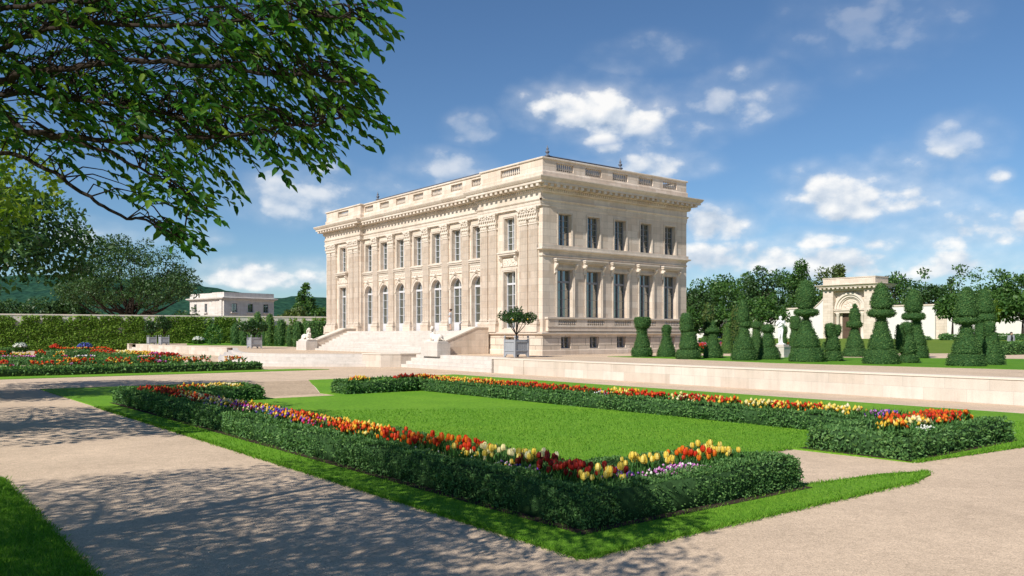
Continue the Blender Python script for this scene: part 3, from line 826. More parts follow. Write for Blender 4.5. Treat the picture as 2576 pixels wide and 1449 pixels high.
for c in ARC:
    make_window(pal, front_c, c-.76, c+.76, ZF, 6.82, .36, 4, name='arched_door', arch=True, panel=.62)
    make_window(pal, front_c, c-.62, c+.62, 8.15, 10.62, .36, 5)
    architrave_frame(front_c, c-.62, c+.62, 8.15, 10.62, .16, .05)
    mb = MB()
    fbox(mb, front_c, c-.99, c+.99, -.10, .02, 7.72, 7.84); fbox(mb, front_c, c-.99, c+.99, -.19, .02, 7.843, 7.96); fbox(mb, front_c, c-.99, c+.99, -.25, .02, 7.963, 8.05); fbox(mb, front_c, c-.99, c+.99, -.09, .02, 8.053, 8.147)
    mb.build('window_sill', MT['trim'], pal)
    mb = MB(); fbox(mb, front_c, c-.97, c+.97, -.04, .02, 7.22, 7.66)
    fbox(mb, front_c, c-.97, c+.97, -.075, .02, 7.16, 7.217); fbox(mb, front_c, c-.97, c+.97, -.075, .02, 7.663, 7.717)
    for k in range(7):
        l = c-.78+.26*k
        for (rr_, hh) in ((.115, .075), (.06, .095)):
            P = [(l+rr_*math.cos(t*math.pi/5), 7.44+rr_*math.sin(t*math.pi/5)) for t in range(11)]
            mb.tube([front_c(p[0], -.055, p[1]) for p in P], .022, 4)
    mb.build('scroll_frieze', MT['carving'], pal)
    # archivolt with imposts and the carved keystone
    mb = MB(); sp = 6.06; n = 18
    for (r0, r1, dd) in ((.76, .94, .05), (.94, 1.02, .085)):
        for i in range(n):
            t0, t1 = math.pi*i/n, math.pi*(i+1)/n
            a = [(c-r0*math.cos(t0), sp+r0*math.sin(t0)), (c-r0*math.cos(t1), sp+r0*math.sin(t1)), (c-r1*math.cos(t1), sp+r1*math.sin(t1)), (c-r1*math.cos(t0), sp+r1*math.sin(t0))]
            v0 = [front_c(p[0], -dd, p[1]) for p in a]; v1 = [front_c(p[0], .02, p[1]) for p in a]
            mb.add(v0+v1, [(0, 1, 2, 3), (0, 4, 5, 1), (1, 5, 6, 2), (2, 6, 7, 3), (3, 7, 4, 0)])
    for s in (-1, 1):
        fbox(mb, front_c, c+s*.77, c+s*1.0, -.09, .02, 5.93, 6.07)
        fbox(mb, front_c, c+s*.77, c+s*.97, -.05, .02, ZF, 5.927)
    mb.build('archivolt', MT['trim'], pal)
    mb = MB(); console(mb, front_c, c, 0, 6.70, 7.24, .27); mb.ell(front_c(c, -.24, 7.12), (.14, .14, .12), 8, 6); mb.ell(front_c(c, -.14, 6.84), (.09, .12, .10), 8, 6)
    mb.build('keystone', MT['carving'], pal)
# pilasters: fluted shaft > capital, base
def pilaster_meshes():
    w, pj, z0, z1 = .84, .19, 3.48, 9.97
    mb = MB(); P = [(w/2, .02), (w/2, -pj)]
    nf = 7; fw_ = (w-.08)/nf
    for k in range(nf):
        a = w/2-.04-k*fw_
        P.append((a-.018, -pj))
        for t in (0.25, .5, .75):
            P.append((a-.018-(fw_-.036)*t, -pj+.10*math.sin(math.pi*t)))
        P.append((a-fw_+.018, -pj))
    P += [(-w/2, -pj), (-w/2, .02)]
    n = len(P)
    mb.add([(d, l, z0) for l, d in P] + [(d, l, z1) for l, d in P], [(i, i+1, n+i+1, n+i) for i in range(n-1)])
    sh = mb.build('pilaster', MT['facade'])
    mb = MB()
    for (d, ww, a, b) in ((.30, .58, 3.10, 3.20), (.255, .535, 3.203, 3.26), (.20, .47, 3.262, 3.32), (.235, .51, 3.322, 3.39), (.19, .45, 3.392, 3.48)):
        mb.box(-d, .01, -ww, ww, a, b)
    ba = mb.build('base', MT['trim'], sh)
    mb = MB()
    mb.box(-.215, .01, -.47, .47, 9.975, 10.05)
    zc = 10.05
    mb.add([(-.15, -.38, zc), (-.15, .38, zc), (.01, .38, zc), (.01, -.38, zc), (-.24, -.46, 11.0), (-.24, .46, 11.0), (.01, .46, 11.0), (.01, -.46, 11.0)],
           [(0, 1, 5, 4), (1, 2, 6, 5), (3, 0, 4, 7), (4, 5, 6, 7)])
    def acanthus(l, z, h, w_, out, d0=-.17):
        for q in (-1, 0, 1):
            mb.ell((d0-.02-.02*(q == 0), l+q*w_*.30, z+h*.42), (.06, w_*.20, h*.46), 7, 5)
        mb.ell((d0-out, l, z+h*.86), (.085, w_*.40, h*.15), 8, 5)
        mb.ell((d0-out-.03, l, z+h*.74), (.05, w_*.28, h*.08), 7, 4)
    for k in range(3): acanthus(-.27+.27*k, 10.06, .40, .25, .10)
    for k in range(4): acanthus(-.40+.267*k, 10.32, .42, .24, .13, -.20)
    for s in (-1, 1):
        for (l, r, zz) in ((.40, .13, 10.90), (.11, .085, 10.86)):
            pts = []
            for i in range(14):
                a = i*.52; rr = r*(1-i/15)
                pts.append((-.30 if l > .2 else -.25, s*(l+rr*math.cos(a)*(-1)), zz+rr*math.sin(a)))
            mb.tube(pts, .042, 5)
        mb.ell((-.27, s*.43, 10.74), (.08, .06, .12), 7, 5)
    mb.prism([(.01, -.56), (-.36, -.57), (-.33, -.48), (-.27, -.2), (-.26, 0), (-.27, .2), (-.33, .48), (-.36, .57), (.01, .56)], 11.03, 11.10)
    mb.prism([(.01, -.58), (-.38, -.60), (-.345, -.5), (-.285, -.2), (-.275, 0), (-.285, .2), (-.345, .5), (-.38, .60), (.01, .58)], 11.103, 11.165)
    mb.ell((-.30, 0, 11.08), (.08, .11, .11), 8, 6)
    mb.build('capital', MT['carving'], sh)
    return sh
pil = pilaster_meshes()
first = True
for off, ss in ((0, [.86, 1.93, 5.52, 6.60, FL-.86, FL-1.93, FL-5.52, FL-6.60]), (REC, PIL_C)):
    for s in ss:
        o = pil if first else copy_tree(pil)
        first = False
        o.parent = pal; o.location = (off, s, 0)
# entablature
ENT = [(SL, -.0), (-.0, -.0), (-.0, BS+.0), (REC, BS), (REC, BE), (0, BE), (0, FL), (SL, FL)]
FR = [(.10, -.0), (-.0, -.0), (0, BS), (REC, BS), (REC, BE), (0, BE), (0, FL), (.1, FL)]
moulding('architrave', [(.0, 11.17), (.17, 11.17), (.17, 11.33), (.19, 11.335), (.19, 11.52), (.22, 11.53), (.27, 11.60), (.27, 11.66), (.17, 11.69), (.17, 12.12), (0, 12.13)], 'trim', path=[(0, -.0), (0, BS), (REC, BS), (REC, BE), (0, BE), (0, FL)])
moulding('architrave', [(.0, 11.17), (.03, 11.17), (.03, 11.33), (.05, 11.335), (.05, 11.52), (.08, 11.53), (.13, 11.60), (.13, 11.66), (.03, 11.69), (.03, 12.12), (0, 12.13)], 'trim', path=[(SL, FL), (SL, 0), (-.17, 0)])
cor_mb = MB(); cor_mb.sweep([(.0, 12.08), (.20, 12.10), (.22, 12.17), (.22, 12.34), (.30, 12.38), (.34, 12.42), (.34, 12.58), (.80, 12.60), (.80, 12.76), (.86, 12.79), (.95, 12.92), (.98, 12.98), (.98, 13.03), (.0, 13.10)], OUT, closed=True)
def along(path_pts, step, fn):
    for (a, b) in path_pts:
        L = math.hypot(b[0]-a[0], b[1]-a[1]); n = max(1, int(round(L/step)))
        for k in range(n):
            t = (k+.5)/n; fn(a[0]+(b[0]-a[0])*t, a[1]+(b[1]-a[1])*t, abs(b[0]-a[0]) > abs(b[1]-a[1]))
md = dn = cor_mb
FRT = [((0, -.6), (0, BS+.3)), ((REC, BS+.3), (REC, BE-.3)), ((0, BE-.3), (0, FL+.6))]
SDS = [((-.6, 0), (SL+.6, 0))]
along(FRT, .56, lambda x, y, h: md.box(x-.76, x-.33, y-.135, y+.135, 12.40, 12.597))
along(SDS, .56, lambda x, y, h: md.box(x-.135, x+.135, -.76, -.33, 12.40, 12.597))
along([((0, -.25), (0, BS+.25)), ((REC, BS+.3), (REC, BE-.3)), ((0, BE-.25), (0, FL+.25))], .20, lambda x, y, h: dn.box(x-.30, x-.21, y-.062, y+.062, 12.18, 12.33))
along([((-.25, 0), (SL+.25, 0))], .20, lambda x, y, h: dn.box(x-.062, x+.062, -.30, -.21, 12.18, 12.33))
cor_mb.build('cornice', MT['trim'], pal)
# parapet with balustrade openings
PF = [(3.62-1.12, 3.62+1.12)]; PCN = [(c-.80, c+.80) for c in ARC]; PSD = [(c-.80, c+.80) for c in SW]
mb = MB()
for depth_, cap in ((.0, 1), (.34, 0)):
    dpt = .34 if cap else .0
    A, Bq, Sd = mfront(depth_), mfront(REC+depth_), mside(depth_)
    fr = 13.0
    hp = [(a, b, 13.70, 14.24) for a, b in PF]
    wall_holes(mb, A, 0 if cap else .34, BS if cap else BS-.34, fr, 14.40, hp, dpt); wall_holes(mb, A, BE if cap else BE+.34, FL, fr, 14.40, [(FL-b, FL-a, c, d) for a, b, c, d in hp], dpt)
    wall_holes(mb, Bq, BS-(0 if cap else .34), BE+(0 if cap else .34), fr, 14.40, [(a, b, 13.70, 14.24) for a, b in PCN], dpt)
    wall_holes(mb, Sd, 0 if cap else .34, SL, fr, 14.40, [(a, b, 13.70, 14.24) for a, b in PSD], dpt)
for y in (BS, BE): mb.face([(0, y, 13), (REC, y, 13), (REC, y, 14.4), (0, y, 14.4)])
mb.box(SL-.34, SL, .35, FL, 13, 14.395); mb.box(.4, SL-.35, FL-.34, FL, 13, 14.393)
mb.build('parapet', MT['facade'], pal)
moulding('parapet_coping', [(-.36, 14.40), (.06, 14.39), (.09, 14.42), (.09, 14.50), (.06, 14.53), (-.36, 14.53)])
moulding('parapet_base', [(.0, 13.05), (.08, 13.06), (.08, 13.55), (.04, 13.60), (0, 13.60)], 'facade')
for lst, mf in (([PF[0], (FL-PF[0][1], FL-PF[0][0])], mfront(0)), (PCN, mfront(REC)), (PSD, mside(0))):
    for a, b in lst:
        mb = MB(); baluster_row(mb, mf, a, b, 13.70, 14.24, .17, 10 if b-a > 2 else 8); mb.build('balustrade', MT['trim'], pal)
# truncated hip roof with lead finials
mb = MB()
o_ = [(.5, .5), (SL-.5, .5), (SL-.5, FL-.5), (.5, FL-.5)]; i_ = [(3.0, 3.0), (10.6, 3.0), (10.6, 28.4), (3.0, 28.4)]
mb.add([(x, y, 13.9) for x, y in o_] + [(x, y, 15.42) for x, y in i_], [(0, 1, 5, 4), (1, 2, 6, 5), (2, 3, 7, 6), (3, 0, 4, 7), (4, 5, 6, 7)])
rf = mb.build('roof', MT['slate'], pal)
mb = MB()
for k in range(4): mb.tube([(i_[k][0], i_[k][1], 15.44), (i_[(k+1) % 4][0], i_[(k+1) % 4][1], 15.44)], .07, 6)
mb.build('ridge_roll', MT['lead'], rf)
for x, y in i_:
    mb = MB(); mb.lathe([(.20, 0), (.20, .08), (.10, .12), (.07, .2), (.14, .28), (.17, .36), (.10, .42), (.05, .46), (.09, .52), (.10, .58), (.04, .66), (.015, .82), (.0, .86)], x, y, 10, z=15.42)
    mb.build('finial', MT['lead'], rf, smooth=True)
# ------------------------------------------------------------------ grand staircase
sc = empty('grand_staircase', (PC.x, PC.y, 0), TH)
tag(sc, 'grand pale stone staircase climbing to the palace doors between two cheek walls', 'staircase')
S0, S1 = 6.85, FL-6.85
NS = 10; rise = (ZF-TZ)/NS; tread = .36
for k in range(NS):
    mb = MB(); x0 = -1.25-tread*(NS-1-k)
    mb.box(x0, -1.25+.3 if k < NS-1 else REC+.3, S0, S1, TZ-.1+rise*k*.0, TZ+rise*(k+1)); mb.build('step', MT['step'], sc)
for s in (5.85, S1+.005):
    mb = MB(); e = s+.995
    pts = [(-4.25, TZ-.1), (-4.25, 1.72), (-1.35, 2.80), (-.27, 2.80), (-.27, TZ-.1)]
    mb.prism_ax(pts, s, e, 1); w_ = mb.build('cheek_wall', MT['facade'], sc)
    mb = MB(); mb.prism_ax([(-4.3, 1.72), (-4.3, 1.82), (-1.38, 2.90), (-.27, 2.90), (-.27, 2.803), (-1.345, 2.803)], s-.04, e+.03, 1); mb.build('coping', MT['edge'], w_)
for s in (5.0, FL-7.0):
    mb = MB(); mb.box(-5.35, -4.26, s-.05, s+2.05, TZ-.1, 1.70); mb.build('pedestal', MT['step'], sc)
    mb = MB(); mb.box(-5.22, -4.32, s+.1, s+1.9, 1.702, 1.83); mb.build('pedestal_cap', MT['step'], sc)
# ------------------------------------------------------------------ hedges of the near garden (each C-shaped clipped hedge is a thing)
rg = np.random.default_rng(7)
def hedge_sections(path, half, z0, z1, inner=True):
    pass
def leaf_box(rgn, x0, x1, y0, y1, z0, z1, dens, size, world, faces='wens t', round_=.06):
    """leaf cards over the faces of a clipped box in (v,u) coordinates; world maps arrays to world"""
    P, Nn = [], []
    def add(n, f):
        if n > 0:
            p, nn = f(n); P.append(p); Nn.append(np.broadcast_to(nn, p.shape).copy())
    dz = z1-z0
    r = lambda n: rgn.random(n)
    add(int(dens*(y1-y0)*dz), lambda n: (np.stack([np.full(n, x0), y0+(y1-y0)*r(n), z0+dz*r(n)], 1), np.array([-1, 0, .15])))
    add(int(dens*(y1-y0)*dz), lambda n: (np.stack([np.full(n, x1), y0+(y1-y0)*r(n), z0+dz*r(n)], 1), np.array([1, 0, .15])))
    add(int(dens*(x1-x0)*dz), lambda n: (np.stack([x0+(x1-x0)*r(n), np.full(n, y0), z0+dz*r(n)], 1), np.array([0, -1, .15])))
    add(int(dens*(x1-x0)*dz), lambda n: (np.stack([x0+(x1-x0)*r(n), np.full(n, y1), z0+dz*r(n)], 1), np.array([0, 1, .15])))
    add(int(dens*1.15*(x1-x0)*(y1-y0)), lambda n: (np.stack([x0+(x1-x0)*r(n), y0+(y1-y0)*r(n), np.full(n, z1)], 1), np.array([0, 0, 1.])))
    P = np.concatenate(P); Nn = np.concatenate(Nn); n = len(P)
    # rounded shoulders
    zt = np.clip((P[:, 2]-(z1-.14))/.14, 0, 1)**2*round_
    cx_, cy_ = (x0+x1)/2, (y0+y1)/2
    P[:, 0] -= np.sign(P[:, 0]-cx_)*zt*(np.abs(P[:, 0]-cx_) > (x1-x0)/2-.08); P[:, 1] -= np.sign(P[:, 1]-cy_)*zt*(np.abs(P[:, 1]-cy_) > (y1-y0)/2-.08)
    ed = np.minimum(np.minimum(P[:, 0]-x0, x1-P[:, 0]), np.minimum(P[:, 1]-y0, y1-P[:, 1]))
    top = Nn[:, 2] > .9
    P[top, 2] -= round_*np.clip(1-ed[top]/.12, 0, 1)**2
    wob = .028*np.sin(P[:, 1]*2.1+P[:, 0]*1.3)+.022*np.sin(P[:, 1]*5.3+1)+.018*np.sin(P[:, 0]*6.1+P[:, 2]*5)
    P += Nn*(wob[:, None]+(rgn.random(n)[:, None]-.65)*.045)
    D = unit(rdirs(rgn, n)*.8+Nn*.40+np.array([0, 0, .35]))
    F = unit(rdirs(rgn, n)*.55+Nn)
    s = size*(.7+.6*rgn.random(n))
    V, Fc = cards(P, D, F, s, s*.50, .10)
    return V, Fc
def uvworld(V):
    u, v, z = V[:, 1], V[:, 0], V[:, 2]
    return np.stack([C0.x+u*UX+v*VX, C0.y+u*UY+v*VY, z], 1)
def merge(L):
    o = 0; Vs, Fs = [], []
    for V, Fc in L:
        Vs.append(V); Fs.append(Fc+o); o += len(V)
    return np.concatenate(Vs), np.concatenate(Fs)
def make_hedge(name, boxes, label, cat='hedge', group=None, seed=1, mat='hedge'):
    """boxes: (v0,v1,u0,u1,z0,z1,density,leaf size); a dark twiggy core and leaves over it, one mesh"""
    r = np.random.default_rng(seed)
    L = []; cb = MB()
    for (v0, v1, u0, u1, z0, z1, de, sz) in boxes:
        L.append(leaf_box(r, v0, v1, u0, u1, z0, z1, de, sz, None))
        e = .035
        cb.box(v0+e, v1-e, u0+e, u1-e, z0-.02, z1-e)
    V, Fc = merge(L)
    nb = len(cb.v)
    Vc = np.array(cb.v); Fcc = np.array(cb.f)
    V2 = np.concatenate([uvworld(Vc), uvworld(V)]); F2 = np.concatenate([Fcc, Fc+nb])
    mi = np.concatenate([np.ones(len(Fcc), int), np.zeros(len(Fc), int)])
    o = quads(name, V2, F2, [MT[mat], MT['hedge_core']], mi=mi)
    tag(o, label, cat, group)
    return o
# near hedge: outer wall, inner wall, two hooks
def split_runs(v0, v1, u0, u1, z, near_d=1500, sz=.043):
    out = []; u = u0
    while u < u1-.01:
        e = min(u1, u+3.0)
        p = W((u+e)/2, (v0+v1)/2); d = math.hypot(p.x, p.y)
        k = max(1.0, d/11.0)
        out.append((v0, v1, u, e, 0, z, max(130, near_d/k**1.5), sz*min(3.0, k**.75))); u = e
    return out
NEAR = split_runs(.80, 1.36, .84, 24.3, .47) + split_runs(2.24, 2.72, 2.72, 22.6, .42) + [(1.36, 5.35, .84, 1.30, 0, .47, 1500, .043), (1.5, 5.35, 2.35, 2.86, 0, .45, 1300, .043), (5.0, 5.42, .86, 2.84, 0, .48, 1500, .043),
        (1.36, 5.3, 23.8, 24.3, 0, .46, 260, .11), (2.3, 5.3, 22.5, 22.95, 0, .45, 260, .11), (4.95, 5.4, 22.5, 24.3, 0, .47, 260, .11)]
make_hedge('hedge', NEAR, 'dark clipped box hedge edging the tulip border nearest the camera', seed=3)
FAR = split_runs(12.22, 12.72, 3.1, 23.0, .42) + split_runs(13.6, 14.0, 1.2, 24.2, .36) + [(9.38, 14.1, 1.14, 1.62, 0, .46, 560, .075), (9.36, 12.3, 2.72, 3.22, 0, .46, 560, .075), (9.36, 9.85, 1.14, 3.2, 0, .47, 560, .075),
        (8.85, 14.1, 23.75, 24.2, 0, .48, 230, .12), (8.85, 12.3, 22.85, 23.3, 0, .48, 230, .12), (8.82, 9.3, 22.85, 24.2, 0, .48, 230, .12)]
make_hedge('hedge', FAR, 'dark clipped box hedge round the tulip border across the lawn, nearer the retaining wall', seed=4)
# soil in the borders
for name, L in (('flower_bed', [(.9, 1.3), (24.2, 1.3), (24.2, 5.3), (22.6, 5.3), (22.6, 2.6), (2.7, 2.6), (2.7, 5.3), (.9, 5.3)]), ('flower_bed', [(1.2, 9.5), (3.1, 9.5), (3.1, 12.6), (22.9, 12.6), (22.9, 8.9), (24.1, 8.9), (24.1, 14), (1.2, 14)])):
    sheet(name, W2(L), .24, MT['soil'], .22)
mb = MB()
sheet('hedge_foot', W2([(.70, .66), (24.4, .66), (24.4, .9), (.95, .9), (.95, 5.5), (.70, 5.5)]), .034, MT['soil'])
sheet('hedge_foot', W2([(1.03, 9.25), (3.36, 9.25), (3.36, 9.5), (1.3, 9.5), (1.3, 14.2), (1.03, 14.2)]), .034, MT['soil'])
# far-left garden hedges
make_hedge('hedge', [(-34, 14.9, 46.9, 48.2, 0, .42, 95, .17)], 'low dark hedge along the front of the flower garden at left', seed=20)
sheet('lawn', W2([(44.1, -40), (43.9, 0), (44.2, 18.4), (46.4, 17.0), (46.4, -40)]), .03, MT['lawn'], .04)
sheet('lawn', [gp(-90, 937), gp(530, 927.5), gp(445, 920.5), gp(-90, 922.5)], .03, MT['lawn'], .04)
sheet('lawn', [gp(-90, 915.5), gp(425, 914), gp(250, 901), gp(-90, 901.5)], .03, MT['lawn'], .04)
# ------------------------------------------------------------------ grass blades over the nearest turf
def in_poly(x, y, poly):
    x = np.asarray(x); y = np.asarray(y); ins = np.zeros(len(x), bool); n = len(poly)
    for i in range(n):
        x0, y0 = poly[i]; x1, y1 = poly[(i+1) % n]
        c = ((y0 > y) != (y1 > y)) & (x < (x1-x0)*(y-y0)/((y1-y0) if y1 != y0 else 1e-9)+x0)
        ins ^= c
    return ins
def blades(name, poly_uv, n, hmin, hmax, wmin, excl=(), seed=5, z=.03, maxd=26, label=None):
    r = np.random.default_rng(seed)
    us = [p[0] for p in poly_uv]; vs = [p[1] for p in poly_uv]
    u = min(us)+(max(us)-min(us))*r.random(n*4); v = min(vs)+(max(vs)-min(vs))*r.random(n*4)
    k = in_poly(u, v, poly_uv)
    for (a, b, c, d) in excl: k &= ~((u > a) & (u < b) & (v > c) & (v < d))
    u, v = u[k], v[k]
    X = C0.x+u*UX+v*VX; Y = C0.y+u*UY+v*VY
    d = np.hypot(X, Y)
    kk = (d < maxd) & (Y > 3) & (np.abs(X) < .66*Y) & (r.random(len(d)) < np.clip((10.5/d)**1.25, 0, 1))
    X, Y, d = X[kk][:n], Y[kk][:n], d[kk][:n]; m = len(X)
    P = np.stack([X, Y, np.full(m, z-.004)], 1)
    D = unit(rdirs(r, m)*np.array([.8, .8, .1])+np.array([0, 0, 1.0]))
    Nn = unit(rdirs(r, m)*np.array([1, 1, .2]))
    L = hmin+(hmax-hmin)*r.random(m)
    V, Fc = cards(P, D, Nn, L, wmin*np.maximum(1, d/11), .1)
    o = quads(name, V, Fc, MT['blade']); o['kind'] = 'stuff'
    tag(o, label, 'grass')
    return o
BIG = smooth_poly(LAWN, 8)
blades('grass', BIG, 80000, .030, .065, .008, [(.8, 24.4, .75, 2.75), (.8, 2.9, .75, 5.45), (1.1, 3.25, 9.3, 14.2)], 5, label='short green turf blades on the garden lawn')
def edge_blades(L, n_per_m, seed):
    r = np.random.default_rng(seed); us, vs = [], []
    for (a, b) in L:
        m = int(math.hypot(b[0]-a[0], b[1]-a[1])*n_per_m); t = r.random(m)
        us.append(a[0]+(b[0]-a[0])*t+.04*r.normal(size=m)); vs.append(a[1]+(b[1]-a[1])*t+.04*r.normal(size=m))
    u, v = np.concatenate(us), np.concatenate(vs)
    X = C0.x+u*UX+v*VX; Y = C0.y+u*UY+v*VY; d = np.hypot(X, Y); k = (d < 30) & (r.random(len(d)) < np.clip(11/d, 0, 1)); X, Y, d = X[k], Y[k], d[k]; m = len(X)
    V, Fc = cards(np.stack([X, Y, np.full(m, .0)], 1), rdirs(r, m)*np.array([1.1, 1.1, .1])+np.array([0, 0, .9]), rdirs(r, m)*np.array([1, 1, .2]), .04+.06*r.random(m), .010*np.maximum(1, d/11), .1)
    o = quads('grass', V, Fc, MT['blade']); o['kind'] = 'stuff'; tag(o, 'ragged grass tufts along the lawn edges', 'grass')
edge_blades([((0, 0), (.02, 7.2)), ((.02, 7.2), (.36, 8.42)), ((.36, 8.42), (.92, 5.75)), ((3.45, 5.7), (3.45, 9.1)), ((1.02, 9.28), (.35, 16)), ((0, 0), (30, 0)), ((-2, -4.24), (9.5, -4.22))], 420, 91)
blades('grass', [(-2, -4.24), (2.57, -4.23), (9.5, -4.22), (14, -4.24), (14, -8), (-2, -8)], 26000, .035, .08, .009, seed=6, label='short green turf blades in the lawn corner left of the path')

# ------------------------------------------------------------------ flowers
def tulip_bloom(mb, mi, s=1.0, op=0.0, seed=0):
    r = random.Random(seed); n = 6
    for k in range(n):
        a = 2*math.pi*k/n + (.5 if k % 2 else 0)*.0; w = .036*s; rr = .030*s*(1.05 if k % 2 else .92)
        prof = [(.35, 0), (.95, .022), (1.08+op*.3, .05), (.92+op*.9, .078), (.45+op*1.7, .100)]
        ws = (.4, .95, 1.0, .75, .12); L, R = [], []
        for (q, z), wq in zip(prof, ws):
            c = Vector((math.cos(a), math.sin(a), 0)); t = Vector((-math.sin(a), math.cos(a), 0))
            L.append(c*rr*q - t*w*wq*.5 + Vector((0, 0, z*s))); R.append(c*rr*q + t*w*wq*.5 + Vector((0, 0, z*s)))
        m = len(L); mb.add(L+R, [(i, m+i, m+i+1, i+1) for i in range(m-1)], mi)
def tulip_meshes(kind, seed):
    r = random.Random(seed)
    h = .17*(.9+.3*r.random()); lean = Vector((r.uniform(-.03, .03), r.uniform(-.03, .03), h))
    mb = MB(); mb.tube([(0, 0, -.02), lean*.5+Vector((.004, 0, 0)), lean], .0045, 5)
    for k in range(3):
        a = k*2.1+r.random(); c = Vector((math.cos(a), math.sin(a), 0)); t = Vector((-math.sin(a), math.cos(a), 0)); hl = .12+.06*r.random()
        Lf = [c*(.005+.10*q*q)*.6+Vector((0, 0, hl*(q-.18*q*q))) for q in (0, .3, .65, 1)]; wl = (.008, .016, .013, .001)
        n = 4; mb.add([p-t*w for p, w in zip(Lf, wl)]+[p+t*w for p, w in zip(Lf, wl)], [(i, n+i, n+i+1, i+1) for i in range(n-1)])
    me_s = mb.build('tulip', MT['stem'])
    b = MB(); tulip_bloom(b, 0, 1.12*(.9+.3*r.random()), r.choice((0, 0, .1, .25)), seed)
    me_b = b.build('bloom', MT['f_'+kind], me_s); me_b.location = lean-Vector((0, 0, .006))
    return me_s
class FlowerMass:
    """many small blooms and leaves gathered in one mesh: what nobody could count"""
    def __init__(s, seed): s.r = np.random.default_rng(seed); s.L = []; s.mats = []; s.idx = {}
    def m(s, k):
        if k not in s.idx: s.idx[k] = len(s.mats); s.mats.append(MT[k])
        return s.idx[k]
    def blooms(s, P, kind, size, tall=1.2):
        P = np.asarray(P); n = len(P)
        if n == 0: return
        sz = size*(.75+.5*s.r.random(n))
        ring = np.array([[0, 0, 0], [1, 0, .45], [.31, .95, .5], [-.81, .59, .45], [-.81, -.59, .5], [.31, -.95, .45], [0, 0, 1.0]])
        ang = s.r.random(n)*6.28; ca, sa = np.cos(ang), np.sin(ang)
        R = ring[None]*np.ones((n, 1, 1)); R = R+(s.r.random(R.shape)-.5)*.35
        X = R[..., 0]*ca[:, None]-R[..., 1]*sa[:, None]; Y = R[..., 0]*sa[:, None]+R[..., 1]*ca[:, None]
        V = np.stack([X*sz[:, None]*.5, Y*sz[:, None]*.5, R[..., 2]*sz[:, None]*tall], -1)+P[:, None, :]
        f = []
        for k in range(5):
            a, b = 1+k, 1+(k+1) % 5
            f += [[0, b, a, a], [6, a, b, b]]
        f = np.array(f)
        f3 = f[:, :3]
        Fc = (np.arange(n)*7)[:, None, None]+f3[None]
        s.L.append((V.reshape(-1, 3), Fc.reshape(-1, 3), s.m('f_'+kind)))
    def leaves(s, P, size, up=1.0, mat='stem', wd=.3):
        P = np.asarray(P); n = len(P)
        if n == 0: return
        D = unit(rdirs(s.r, n)*.7+np.array([0, 0, up])); sz = size*(.6+.8*s.r.random(n))
        V, Fc = cards(P, D, rdirs(s.r, n), sz, sz*wd, .1)
        F3 = np.concatenate([Fc[:, [0, 1, 2]], Fc[:, [0, 2, 3]]])
        s.L.append((V, F3, s.m(mat)))
    def build(s, name, label, cat):
        o = 0; Vs, Fs, Ms = [], [], []
        for V, Fc, m in s.L:
            Vs.append(V); Fs.append(Fc+o); Ms.append(np.full(len(Fc), m)); o += len(V)
        ob = quads(name, np.concatenate(Vs), np.concatenate(Fs), s.mats, mi=np.concatenate(Ms))
        tag(ob, label, cat, kind='stuff'); return ob
def uv_at(px, py, z): return uv(gp(px, py, z))
# clumps: (u0,u1,v0,v1, colours, how many, type T tulips / P small pansies)
def u_of(px, v, z=.5):                      # u of the border line (given v) seen at picture column px
    t = (px-CX)/F_PX; return (C0.x+v*VX - t*(C0.y+v*VY))/(t*UY-UX)
def clump(px0, px1, v0, v1, *rest):
    vm = (v0+v1)/2; a, b = sorted((u_of(px0, vm), u_of(px1, vm))); return (max(a, .95), b, v0, v1)+rest
NEARC = [
 (1.12, 1.55, 1.25, 1.95, ['yellow'], 13, 'T', 'pale yellow tulip in the small clump at the near corner of the hedge'),
 (1.45, 3.2, 1.42, 2.25, ['dark'], 62, 'T', 'dark red tulip in the shaded clump behind the near corner of the hedge'),
 (2.9, 3.7, 1.5, 2.3, ['yellow', 'cream'], 22, 'T', 'yellow tulip in the clump behind the dark red tulips of the near border'),
 (3.7, 4.6, 1.45, 2.2, ['cream', 'yellow'], 24, 'T', 'cream tulip beside the orange red clump of the near border'),
 (4.5, 5.6, 1.6, 2.25, ['red', 'orange'], 34, 'T', 'orange red tulip in the clump before the lawn edge of the near border'),
 (5.6, 7.6, 1.42, 2.2, ['red', 'red', 'orange'], 62, 'T', 'bright red tulip in the large sunlit drift of the near border'),
 (1.6, 2.2, 2.75, 3.4, ['yellow'], 18, 'T', 'tall yellow tulip in the clump inside the short arm of the near hedge'),
 (1.6, 2.25, 3.85, 4.4, ['orange', 'red'], 22, 'T', 'orange tulip in the short arm of the near hedge, left of the yellow ones'),
 (1.6, 2.25, 4.35, 5.0, ['yellow'], 28, 'T', 'yellow tulip at the gravel end of the near hedge, right of the orange ones'),
]
kinds = {}
def get_kind(k):
    if k not in kinds: kinds[k] = [tulip_meshes(k, hash_(k)+i) for i in range(4)]; used[k] = [False]*4
    return kinds[k]
used = {}
def hash_(s): return sum(ord(c)*(i+3) for i, c in enumerate(s))
rt = random.Random(11)
fm = FlowerMass(31)
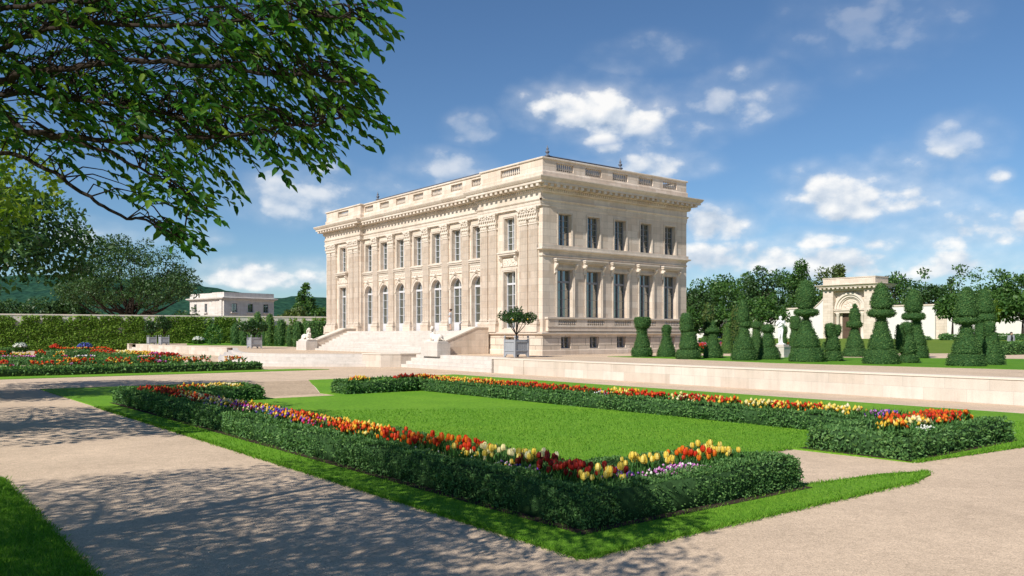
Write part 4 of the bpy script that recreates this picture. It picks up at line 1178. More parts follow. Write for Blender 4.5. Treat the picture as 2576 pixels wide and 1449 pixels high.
for (u0, u1, v0, v1, cols, n, ty, lab) in NEARC:
    n = int(n*1.02)
    for k in range(n):
        u = rt.uniform(u0, u1); v = rt.uniform(v0, v1); c = rt.choice(cols)
        g = get_kind(c); j = rt.randrange(4); src = g[j]
        if not used[c][j]: o = src; used[c][j] = True
        else: o = copy_tree(src)
        o.location = W(u, v, .36+rt.uniform(-.04, .05)); o.rotation_euler = (rt.uniform(-.12, .12), rt.uniform(-.12, .12), rt.uniform(0, 6.3))
        s = rt.uniform(.66, .98); o.scale = (s, s, s)
        tag(o, lab, 'tulip', lab.replace(' tulip ', ' tulips ', 1))
    m = int(n*9)
    uu = u0-.1+(u1-u0+.2)*fm.r.random(m); vv = v0-.12+(v1-v0+.24)*fm.r.random(m)
    fm.leaves(uvworld(np.stack([vv, uu, .28+.07*fm.r.random(m)], 1)), .20, 1.5, wd=.10)
# the rest of the near border: drifts of small blooms farther along
def drift(fmx, u0, u1, v0, v1, kinds_, dens, size, z=.46, tall=1.3, leaf=.16, zr=.10):
    A = (u1-u0)*(v1-v0); n = max(3, int(A*dens))
    u = u0+(u1-u0)*fmx.r.random(n); v = v0+(v1-v0)*fmx.r.random(n)
    ks = fmx.r.integers(0, len(kinds_), n)
    hz = z+zr*fmx.r.random(n)-.10*np.abs((v-(v0+v1)/2)/max(.1, (v1-v0)/2))**2
    P = uvworld(np.stack([v, u, hz], 1))
    for q, kd in enumerate(kinds_): fmx.blooms(P[ks == q], kd, size, tall)
    m = int(n*2.6); u = u0+(u1-u0)*fmx.r.random(m); v = v0-.06+(v1-v0+.12)*fmx.r.random(m)
    fmx.leaves(uvworld(np.stack([v, u, z-.16+.12*fmx.r.random(m)], 1)), leaf, 1.3, wd=.14)
D = [(7.5, 8.7, 1.5, 2.2, ['orange', 'yellow', 'yellow', 'orange'], 95, .075), (8.2, 9.6, 1.42, 1.85, ['red', 'red', 'orange'], 95, .075), (8.6, 10.6, 1.75, 2.2, ['yellow', 'yellow', 'orange'], 110, .072),
     (9.6, 10.4, 1.42, 1.8, ['red', 'magenta'], 70, .07), (10.5, 12.2, 1.6, 2.2, ['yellow', 'orange', 'red'], 110, .07), (10.6, 12.4, 1.4, 1.75, ['orange', 'yellow', 'purple'], 90, .065), (12.1, 13.4, 1.5, 2.2, ['purple', 'blue', 'yellow', 'blue'], 130, .06),
     (13.2, 15.2, 1.4, 1.9, ['dark', 'purple', 'cream', 'magenta'], 120, .06), (13.2, 15.6, 1.85, 2.2, ['yellow', 'yellow', 'orange'], 110, .065), (15.4, 17.2, 1.4, 2.2, ['cream', 'yellow', 'cream', 'purple'], 110, .07),
     (17.0, 18.6, 1.4, 2.2, ['red', 'red', 'cream'], 90, .075), (18.4, 20.2, 1.4, 2.2, ['red', 'cream', 'orange', 'yellow'], 90, .075), (20.0, 22.4, 1.4, 2.2, ['red', 'orange', 'red'], 70, .08), (22.9, 23.9, 1.4, 2.2, ['dark', 'red'], 40, .08),
     (3.0, 4.6, 1.38, 1.58, ['cream', 'white', 'yellow'], 120, .035), (2.4, 3.4, 1.34, 1.62, ['white', 'purple', 'pink'], 330, .042), (1.35, 1.9, 2.0, 2.5, ['purple', 'purple', 'pink'], 330, .042), (1.28, 1.62, 2.5, 3.9, ['pink', 'pink', 'white'], 360, .044),
     (5.0, 6.4, 1.4, 1.6, ['cream', 'white', 'yellow'], 110, .04), (23.1, 23.8, 2.6, 3.6, ['red', 'orange', 'yellow'], 80, .085), (23.1, 23.8, 3.3, 4.9, ['yellow', 'yellow', 'cream'], 85, .08)]
for d in D:
    small = d[6] < .05
    drift(fm, d[0], d[1], d[2], d[3], d[4], d[5], d[6], .40 if small else .47, 1.0 if small else 1.35, .08 if small else .17)
fm.build('border_flowers', 'mixed red, yellow and purple blooms of the near border beyond the big tulips', 'flowers')
ff = FlowerMass(32)
def fd(px0, px1, v0, v1, kd, dens=75, size=.085, z=.46):
    a, b = sorted((u_of(px0, (v0+v1)/2), u_of(px1, (v0+v1)/2)))
    drift(ff, a, b, v0, v1, kd, dens, size, z, 1.3, .18)
for (x0, x1, kd) in ((1052, 1110, ['red', 'dark']), (1090, 1200, ['yellow', 'yellow', 'orange']), (1195, 1290, ['red', 'orange', 'yellow']), (1280, 1385, ['red', 'red', 'dark', 'orange']), (1385, 1500, ['red', 'dark', 'red', 'orange']),
                     (1530, 1605, ['yellow', 'yellow', 'red']), (1590, 1668, ['red', 'red', 'orange']), (1700, 1770, ['red', 'dark', 'cream']), (1762, 1850, ['red', 'red', 'yellow']), (1880, 1945, ['yellow', 'yellow', 'cream']), (1940, 2005, ['yellow', 'yellow', 'red']),
                     (2000, 2080, ['orange', 'red', 'yellow']), (2078, 2165, ['yellow', 'yellow', 'cream'])):
    fd(x0, x1, 12.85, 13.5, kd, 95, .090 if x0 > 1500 else .082)
fd(1500, 1535, 12.8, 13.2, ['pink', 'white'], 150, .05, .40)
def fduv(u0, u1, v0, v1, kd, dens, size, z=.52): drift(ff, u0, u1, v0, v1, kd, dens*1.3, size, z, 1.3, .2)
fduv(1.75, 2.6, 12.9, 13.6, ['orange', 'red', 'orange'], 120, .08); fduv(1.7, 2.6, 12.1, 13.0, ['orange', 'red', 'red'], 110, .08); fduv(1.75, 2.7, 11.2, 12.2, ['orange', 'red', 'orange'], 100, .08)
fduv(1.6, 2.1, 10.6, 11.5, ['cream', 'cream', 'yellow'], 85, .085, .52); fduv(1.6, 1.95, 11.6, 12.4, ['red', 'orange', 'yellow'], 90, .08); fduv(1.7, 2.1, 9.8, 10.5, ['yellow', 'yellow', 'orange'], 75, .085)
fduv(1.4, 1.65, 10.3, 11.3, ['white'], 330, .04, .42); fduv(3.2, 3.9, 12.8, 13.3, ['pink', 'purple'], 220, .05, .46)
fduv(23.3, 23.8, 9.3, 10.2, ['yellow', 'yellow', 'orange'], 80, .09); fduv(23.3, 23.8, 11.4, 12.6, ['red', 'dark'], 80, .10); fduv(23.3, 23.8, 12.4, 13.2, ['yellow', 'orange'], 80, .09)
ff.build('border_flowers', 'red, orange and yellow tulips and pansies of the border across the lawn', 'flowers')
# left garden: mounds of bedding plants
fl = FlowerMass(33)
def mound(px0, px1, u, dv, kd, h, dens=26, size=.145, vofs=0):
    for q in range(1):
        t0, t1 = (px0-CX)/F_PX, (px1-CX)/F_PX
        # v from picture column at this u
        f_ = lambda t: (C0.x+u*UX - t*(C0.y+u*UY))/(t*VY-VX)
        v0, v1 = sorted((f_(t0), f_(t1))); n = int((v1-v0)*dv*dens)+6
        v = v0+(v1-v0)*fl.r.random(n); uu = u+dv*(fl.r.random(n)-.5)
        w = (v-v0)/(v1-v0); prof = np.clip(np.minimum(w, 1-w)*6, 0.25, 1)
        ks = fl.r.integers(0, len(kd), n)
        h_ = h*.76; P = uvworld(np.stack([v, uu, .30+(h_-.30)*prof*(.62+.43*fl.r.random(n))], 1))
        for j, kk in enumerate(kd): fl.blooms(P[ks == j], kk, size, .8)
        m = n; v = v0+(v1-v0)*fl.r.random(m); uu = u+dv*1.1*(fl.r.random(m)-.5); w = (v-v0)/(v1-v0); prof = np.clip(np.minimum(w, 1-w)*6, 0.2, 1)
        fl.leaves(uvworld(np.stack([v, uu, .30+(h*.76-.30)*prof*fl.r.random(m)], 1)), .28, .8, 'shrub', .5)
def zx(x): return x*.2717*.6708
for (a, b, kd, h) in ((-40, 155, ['red', 'orange', 'red'], 1.05), (160, 240, ['magenta', 'pink'], .72), (385, 540, ['red', 'red', 'orange'], 1.0), (545, 770, ['red', 'orange', 'red'], 1.0), (780, 930, ['orange', 'yellow', 'red'], .98), (860, 1130, ['yellow', 'orange', 'orange'], 1.1),
                      (1040, 1330, ['orange', 'red', 'orange', 'red'], 1.12), (930, 1010, ['pink', 'magenta'], .70), (1430, 1600, ['red', 'orange', 'yellow'], 1.1), (1590, 1830, ['red', 'yellow', 'orange'], 1.08), (1890, 2140, ['red', 'orange', 'red'], 1.0), (2060, 2250, ['red', 'dark'], 1.15), (2110, 2300, ['magenta', 'pink'], .85)):
    mound(zx(a), zx(b), 49.0, 1.1, kd, h)
for (a, b, kd, h) in ((409, 492, ['yellow', 'orange', 'red', 'yellow'], 1.05), (478, 530, ['orange', 'red'], 1.05), (563, 616, ['orange', 'yellow', 'orange'], 1.05)):
    mound(a, b, 49.0, 1.0, kd, h)
def mound_px(px0, py0, px1, py1, dv, kd, h, dens, size, base=.0):
    A, B = gp(px0, py0), gp(px1, py1); L = (B-A).length; n = int(L*dv*dens)+6; d = (B-A)/L; nn = Vector((-d.y, d.x, 0))
    w = fl.r.random(n); q = (fl.r.random(n)-.5)*dv; prof = np.clip(np.minimum(w, 1-w)*6, .3, 1)
    P = np.stack([A.x+(B.x-A.x)*w+nn.x*q, A.y+(B.y-A.y)*w+nn.y*q, base+.2+(h-.2)*prof*(.55+.5*fl.r.random(n))], 1); ks = fl.r.integers(0, len(kd), n)
    for j, kk in enumerate(kd): fl.blooms(P[ks == j], kk, size, .8)
    m = int(n*1.8); w = fl.r.random(m); q = (fl.r.random(m)-.5)*dv*1.1; prof = np.clip(np.minimum(w, 1-w)*6, .3, 1)
    fl.leaves(np.stack([A.x+(B.x-A.x)*w+nn.x*q, A.y+(B.y-A.y)*w+nn.y*q, base+.1+(h-.25)*prof*fl.r.random(m)], 1), .26, .8, 'shrub', .5)
for (a, b, kd, h) in ((-20, 480, ['pink', 'magenta', 'pink'], .28), (820, 930, ['magenta', 'red'], .3), (1040, 1330, ['pink', 'purple', 'white'], .3), (1900, 2100, ['pink', 'cream'], .3)):
    mound_px(zx(a), 918.2, zx(b), 917.6, .5, kd, h, 26, .15, .36)
for (a, b, kd, h) in ((-60, 100, ['red', 'orange'], .75), (90, 480, ['yellow', 'yellow', 'orange'], .6), (460, 650, ['red', 'dark', 'orange'], .8), (755, 910, ['orange', 'yellow', 'cream'], .75)):
    mound_px(zx(a), 907, zx(b), 906.5, 1.2, kd, h, 20, .18)
for (a, b, kd, h) in ((800, 905, ['red', 'orange'], .35), (930, 1170, ['red', 'orange', 'yellow'], .35), (1100, 1300, ['red', 'yellow', 'dark'], .4), (1270, 1510, ['red', 'orange'], .4)):
    mound_px(zx(a), 897.2, zx(b), 897.2, 1.0, kd, h, 18, .2, .5)
for (p0, q0, p1, q1, kd) in ((236, 899, 300, 902.5, ['red', 'orange', 'red']), (295, 901.5, 345, 905.5, ['yellow', 'yellow', 'cream']), (340, 904.5, 395, 909.5, ['yellow', 'orange', 'yellow']), (390, 908.5, 420, 912, ['magenta', 'red', 'pink']), (418, 911.5, 441, 914, ['red', 'dark'])):
    mound_px(p0, q0, p1, q1, 1.3, kd, .72, 17, .19)
fl.build('bedding_flowers', 'red, yellow and pink bedding flowers over the low hedges of the left garden', 'flowers')

# ------------------------------------------------------------------ topiary: clipped yews in the shapes of chess pieces
def surf_leaves(prof, r, dens, size, wob, seed):
    """cards on a surface of revolution; prof (radius, z)"""
    P, Nn = [], []
    for (r0, z0), (r1, z1) in zip(prof, prof[1:]):
        sl_ = math.hypot(r1-r0, z1-z0); A = math.pi*(r0+r1)*sl_; n = int(A*dens)
        if n == 0: continue
        t = r.random(n); a = r.random(n)*2*math.pi
        rad = r0+(r1-r0)*t; z = z0+(z1-z0)*t
        nr, nz = (z1-z0)/sl_, -(r1-r0)/sl_
        k = 1+wob*(np.sin(a*2+seed)+np.sin(a*3+z*3.1+seed*2)*.8+np.sin(a*5-z*4.7)*.5)
        P.append(np.stack([rad*k*np.cos(a), rad*k*np.sin(a), z], 1)); Nn.append(np.stack([nr*np.cos(a), nr*np.sin(a), np.full(n, nz)], 1))
    P = np.concatenate(P); Nn = np.concatenate(Nn); n = len(P)
    P = P+Nn*((r.random(n)-.55)*size*.5)[:, None]
    Dd = unit(rdirs(r, n)*.9+Nn*.25+np.array([0, 0, .35])); s = size*(.6+.8*r.random(n))
    return cards(P, Dd, unit(rdirs(r, n)*.42+Nn), s, s*.6, .08)
def lathe_arr(prof, n, wob, seed):
    V, Fq = [], []
    for (rad, z) in prof:
        for k in range(n):
            a = 2*math.pi*k/n; q = 1+wob*(math.sin(a*2+seed)+math.sin(a*3+z*3.1+seed*2)*.8+math.sin(a*5-z*4.7)*.5)
            V.append((rad*q*math.cos(a), rad*q*math.sin(a), z))
    for i in range(len(prof)-1):
        for k in range(n):
            k2 = (k+1) % n; Fq.append((i*n+k, i*n+k2, (i+1)*n+k2, (i+1)*n+k))
    return np.array(V), np.array(Fq)
def smooth_prof(pts):
    out = []
    for i in range(len(pts)-1):
        p0, p1, p2, p3 = pts[max(i-1, 0)], pts[i], pts[i+1], pts[min(i+2, len(pts)-1)]
        for q in range(4):
            t = q/4; c = []
            for a in (0, 1):
                c.append(.5*(2*p1[a]+(p2[a]-p0[a])*t+(2*p0[a]-5*p1[a]+4*p2[a]-p3[a])*t*t+(3*p1[a]-p0[a]-3*p2[a]+p3[a])*t**3))
            out.append((max(.02, c[0]), c[1]))
    out.append(pts[-1]); return out
tseed = [0]
def topiary(Z, cx, by, tiers, label, mat='yew', Y=None, bz=TZ):
    """tiers: (name, dx, [(half width, y)...]) in the coordinates of a picture crop Z=(k,x0,y0)"""
    k, x0, y0 = Z
    px, py = x0+cx*k, y0+by*k
    if Y is None: base = gp(px, py, bz)
    else: base = Vector(((px-CX)/F_PX*Y, Y, bz))
    s = k*base.y/F_PX
    root = empty('topiary_yew', base); tag(root, label, 'topiary', 'clipped yews shaped like chess pieces')
    for (nm, dx, pr) in tiers:
        tseed[0] += 1; sd = tseed[0]*1.37
        r = np.random.default_rng(100+tseed[0])
        prof = [(max(.02, w*s), (by-y)*s) for w, y in pr]
        kk = {'collar': 1.08, 'base': 1.03}.get(nm, 1.0); m_ = len(prof)
        prof = [(p[0]*kk*(.86 if nm == 'body' and i >= 3 else 1)*(.90 if nm in ('body', 'head', 'crown') and i == 0 else 1), p[1]) for i, p in enumerate(prof)]
        prof = smooth_prof(prof)
        V, Fc = surf_leaves(prof, r, 520, .068, .016, sd)
        Vc, Fcc = lathe_arr([(max(.01, p[0]-.02), p[1]) for p in prof], 28, .016, sd)
        n = len(Vc)
        V2 = np.concatenate([Vc, V]); V2[:, 0] += dx*s
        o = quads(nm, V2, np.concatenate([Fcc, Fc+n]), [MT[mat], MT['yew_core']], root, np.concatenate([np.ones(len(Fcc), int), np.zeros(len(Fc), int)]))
    return root
Z3 = (.2315, 1542.9, 603.7); Z4 = (.2448, 1945.4, 637.3)
topiary(Z3, 312, 1272, [('base', 0, [(100, 1272), (107, 1235), (104, 1200), (88, 1172), (40, 1160)]), ('body', 0, [(60, 1185), (84, 1165), (74, 1110), (64, 1050), (60, 1000), (66, 965), (40, 950)]), ('head', 3, [(50, 965), (78, 945), (86, 915), (87, 865), (80, 848), (30, 845)])], 'dark green topiary rook with a flat square top, nearest the palace wall')
topiary(Z3, 577, 1272, [('base', 0, [(94, 1272), (96, 1235), (86, 1190), (66, 1140), (50, 1090), (42, 1040), (44, 1010), (20, 1005)]), ('head', 2, [(25, 1012), (46, 1000), (50, 968), (44, 940), (24, 926), (3, 924)])], 'small dark topiary pawn with a round ball head beside the rook')
topiary(Z3, 816, 1295, [('base', 0, [(118, 1295), (130, 1265), (122, 1220), (100, 1195), (40, 1185)]), ('body', 4, [(60, 1205), (100, 1180), (96, 1120), (92, 1050), (88, 1010), (50, 995)]), ('head', -20, [(50, 1010), (70, 980), (72, 930), (66, 850), (50, 810), (20, 798), (3, 797)])], 'topiary with a tall smooth egg head on a shaggy body, right of the small pawn')
topiary(Z3, 1084, 1285, [('base', 0, [(98, 1285), (102, 1250), (86, 1190), (62, 1120), (46, 1060), (42, 1020), (36, 1005)]), ('collar', -8, [(25, 1012), (60, 1002), (64, 980), (45, 962), (28, 950)]), ('head', 0, [(28, 955), (26, 930), (14, 890), (3, 872)])], 'small topiary bishop with a thin pointed tip and flat collar')
topiary(Z3, 1420, 1310, [('base', 0, [(128, 1310), (135, 1275), (126, 1220), (112, 1195), (50, 1188)]), ('body', 0, [(80, 1205), (108, 1185), (94, 1110), (74, 1030), (54, 960), (30, 945)]), ('collar', 14, [(30, 948), (56, 940), (58, 905), (40, 885), (20, 880)]), ('head', -5, [(58, 890), (62, 850), (56, 780), (44, 710), (24, 665), (4, 648)])], 'tall dark topiary spire with one thick collar, left of the white statue')
topiary(Z3, 1690, 1300, [('base', 0, [(112, 1300), (116, 1260), (100, 1210), (84, 1170), (60, 1160)]), ('body', -10, [(70, 1190), (80, 1150), (70, 1090), (56, 1020), (40, 1005)]), ('head', -12, [(40, 1015), (62, 990), (64, 955), (48, 932), (20, 922), (3, 921)])], 'topiary pawn with a domed head directly left of the statue pedestal')
topiary(Z3, 2105, 1325, [('base', 0, [(176, 1325), (180, 1290), (168, 1230), (140, 1175), (70, 1160)]), ('body', -10, [(120, 1180), (142, 1155), (116, 1060), (78, 960), (58, 880), (40, 862), (52, 830), (60, 815)]), ('collar', -8, [(50, 832), (105, 815), (120, 790), (105, 765), (60, 750)]), ('head', -18, [(56, 755), (84, 735), (100, 660), (104, 590), (84, 530), (50, 470), (22, 445), (4, 436)])], 'biggest topiary queen right of the statue, left of the gate')
topiary(Z4, 618, 1110, [('base', 0, [(86, 1110), (92, 1085), (82, 1040), (66, 1000), (40, 990)]), ('body', -8, [(50, 1010), (74, 985), (68, 920), (56, 850), (48, 790), (30, 775)]), ('neck', 40, [(20, 850), (36, 820), (40, 780), (36, 745), (20, 735)]), ('head', -36, [(24, 900), (46, 850), (50, 790), (46, 745), (28, 724), (4, 720)])], 'two lobed topiary knight in front of the left side of the gate')
topiary(Z4, 838, 1062, [('base', 0, [(110, 1062), (115, 1040), (104, 1000), (90, 975), (40, 970)]), ('body', -1, [(70, 985), (88, 965), (76, 900), (60, 840), (48, 790), (40, 770), (46, 755)]), ('collar', -6, [(40, 760), (66, 752), (70, 735), (64, 712), (30, 705)]), ('crown', -2, [(58, 715), (52, 660), (44, 600), (36, 570), (15, 562)]), ('finial', 0, [(12, 568), (22, 555), (24, 540), (18, 525), (4, 519)])], 'topiary bishop with a small ball tip standing before the gate doors')
topiary(Z4, 1108, 1138, [('base', 0, [(168, 1138), (172, 1105), (160, 1050), (140, 1000), (80, 985)]), ('body', 2, [(105, 1005), (124, 980), (110, 900), (88, 800), (72, 720), (56, 690), (62, 660), (66, 645)]), ('collar', 6, [(60, 660), (108, 645), (122, 620), (108, 590), (60, 575)]), ('head', 2, [(60, 580), (98, 560), (104, 530), (98, 480), (76, 410), (50, 345), (24, 315), (4, 303)])], 'tall topiary queen overlapping the right side of the gate')
topiary(Z4, 1392, 1130, [('base', 0, [(90, 1130), (96, 1100), (84, 1060), (60, 1040)]), ('body', -4, [(60, 1060), (78, 1010), (72, 930), (58, 860), (50, 800)]), ('neck', -90, [(30, 1010), (44, 950), (44, 860), (40, 790), (36, 750), (10, 735)]), ('head', -22, [(40, 830), (54, 790), (58, 750), (48, 720), (24, 708), (4, 706)])], 'two lobed topiary knight between the two tall queens right of the gate')
topiary(Z4, 1475, 1078, [('base', 0, [(104, 1078), (108, 1050), (98, 990), (84, 945), (50, 935)]), ('body', -4, [(70, 955), (92, 930), (76, 860), (60, 780), (54, 720), (50, 700), (56, 680)]), ('collar', -35, [(50, 685), (96, 672), (102, 650), (92, 625), (50, 612)]), ('head', -35, [(52, 618), (78, 590), (82, 540), (72, 470), (50, 410), (26, 370), (4, 356)])], 'slim topiary queen in front of the white wall right of the gate')
topiary(Z4, 1980, 1160, [('base', 0, [(170, 1160), (176, 1130), (164, 1075), (146, 1040), (80, 1028)]), ('body', 4, [(110, 1045), (136, 1020), (116, 930), (90, 840), (74, 780), (60, 750), (66, 725)]), ('collar', 2, [(60, 730), (100, 715), (108, 690), (96, 665), (60, 655)]), ('head', 10, [(70, 662), (104, 640), (106, 590), (94, 510), (72, 430), (46, 370), (20, 348), (4, 342)])], 'largest topiary queen in the front row at the right of the picture')
topiary(Z4, 2242, 1148, [('base', 0, [(114, 1148), (120, 1110), (106, 1040), (84, 960), (64, 880), (58, 820)]), ('head', -22, [(50, 840), (58, 780), (56, 735), (44, 712), (20, 704), (3, 703)])], 'round topped topiary pawn at the right of the front row')
topiary(Z4, 2172, 1100, [('base', 0, [(110, 1100), (104, 1000), (84, 900)]), ('body', -30, [(70, 920), (66, 820), (60, 720), (70, 690)]), ('collar', 0, [(50, 705), (92, 690), (96, 660), (86, 630), (50, 620)]), ('head', -2, [(60, 628), (84, 600), (82, 540), (64, 470), (44, 410), (20, 382), (4, 374)])], 'topiary queen behind the pawn at the right of the front row')
# farther pieces behind the front row
topiary(Z3, 1238, 1190, [('base', 0, [(66, 1190), (60, 1120), (46, 1010), (36, 940), (30, 905)]), ('head', 6, [(24, 915), (36, 900), (36, 880), (24, 864), (3, 860)])], 'bottle shaped pale topiary pawn behind the flat collared bishop', 'yew_pale', 62)
topiary(Z3, 990, 1140, [('cone', 0, [(56, 1140), (52, 1100), (40, 1030), (24, 980), (4, 963)])], 'pale clipped yew cone farther back behind the shaggy topiary', 'yew_pale', 66)
topiary(Z3, 1555, 1250, [('body', 0, [(64, 1250), (58, 1160), (48, 1060), (44, 980), (40, 960)]), ('head', 2, [(30, 965), (56, 955), (58, 930), (46, 905), (18, 892), (3, 890)])], 'mushroom headed topiary behind the dark spire and the domed pawn', 'yew', 59)
topiary(Z3, 1858, 1240, [('body', 0, [(40, 1240), (34, 1150), (26, 1060), (28, 1020)]), ('head', 2, [(20, 1025), (30, 1000), (30, 965), (22, 940), (3, 932)])], 'narrow topiary peeping out behind the white statue', 'yew', 60)
topiary(Z3, 1975, 1250, [('body', 0, [(80, 1250), (66, 1130), (48, 1020), (40, 965)]), ('head', 4, [(30, 980), (56, 960), (58, 900), (52, 850), (30, 828), (3, 824)])], 'topiary with a square head half hidden behind the biggest queen', 'yew', 57)
topiary(Z4, 525, 915, [('cone', 0, [(30, 915), (28, 880), (20, 830), (4, 797)])], 'small pale clipped yew beside the gate, left of the two lobed knight', 'yew_pale', 66)
topiary(Z4, 418, 915, [('column', 0, [(24, 915), (22, 860), (20, 790), (14, 762), (3, 757)])], 'narrow clipped yew column behind the biggest queen, before the white wall', 'yew', 64)
# the shaggy golden columns farther back
def column_shrub(px, py, w, h, Y, label, mat, seed, name='column_shrub', cat='shrub', group=None, bz=TZ, top=.35, dens=120, size=.2):
    b = Vector(((px-CX)/F_PX*Y, Y, bz)); s = Y/F_PX; r = np.random.default_rng(seed)
    W_, H_ = w*s/2, h*s
    prof = smooth_prof([(W_*.75, 0), (W_, H_*.25), (W_*.98, H_*.6), (W_*.8, H_*.85), (W_*top, H_*.97), (.03, H_)])
    V, Fc = surf_leaves(prof, r, dens, size, .05, seed)
    Vc, Fcc = lathe_arr([(max(.01, p[0]*.9), p[1]) for p in prof], 14, .05, seed); n = len(Vc)
    o = quads(name, np.concatenate([Vc, V]), np.concatenate([Fcc, Fc+n]), [MT[mat], MT['yew_core']], None, np.concatenate([np.ones(len(Fcc), int), np.zeros(len(Fc), int)]))
    o.location = b; tag(o, label, cat, group); return o
column_shrub(1783, 862, 24, 98, 80, 'yellowish shaggy conifer column standing behind the flat collared bishop', 'tree_olive', 41, bz=1.6)
column_shrub(1851, 862, 18, 90, 80, 'yellowish shaggy conifer column right behind the dark spire', 'tree_olive', 42, bz=1.6)
# bed of red flowers behind the topiary
fr_ = FlowerMass(34)
for (x0, x1) in ((925, 1030), (1130, 1250), (1880, 1960)):
    for q in range(2):
        n = 130; Y = 63+1.2*q; xs_ = (Z3[1]+(x0+(x1-x0)*fr_.r.random(n))*Z3[0]-CX)/F_PX*Y
        P = np.stack([xs_, Y+1.2*fr_.r.random(n), 1.25+.42*fr_.r.random(n)], 1); fr_.blooms(P, ['red', 'pink'][q] if x0 < 1500 else 'red', .075)
        P2 = P.copy(); P2[:, 2] = .95+.35*fr_.r.random(n); fr_.leaves(P2, .3, .8, 'shrub', .4)
fr_.build('bedding_flowers', 'red flowers in a bed behind the topiary yews', 'flowers')
def world_hedge(name, pts, w, h, bz, label, seed, size=.2, dens=90):
    """straight clipped hedge between two ground points"""
    a, b = Vector(pts[0]), Vector(pts[1]); d = b-a; L = math.hypot(d.x, d.y); r = np.random.default_rng(seed)
    V, Fc = leaf_box(r, -w/2, w/2, 0, L, 0, h, dens, size, None)
    cb = MB(); cb.box(-w/2+.05, w/2-.05, .05, L-.05, -.05, h-.05); n = len(cb.v)
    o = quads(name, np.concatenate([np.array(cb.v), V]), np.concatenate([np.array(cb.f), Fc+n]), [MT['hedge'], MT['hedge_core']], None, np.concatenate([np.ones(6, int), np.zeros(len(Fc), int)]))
    o.location = (a.x, a.y, bz); o.rotation_euler = (0, 0, math.atan2(-d.x, d.y)); tag(o, label, 'hedge'); return o
for (a_, b_, w_, h_, lab_, sd_) in ((gp(-90, 919.6), gp(441, 917.4), 1.1, .46, 'low dark hedge in the middle of the left flower garden', 21), (gp(100, 898.6), gp(236, 898.2), 1.2, .60, 'low dark hedge along the far side of the left flower garden', 22),
                                  (gp(244, 899.0), gp(438, 914.5), 1.2, .42, 'low dark hedge on the right side of the left flower garden', 23), (gp(-90, 894.5), gp(24, 894.2), 1.3, .75, 'rounded end of a low hedge behind the left flower garden, at the frame edge', 24)):
    world_hedge('hedge', [a_, b_], w_, h_, 0, lab_, sd_, .17, 95)
g0, g1 = gp(2514, 893.5, TZ), gp(2900, 880, TZ)
world_hedge('hedge', [(g0.x, g0.y+.7, 0), (g1.x+8, g1.y+2, 0)], 1.4, .80, TZ, 'thick square cut hedge in front of the man in the grey coat', 51, .16, 130)
for i, (x0, x1, y, h, lab) in enumerate(((1725, 1885, 865, 11, 'low clipped hedge on the bank below the white wall, right of the gate'), (2280, 2520, 868, 13, 'low clipped hedge on the bank behind the man in the grey coat'), (1540, 1600, 861, 6, 'small clipped hedge at the foot of the white wall corner'))):
    Y = 82; xa, xb = [(Z4[1]+q*Z4[0] if q > 0 else 0) for q in (x0, x1)]
    if i == 0: xa, xb = 2374, 2412
    if i == 1: xa, xb = 2500, 2700
    if i == 2: xa, xb = 2318, 2340
    world_hedge('hedge', [((xa-CX)/F_PX*Y, Y, 0), ((xb-CX)/F_PX*Y, Y+.6, 0)], .9, h*Y/F_PX, 1.72, lab, 60+i, .2, 90)
o = column_shrub(2376, 857, 24, 14, 83, 'low rounded clipped bush on top of the bank by the white wall', 'hedge', 44, 'round_bush', 'bush', bz=1.72, top=.7)
# ------------------------------------------------------------------ gate and white walls at the right
GC = at(2202, 856, 105); GC.z = 0
gate = empty('garden_gate', (GC.x, GC.y, 0), TH)       # local y runs left along the front, local x goes back
tag(gate, 'tall cream stone gateway with a carved arch over dark double doors', 'gate')
GW, GZ0, GZ1 = 7.27, 1.4, 8.95
gf = mfront(0)
mb = MB()
wall_holes(mb, gf, 0, GW, GZ0, 8.6, [(1.5, GW-1.45, GZ0+.05, 8.02)], .75)
mb.face([(0, 0, GZ0), (3.2, 0, GZ0), (3.2, 0, 8.6), (0, 0, 8.6)]); mb.face([(0, GW, GZ0), (3.2, GW, GZ0), (3.2, GW, 8.6), (0, GW, 8.6)]); mb.face([(3.2, 0, GZ0), (3.2, GW, GZ0), (3.2, GW, 8.6), (3.2, 0, 8.6)])
mb.build('wall', MT['gate_stone'], gate)
GO = [(3.2, 0), (0, 0), (0, GW), (3.2, GW)]
mb = MB(); mb.sweep([(0, 8.25), (.08, 8.27), (.12, 8.40), (.55, 8.44), (.60, 8.60), (.78, 8.72), (.80, 8.80), (0, 8.86)], GO, closed=True)
along([((0, -.4), (0, GW+.4))], .62, lambda x, y, h: mb.box(x-.52, x-.10, y-.16, y+.16, 8.24, 8.435)); along([((-.4, 0), (3.4, 0))], .62, lambda x, y, h: mb.box(x-.16, x+.16, -.52, -.10, 8.24, 8.435))
mb.build('cornice', MT['gate_stone'], gate)
mb = MB(); mb.box(.0, 3.2, .0, GW, 8.862, 9.62); mb.box(-.06, 3.26, -.06, GW+.06, 9.622, 9.75); mb.build('attic', MT['gate_stone'], gate)
oc = (1.5+GW-1.45)/2; ow = (GW-2.95)/2
mb = MB(); back = mfront(.74)
wall_holes(mb, back, oc-ow, oc+ow, GZ0, 8.02, [(oc-1.28, oc+1.28, GZ0+.05, 5.06)], .3); mb.build('niche_wall', MT['gate_stone'], gate)
mb = MB()
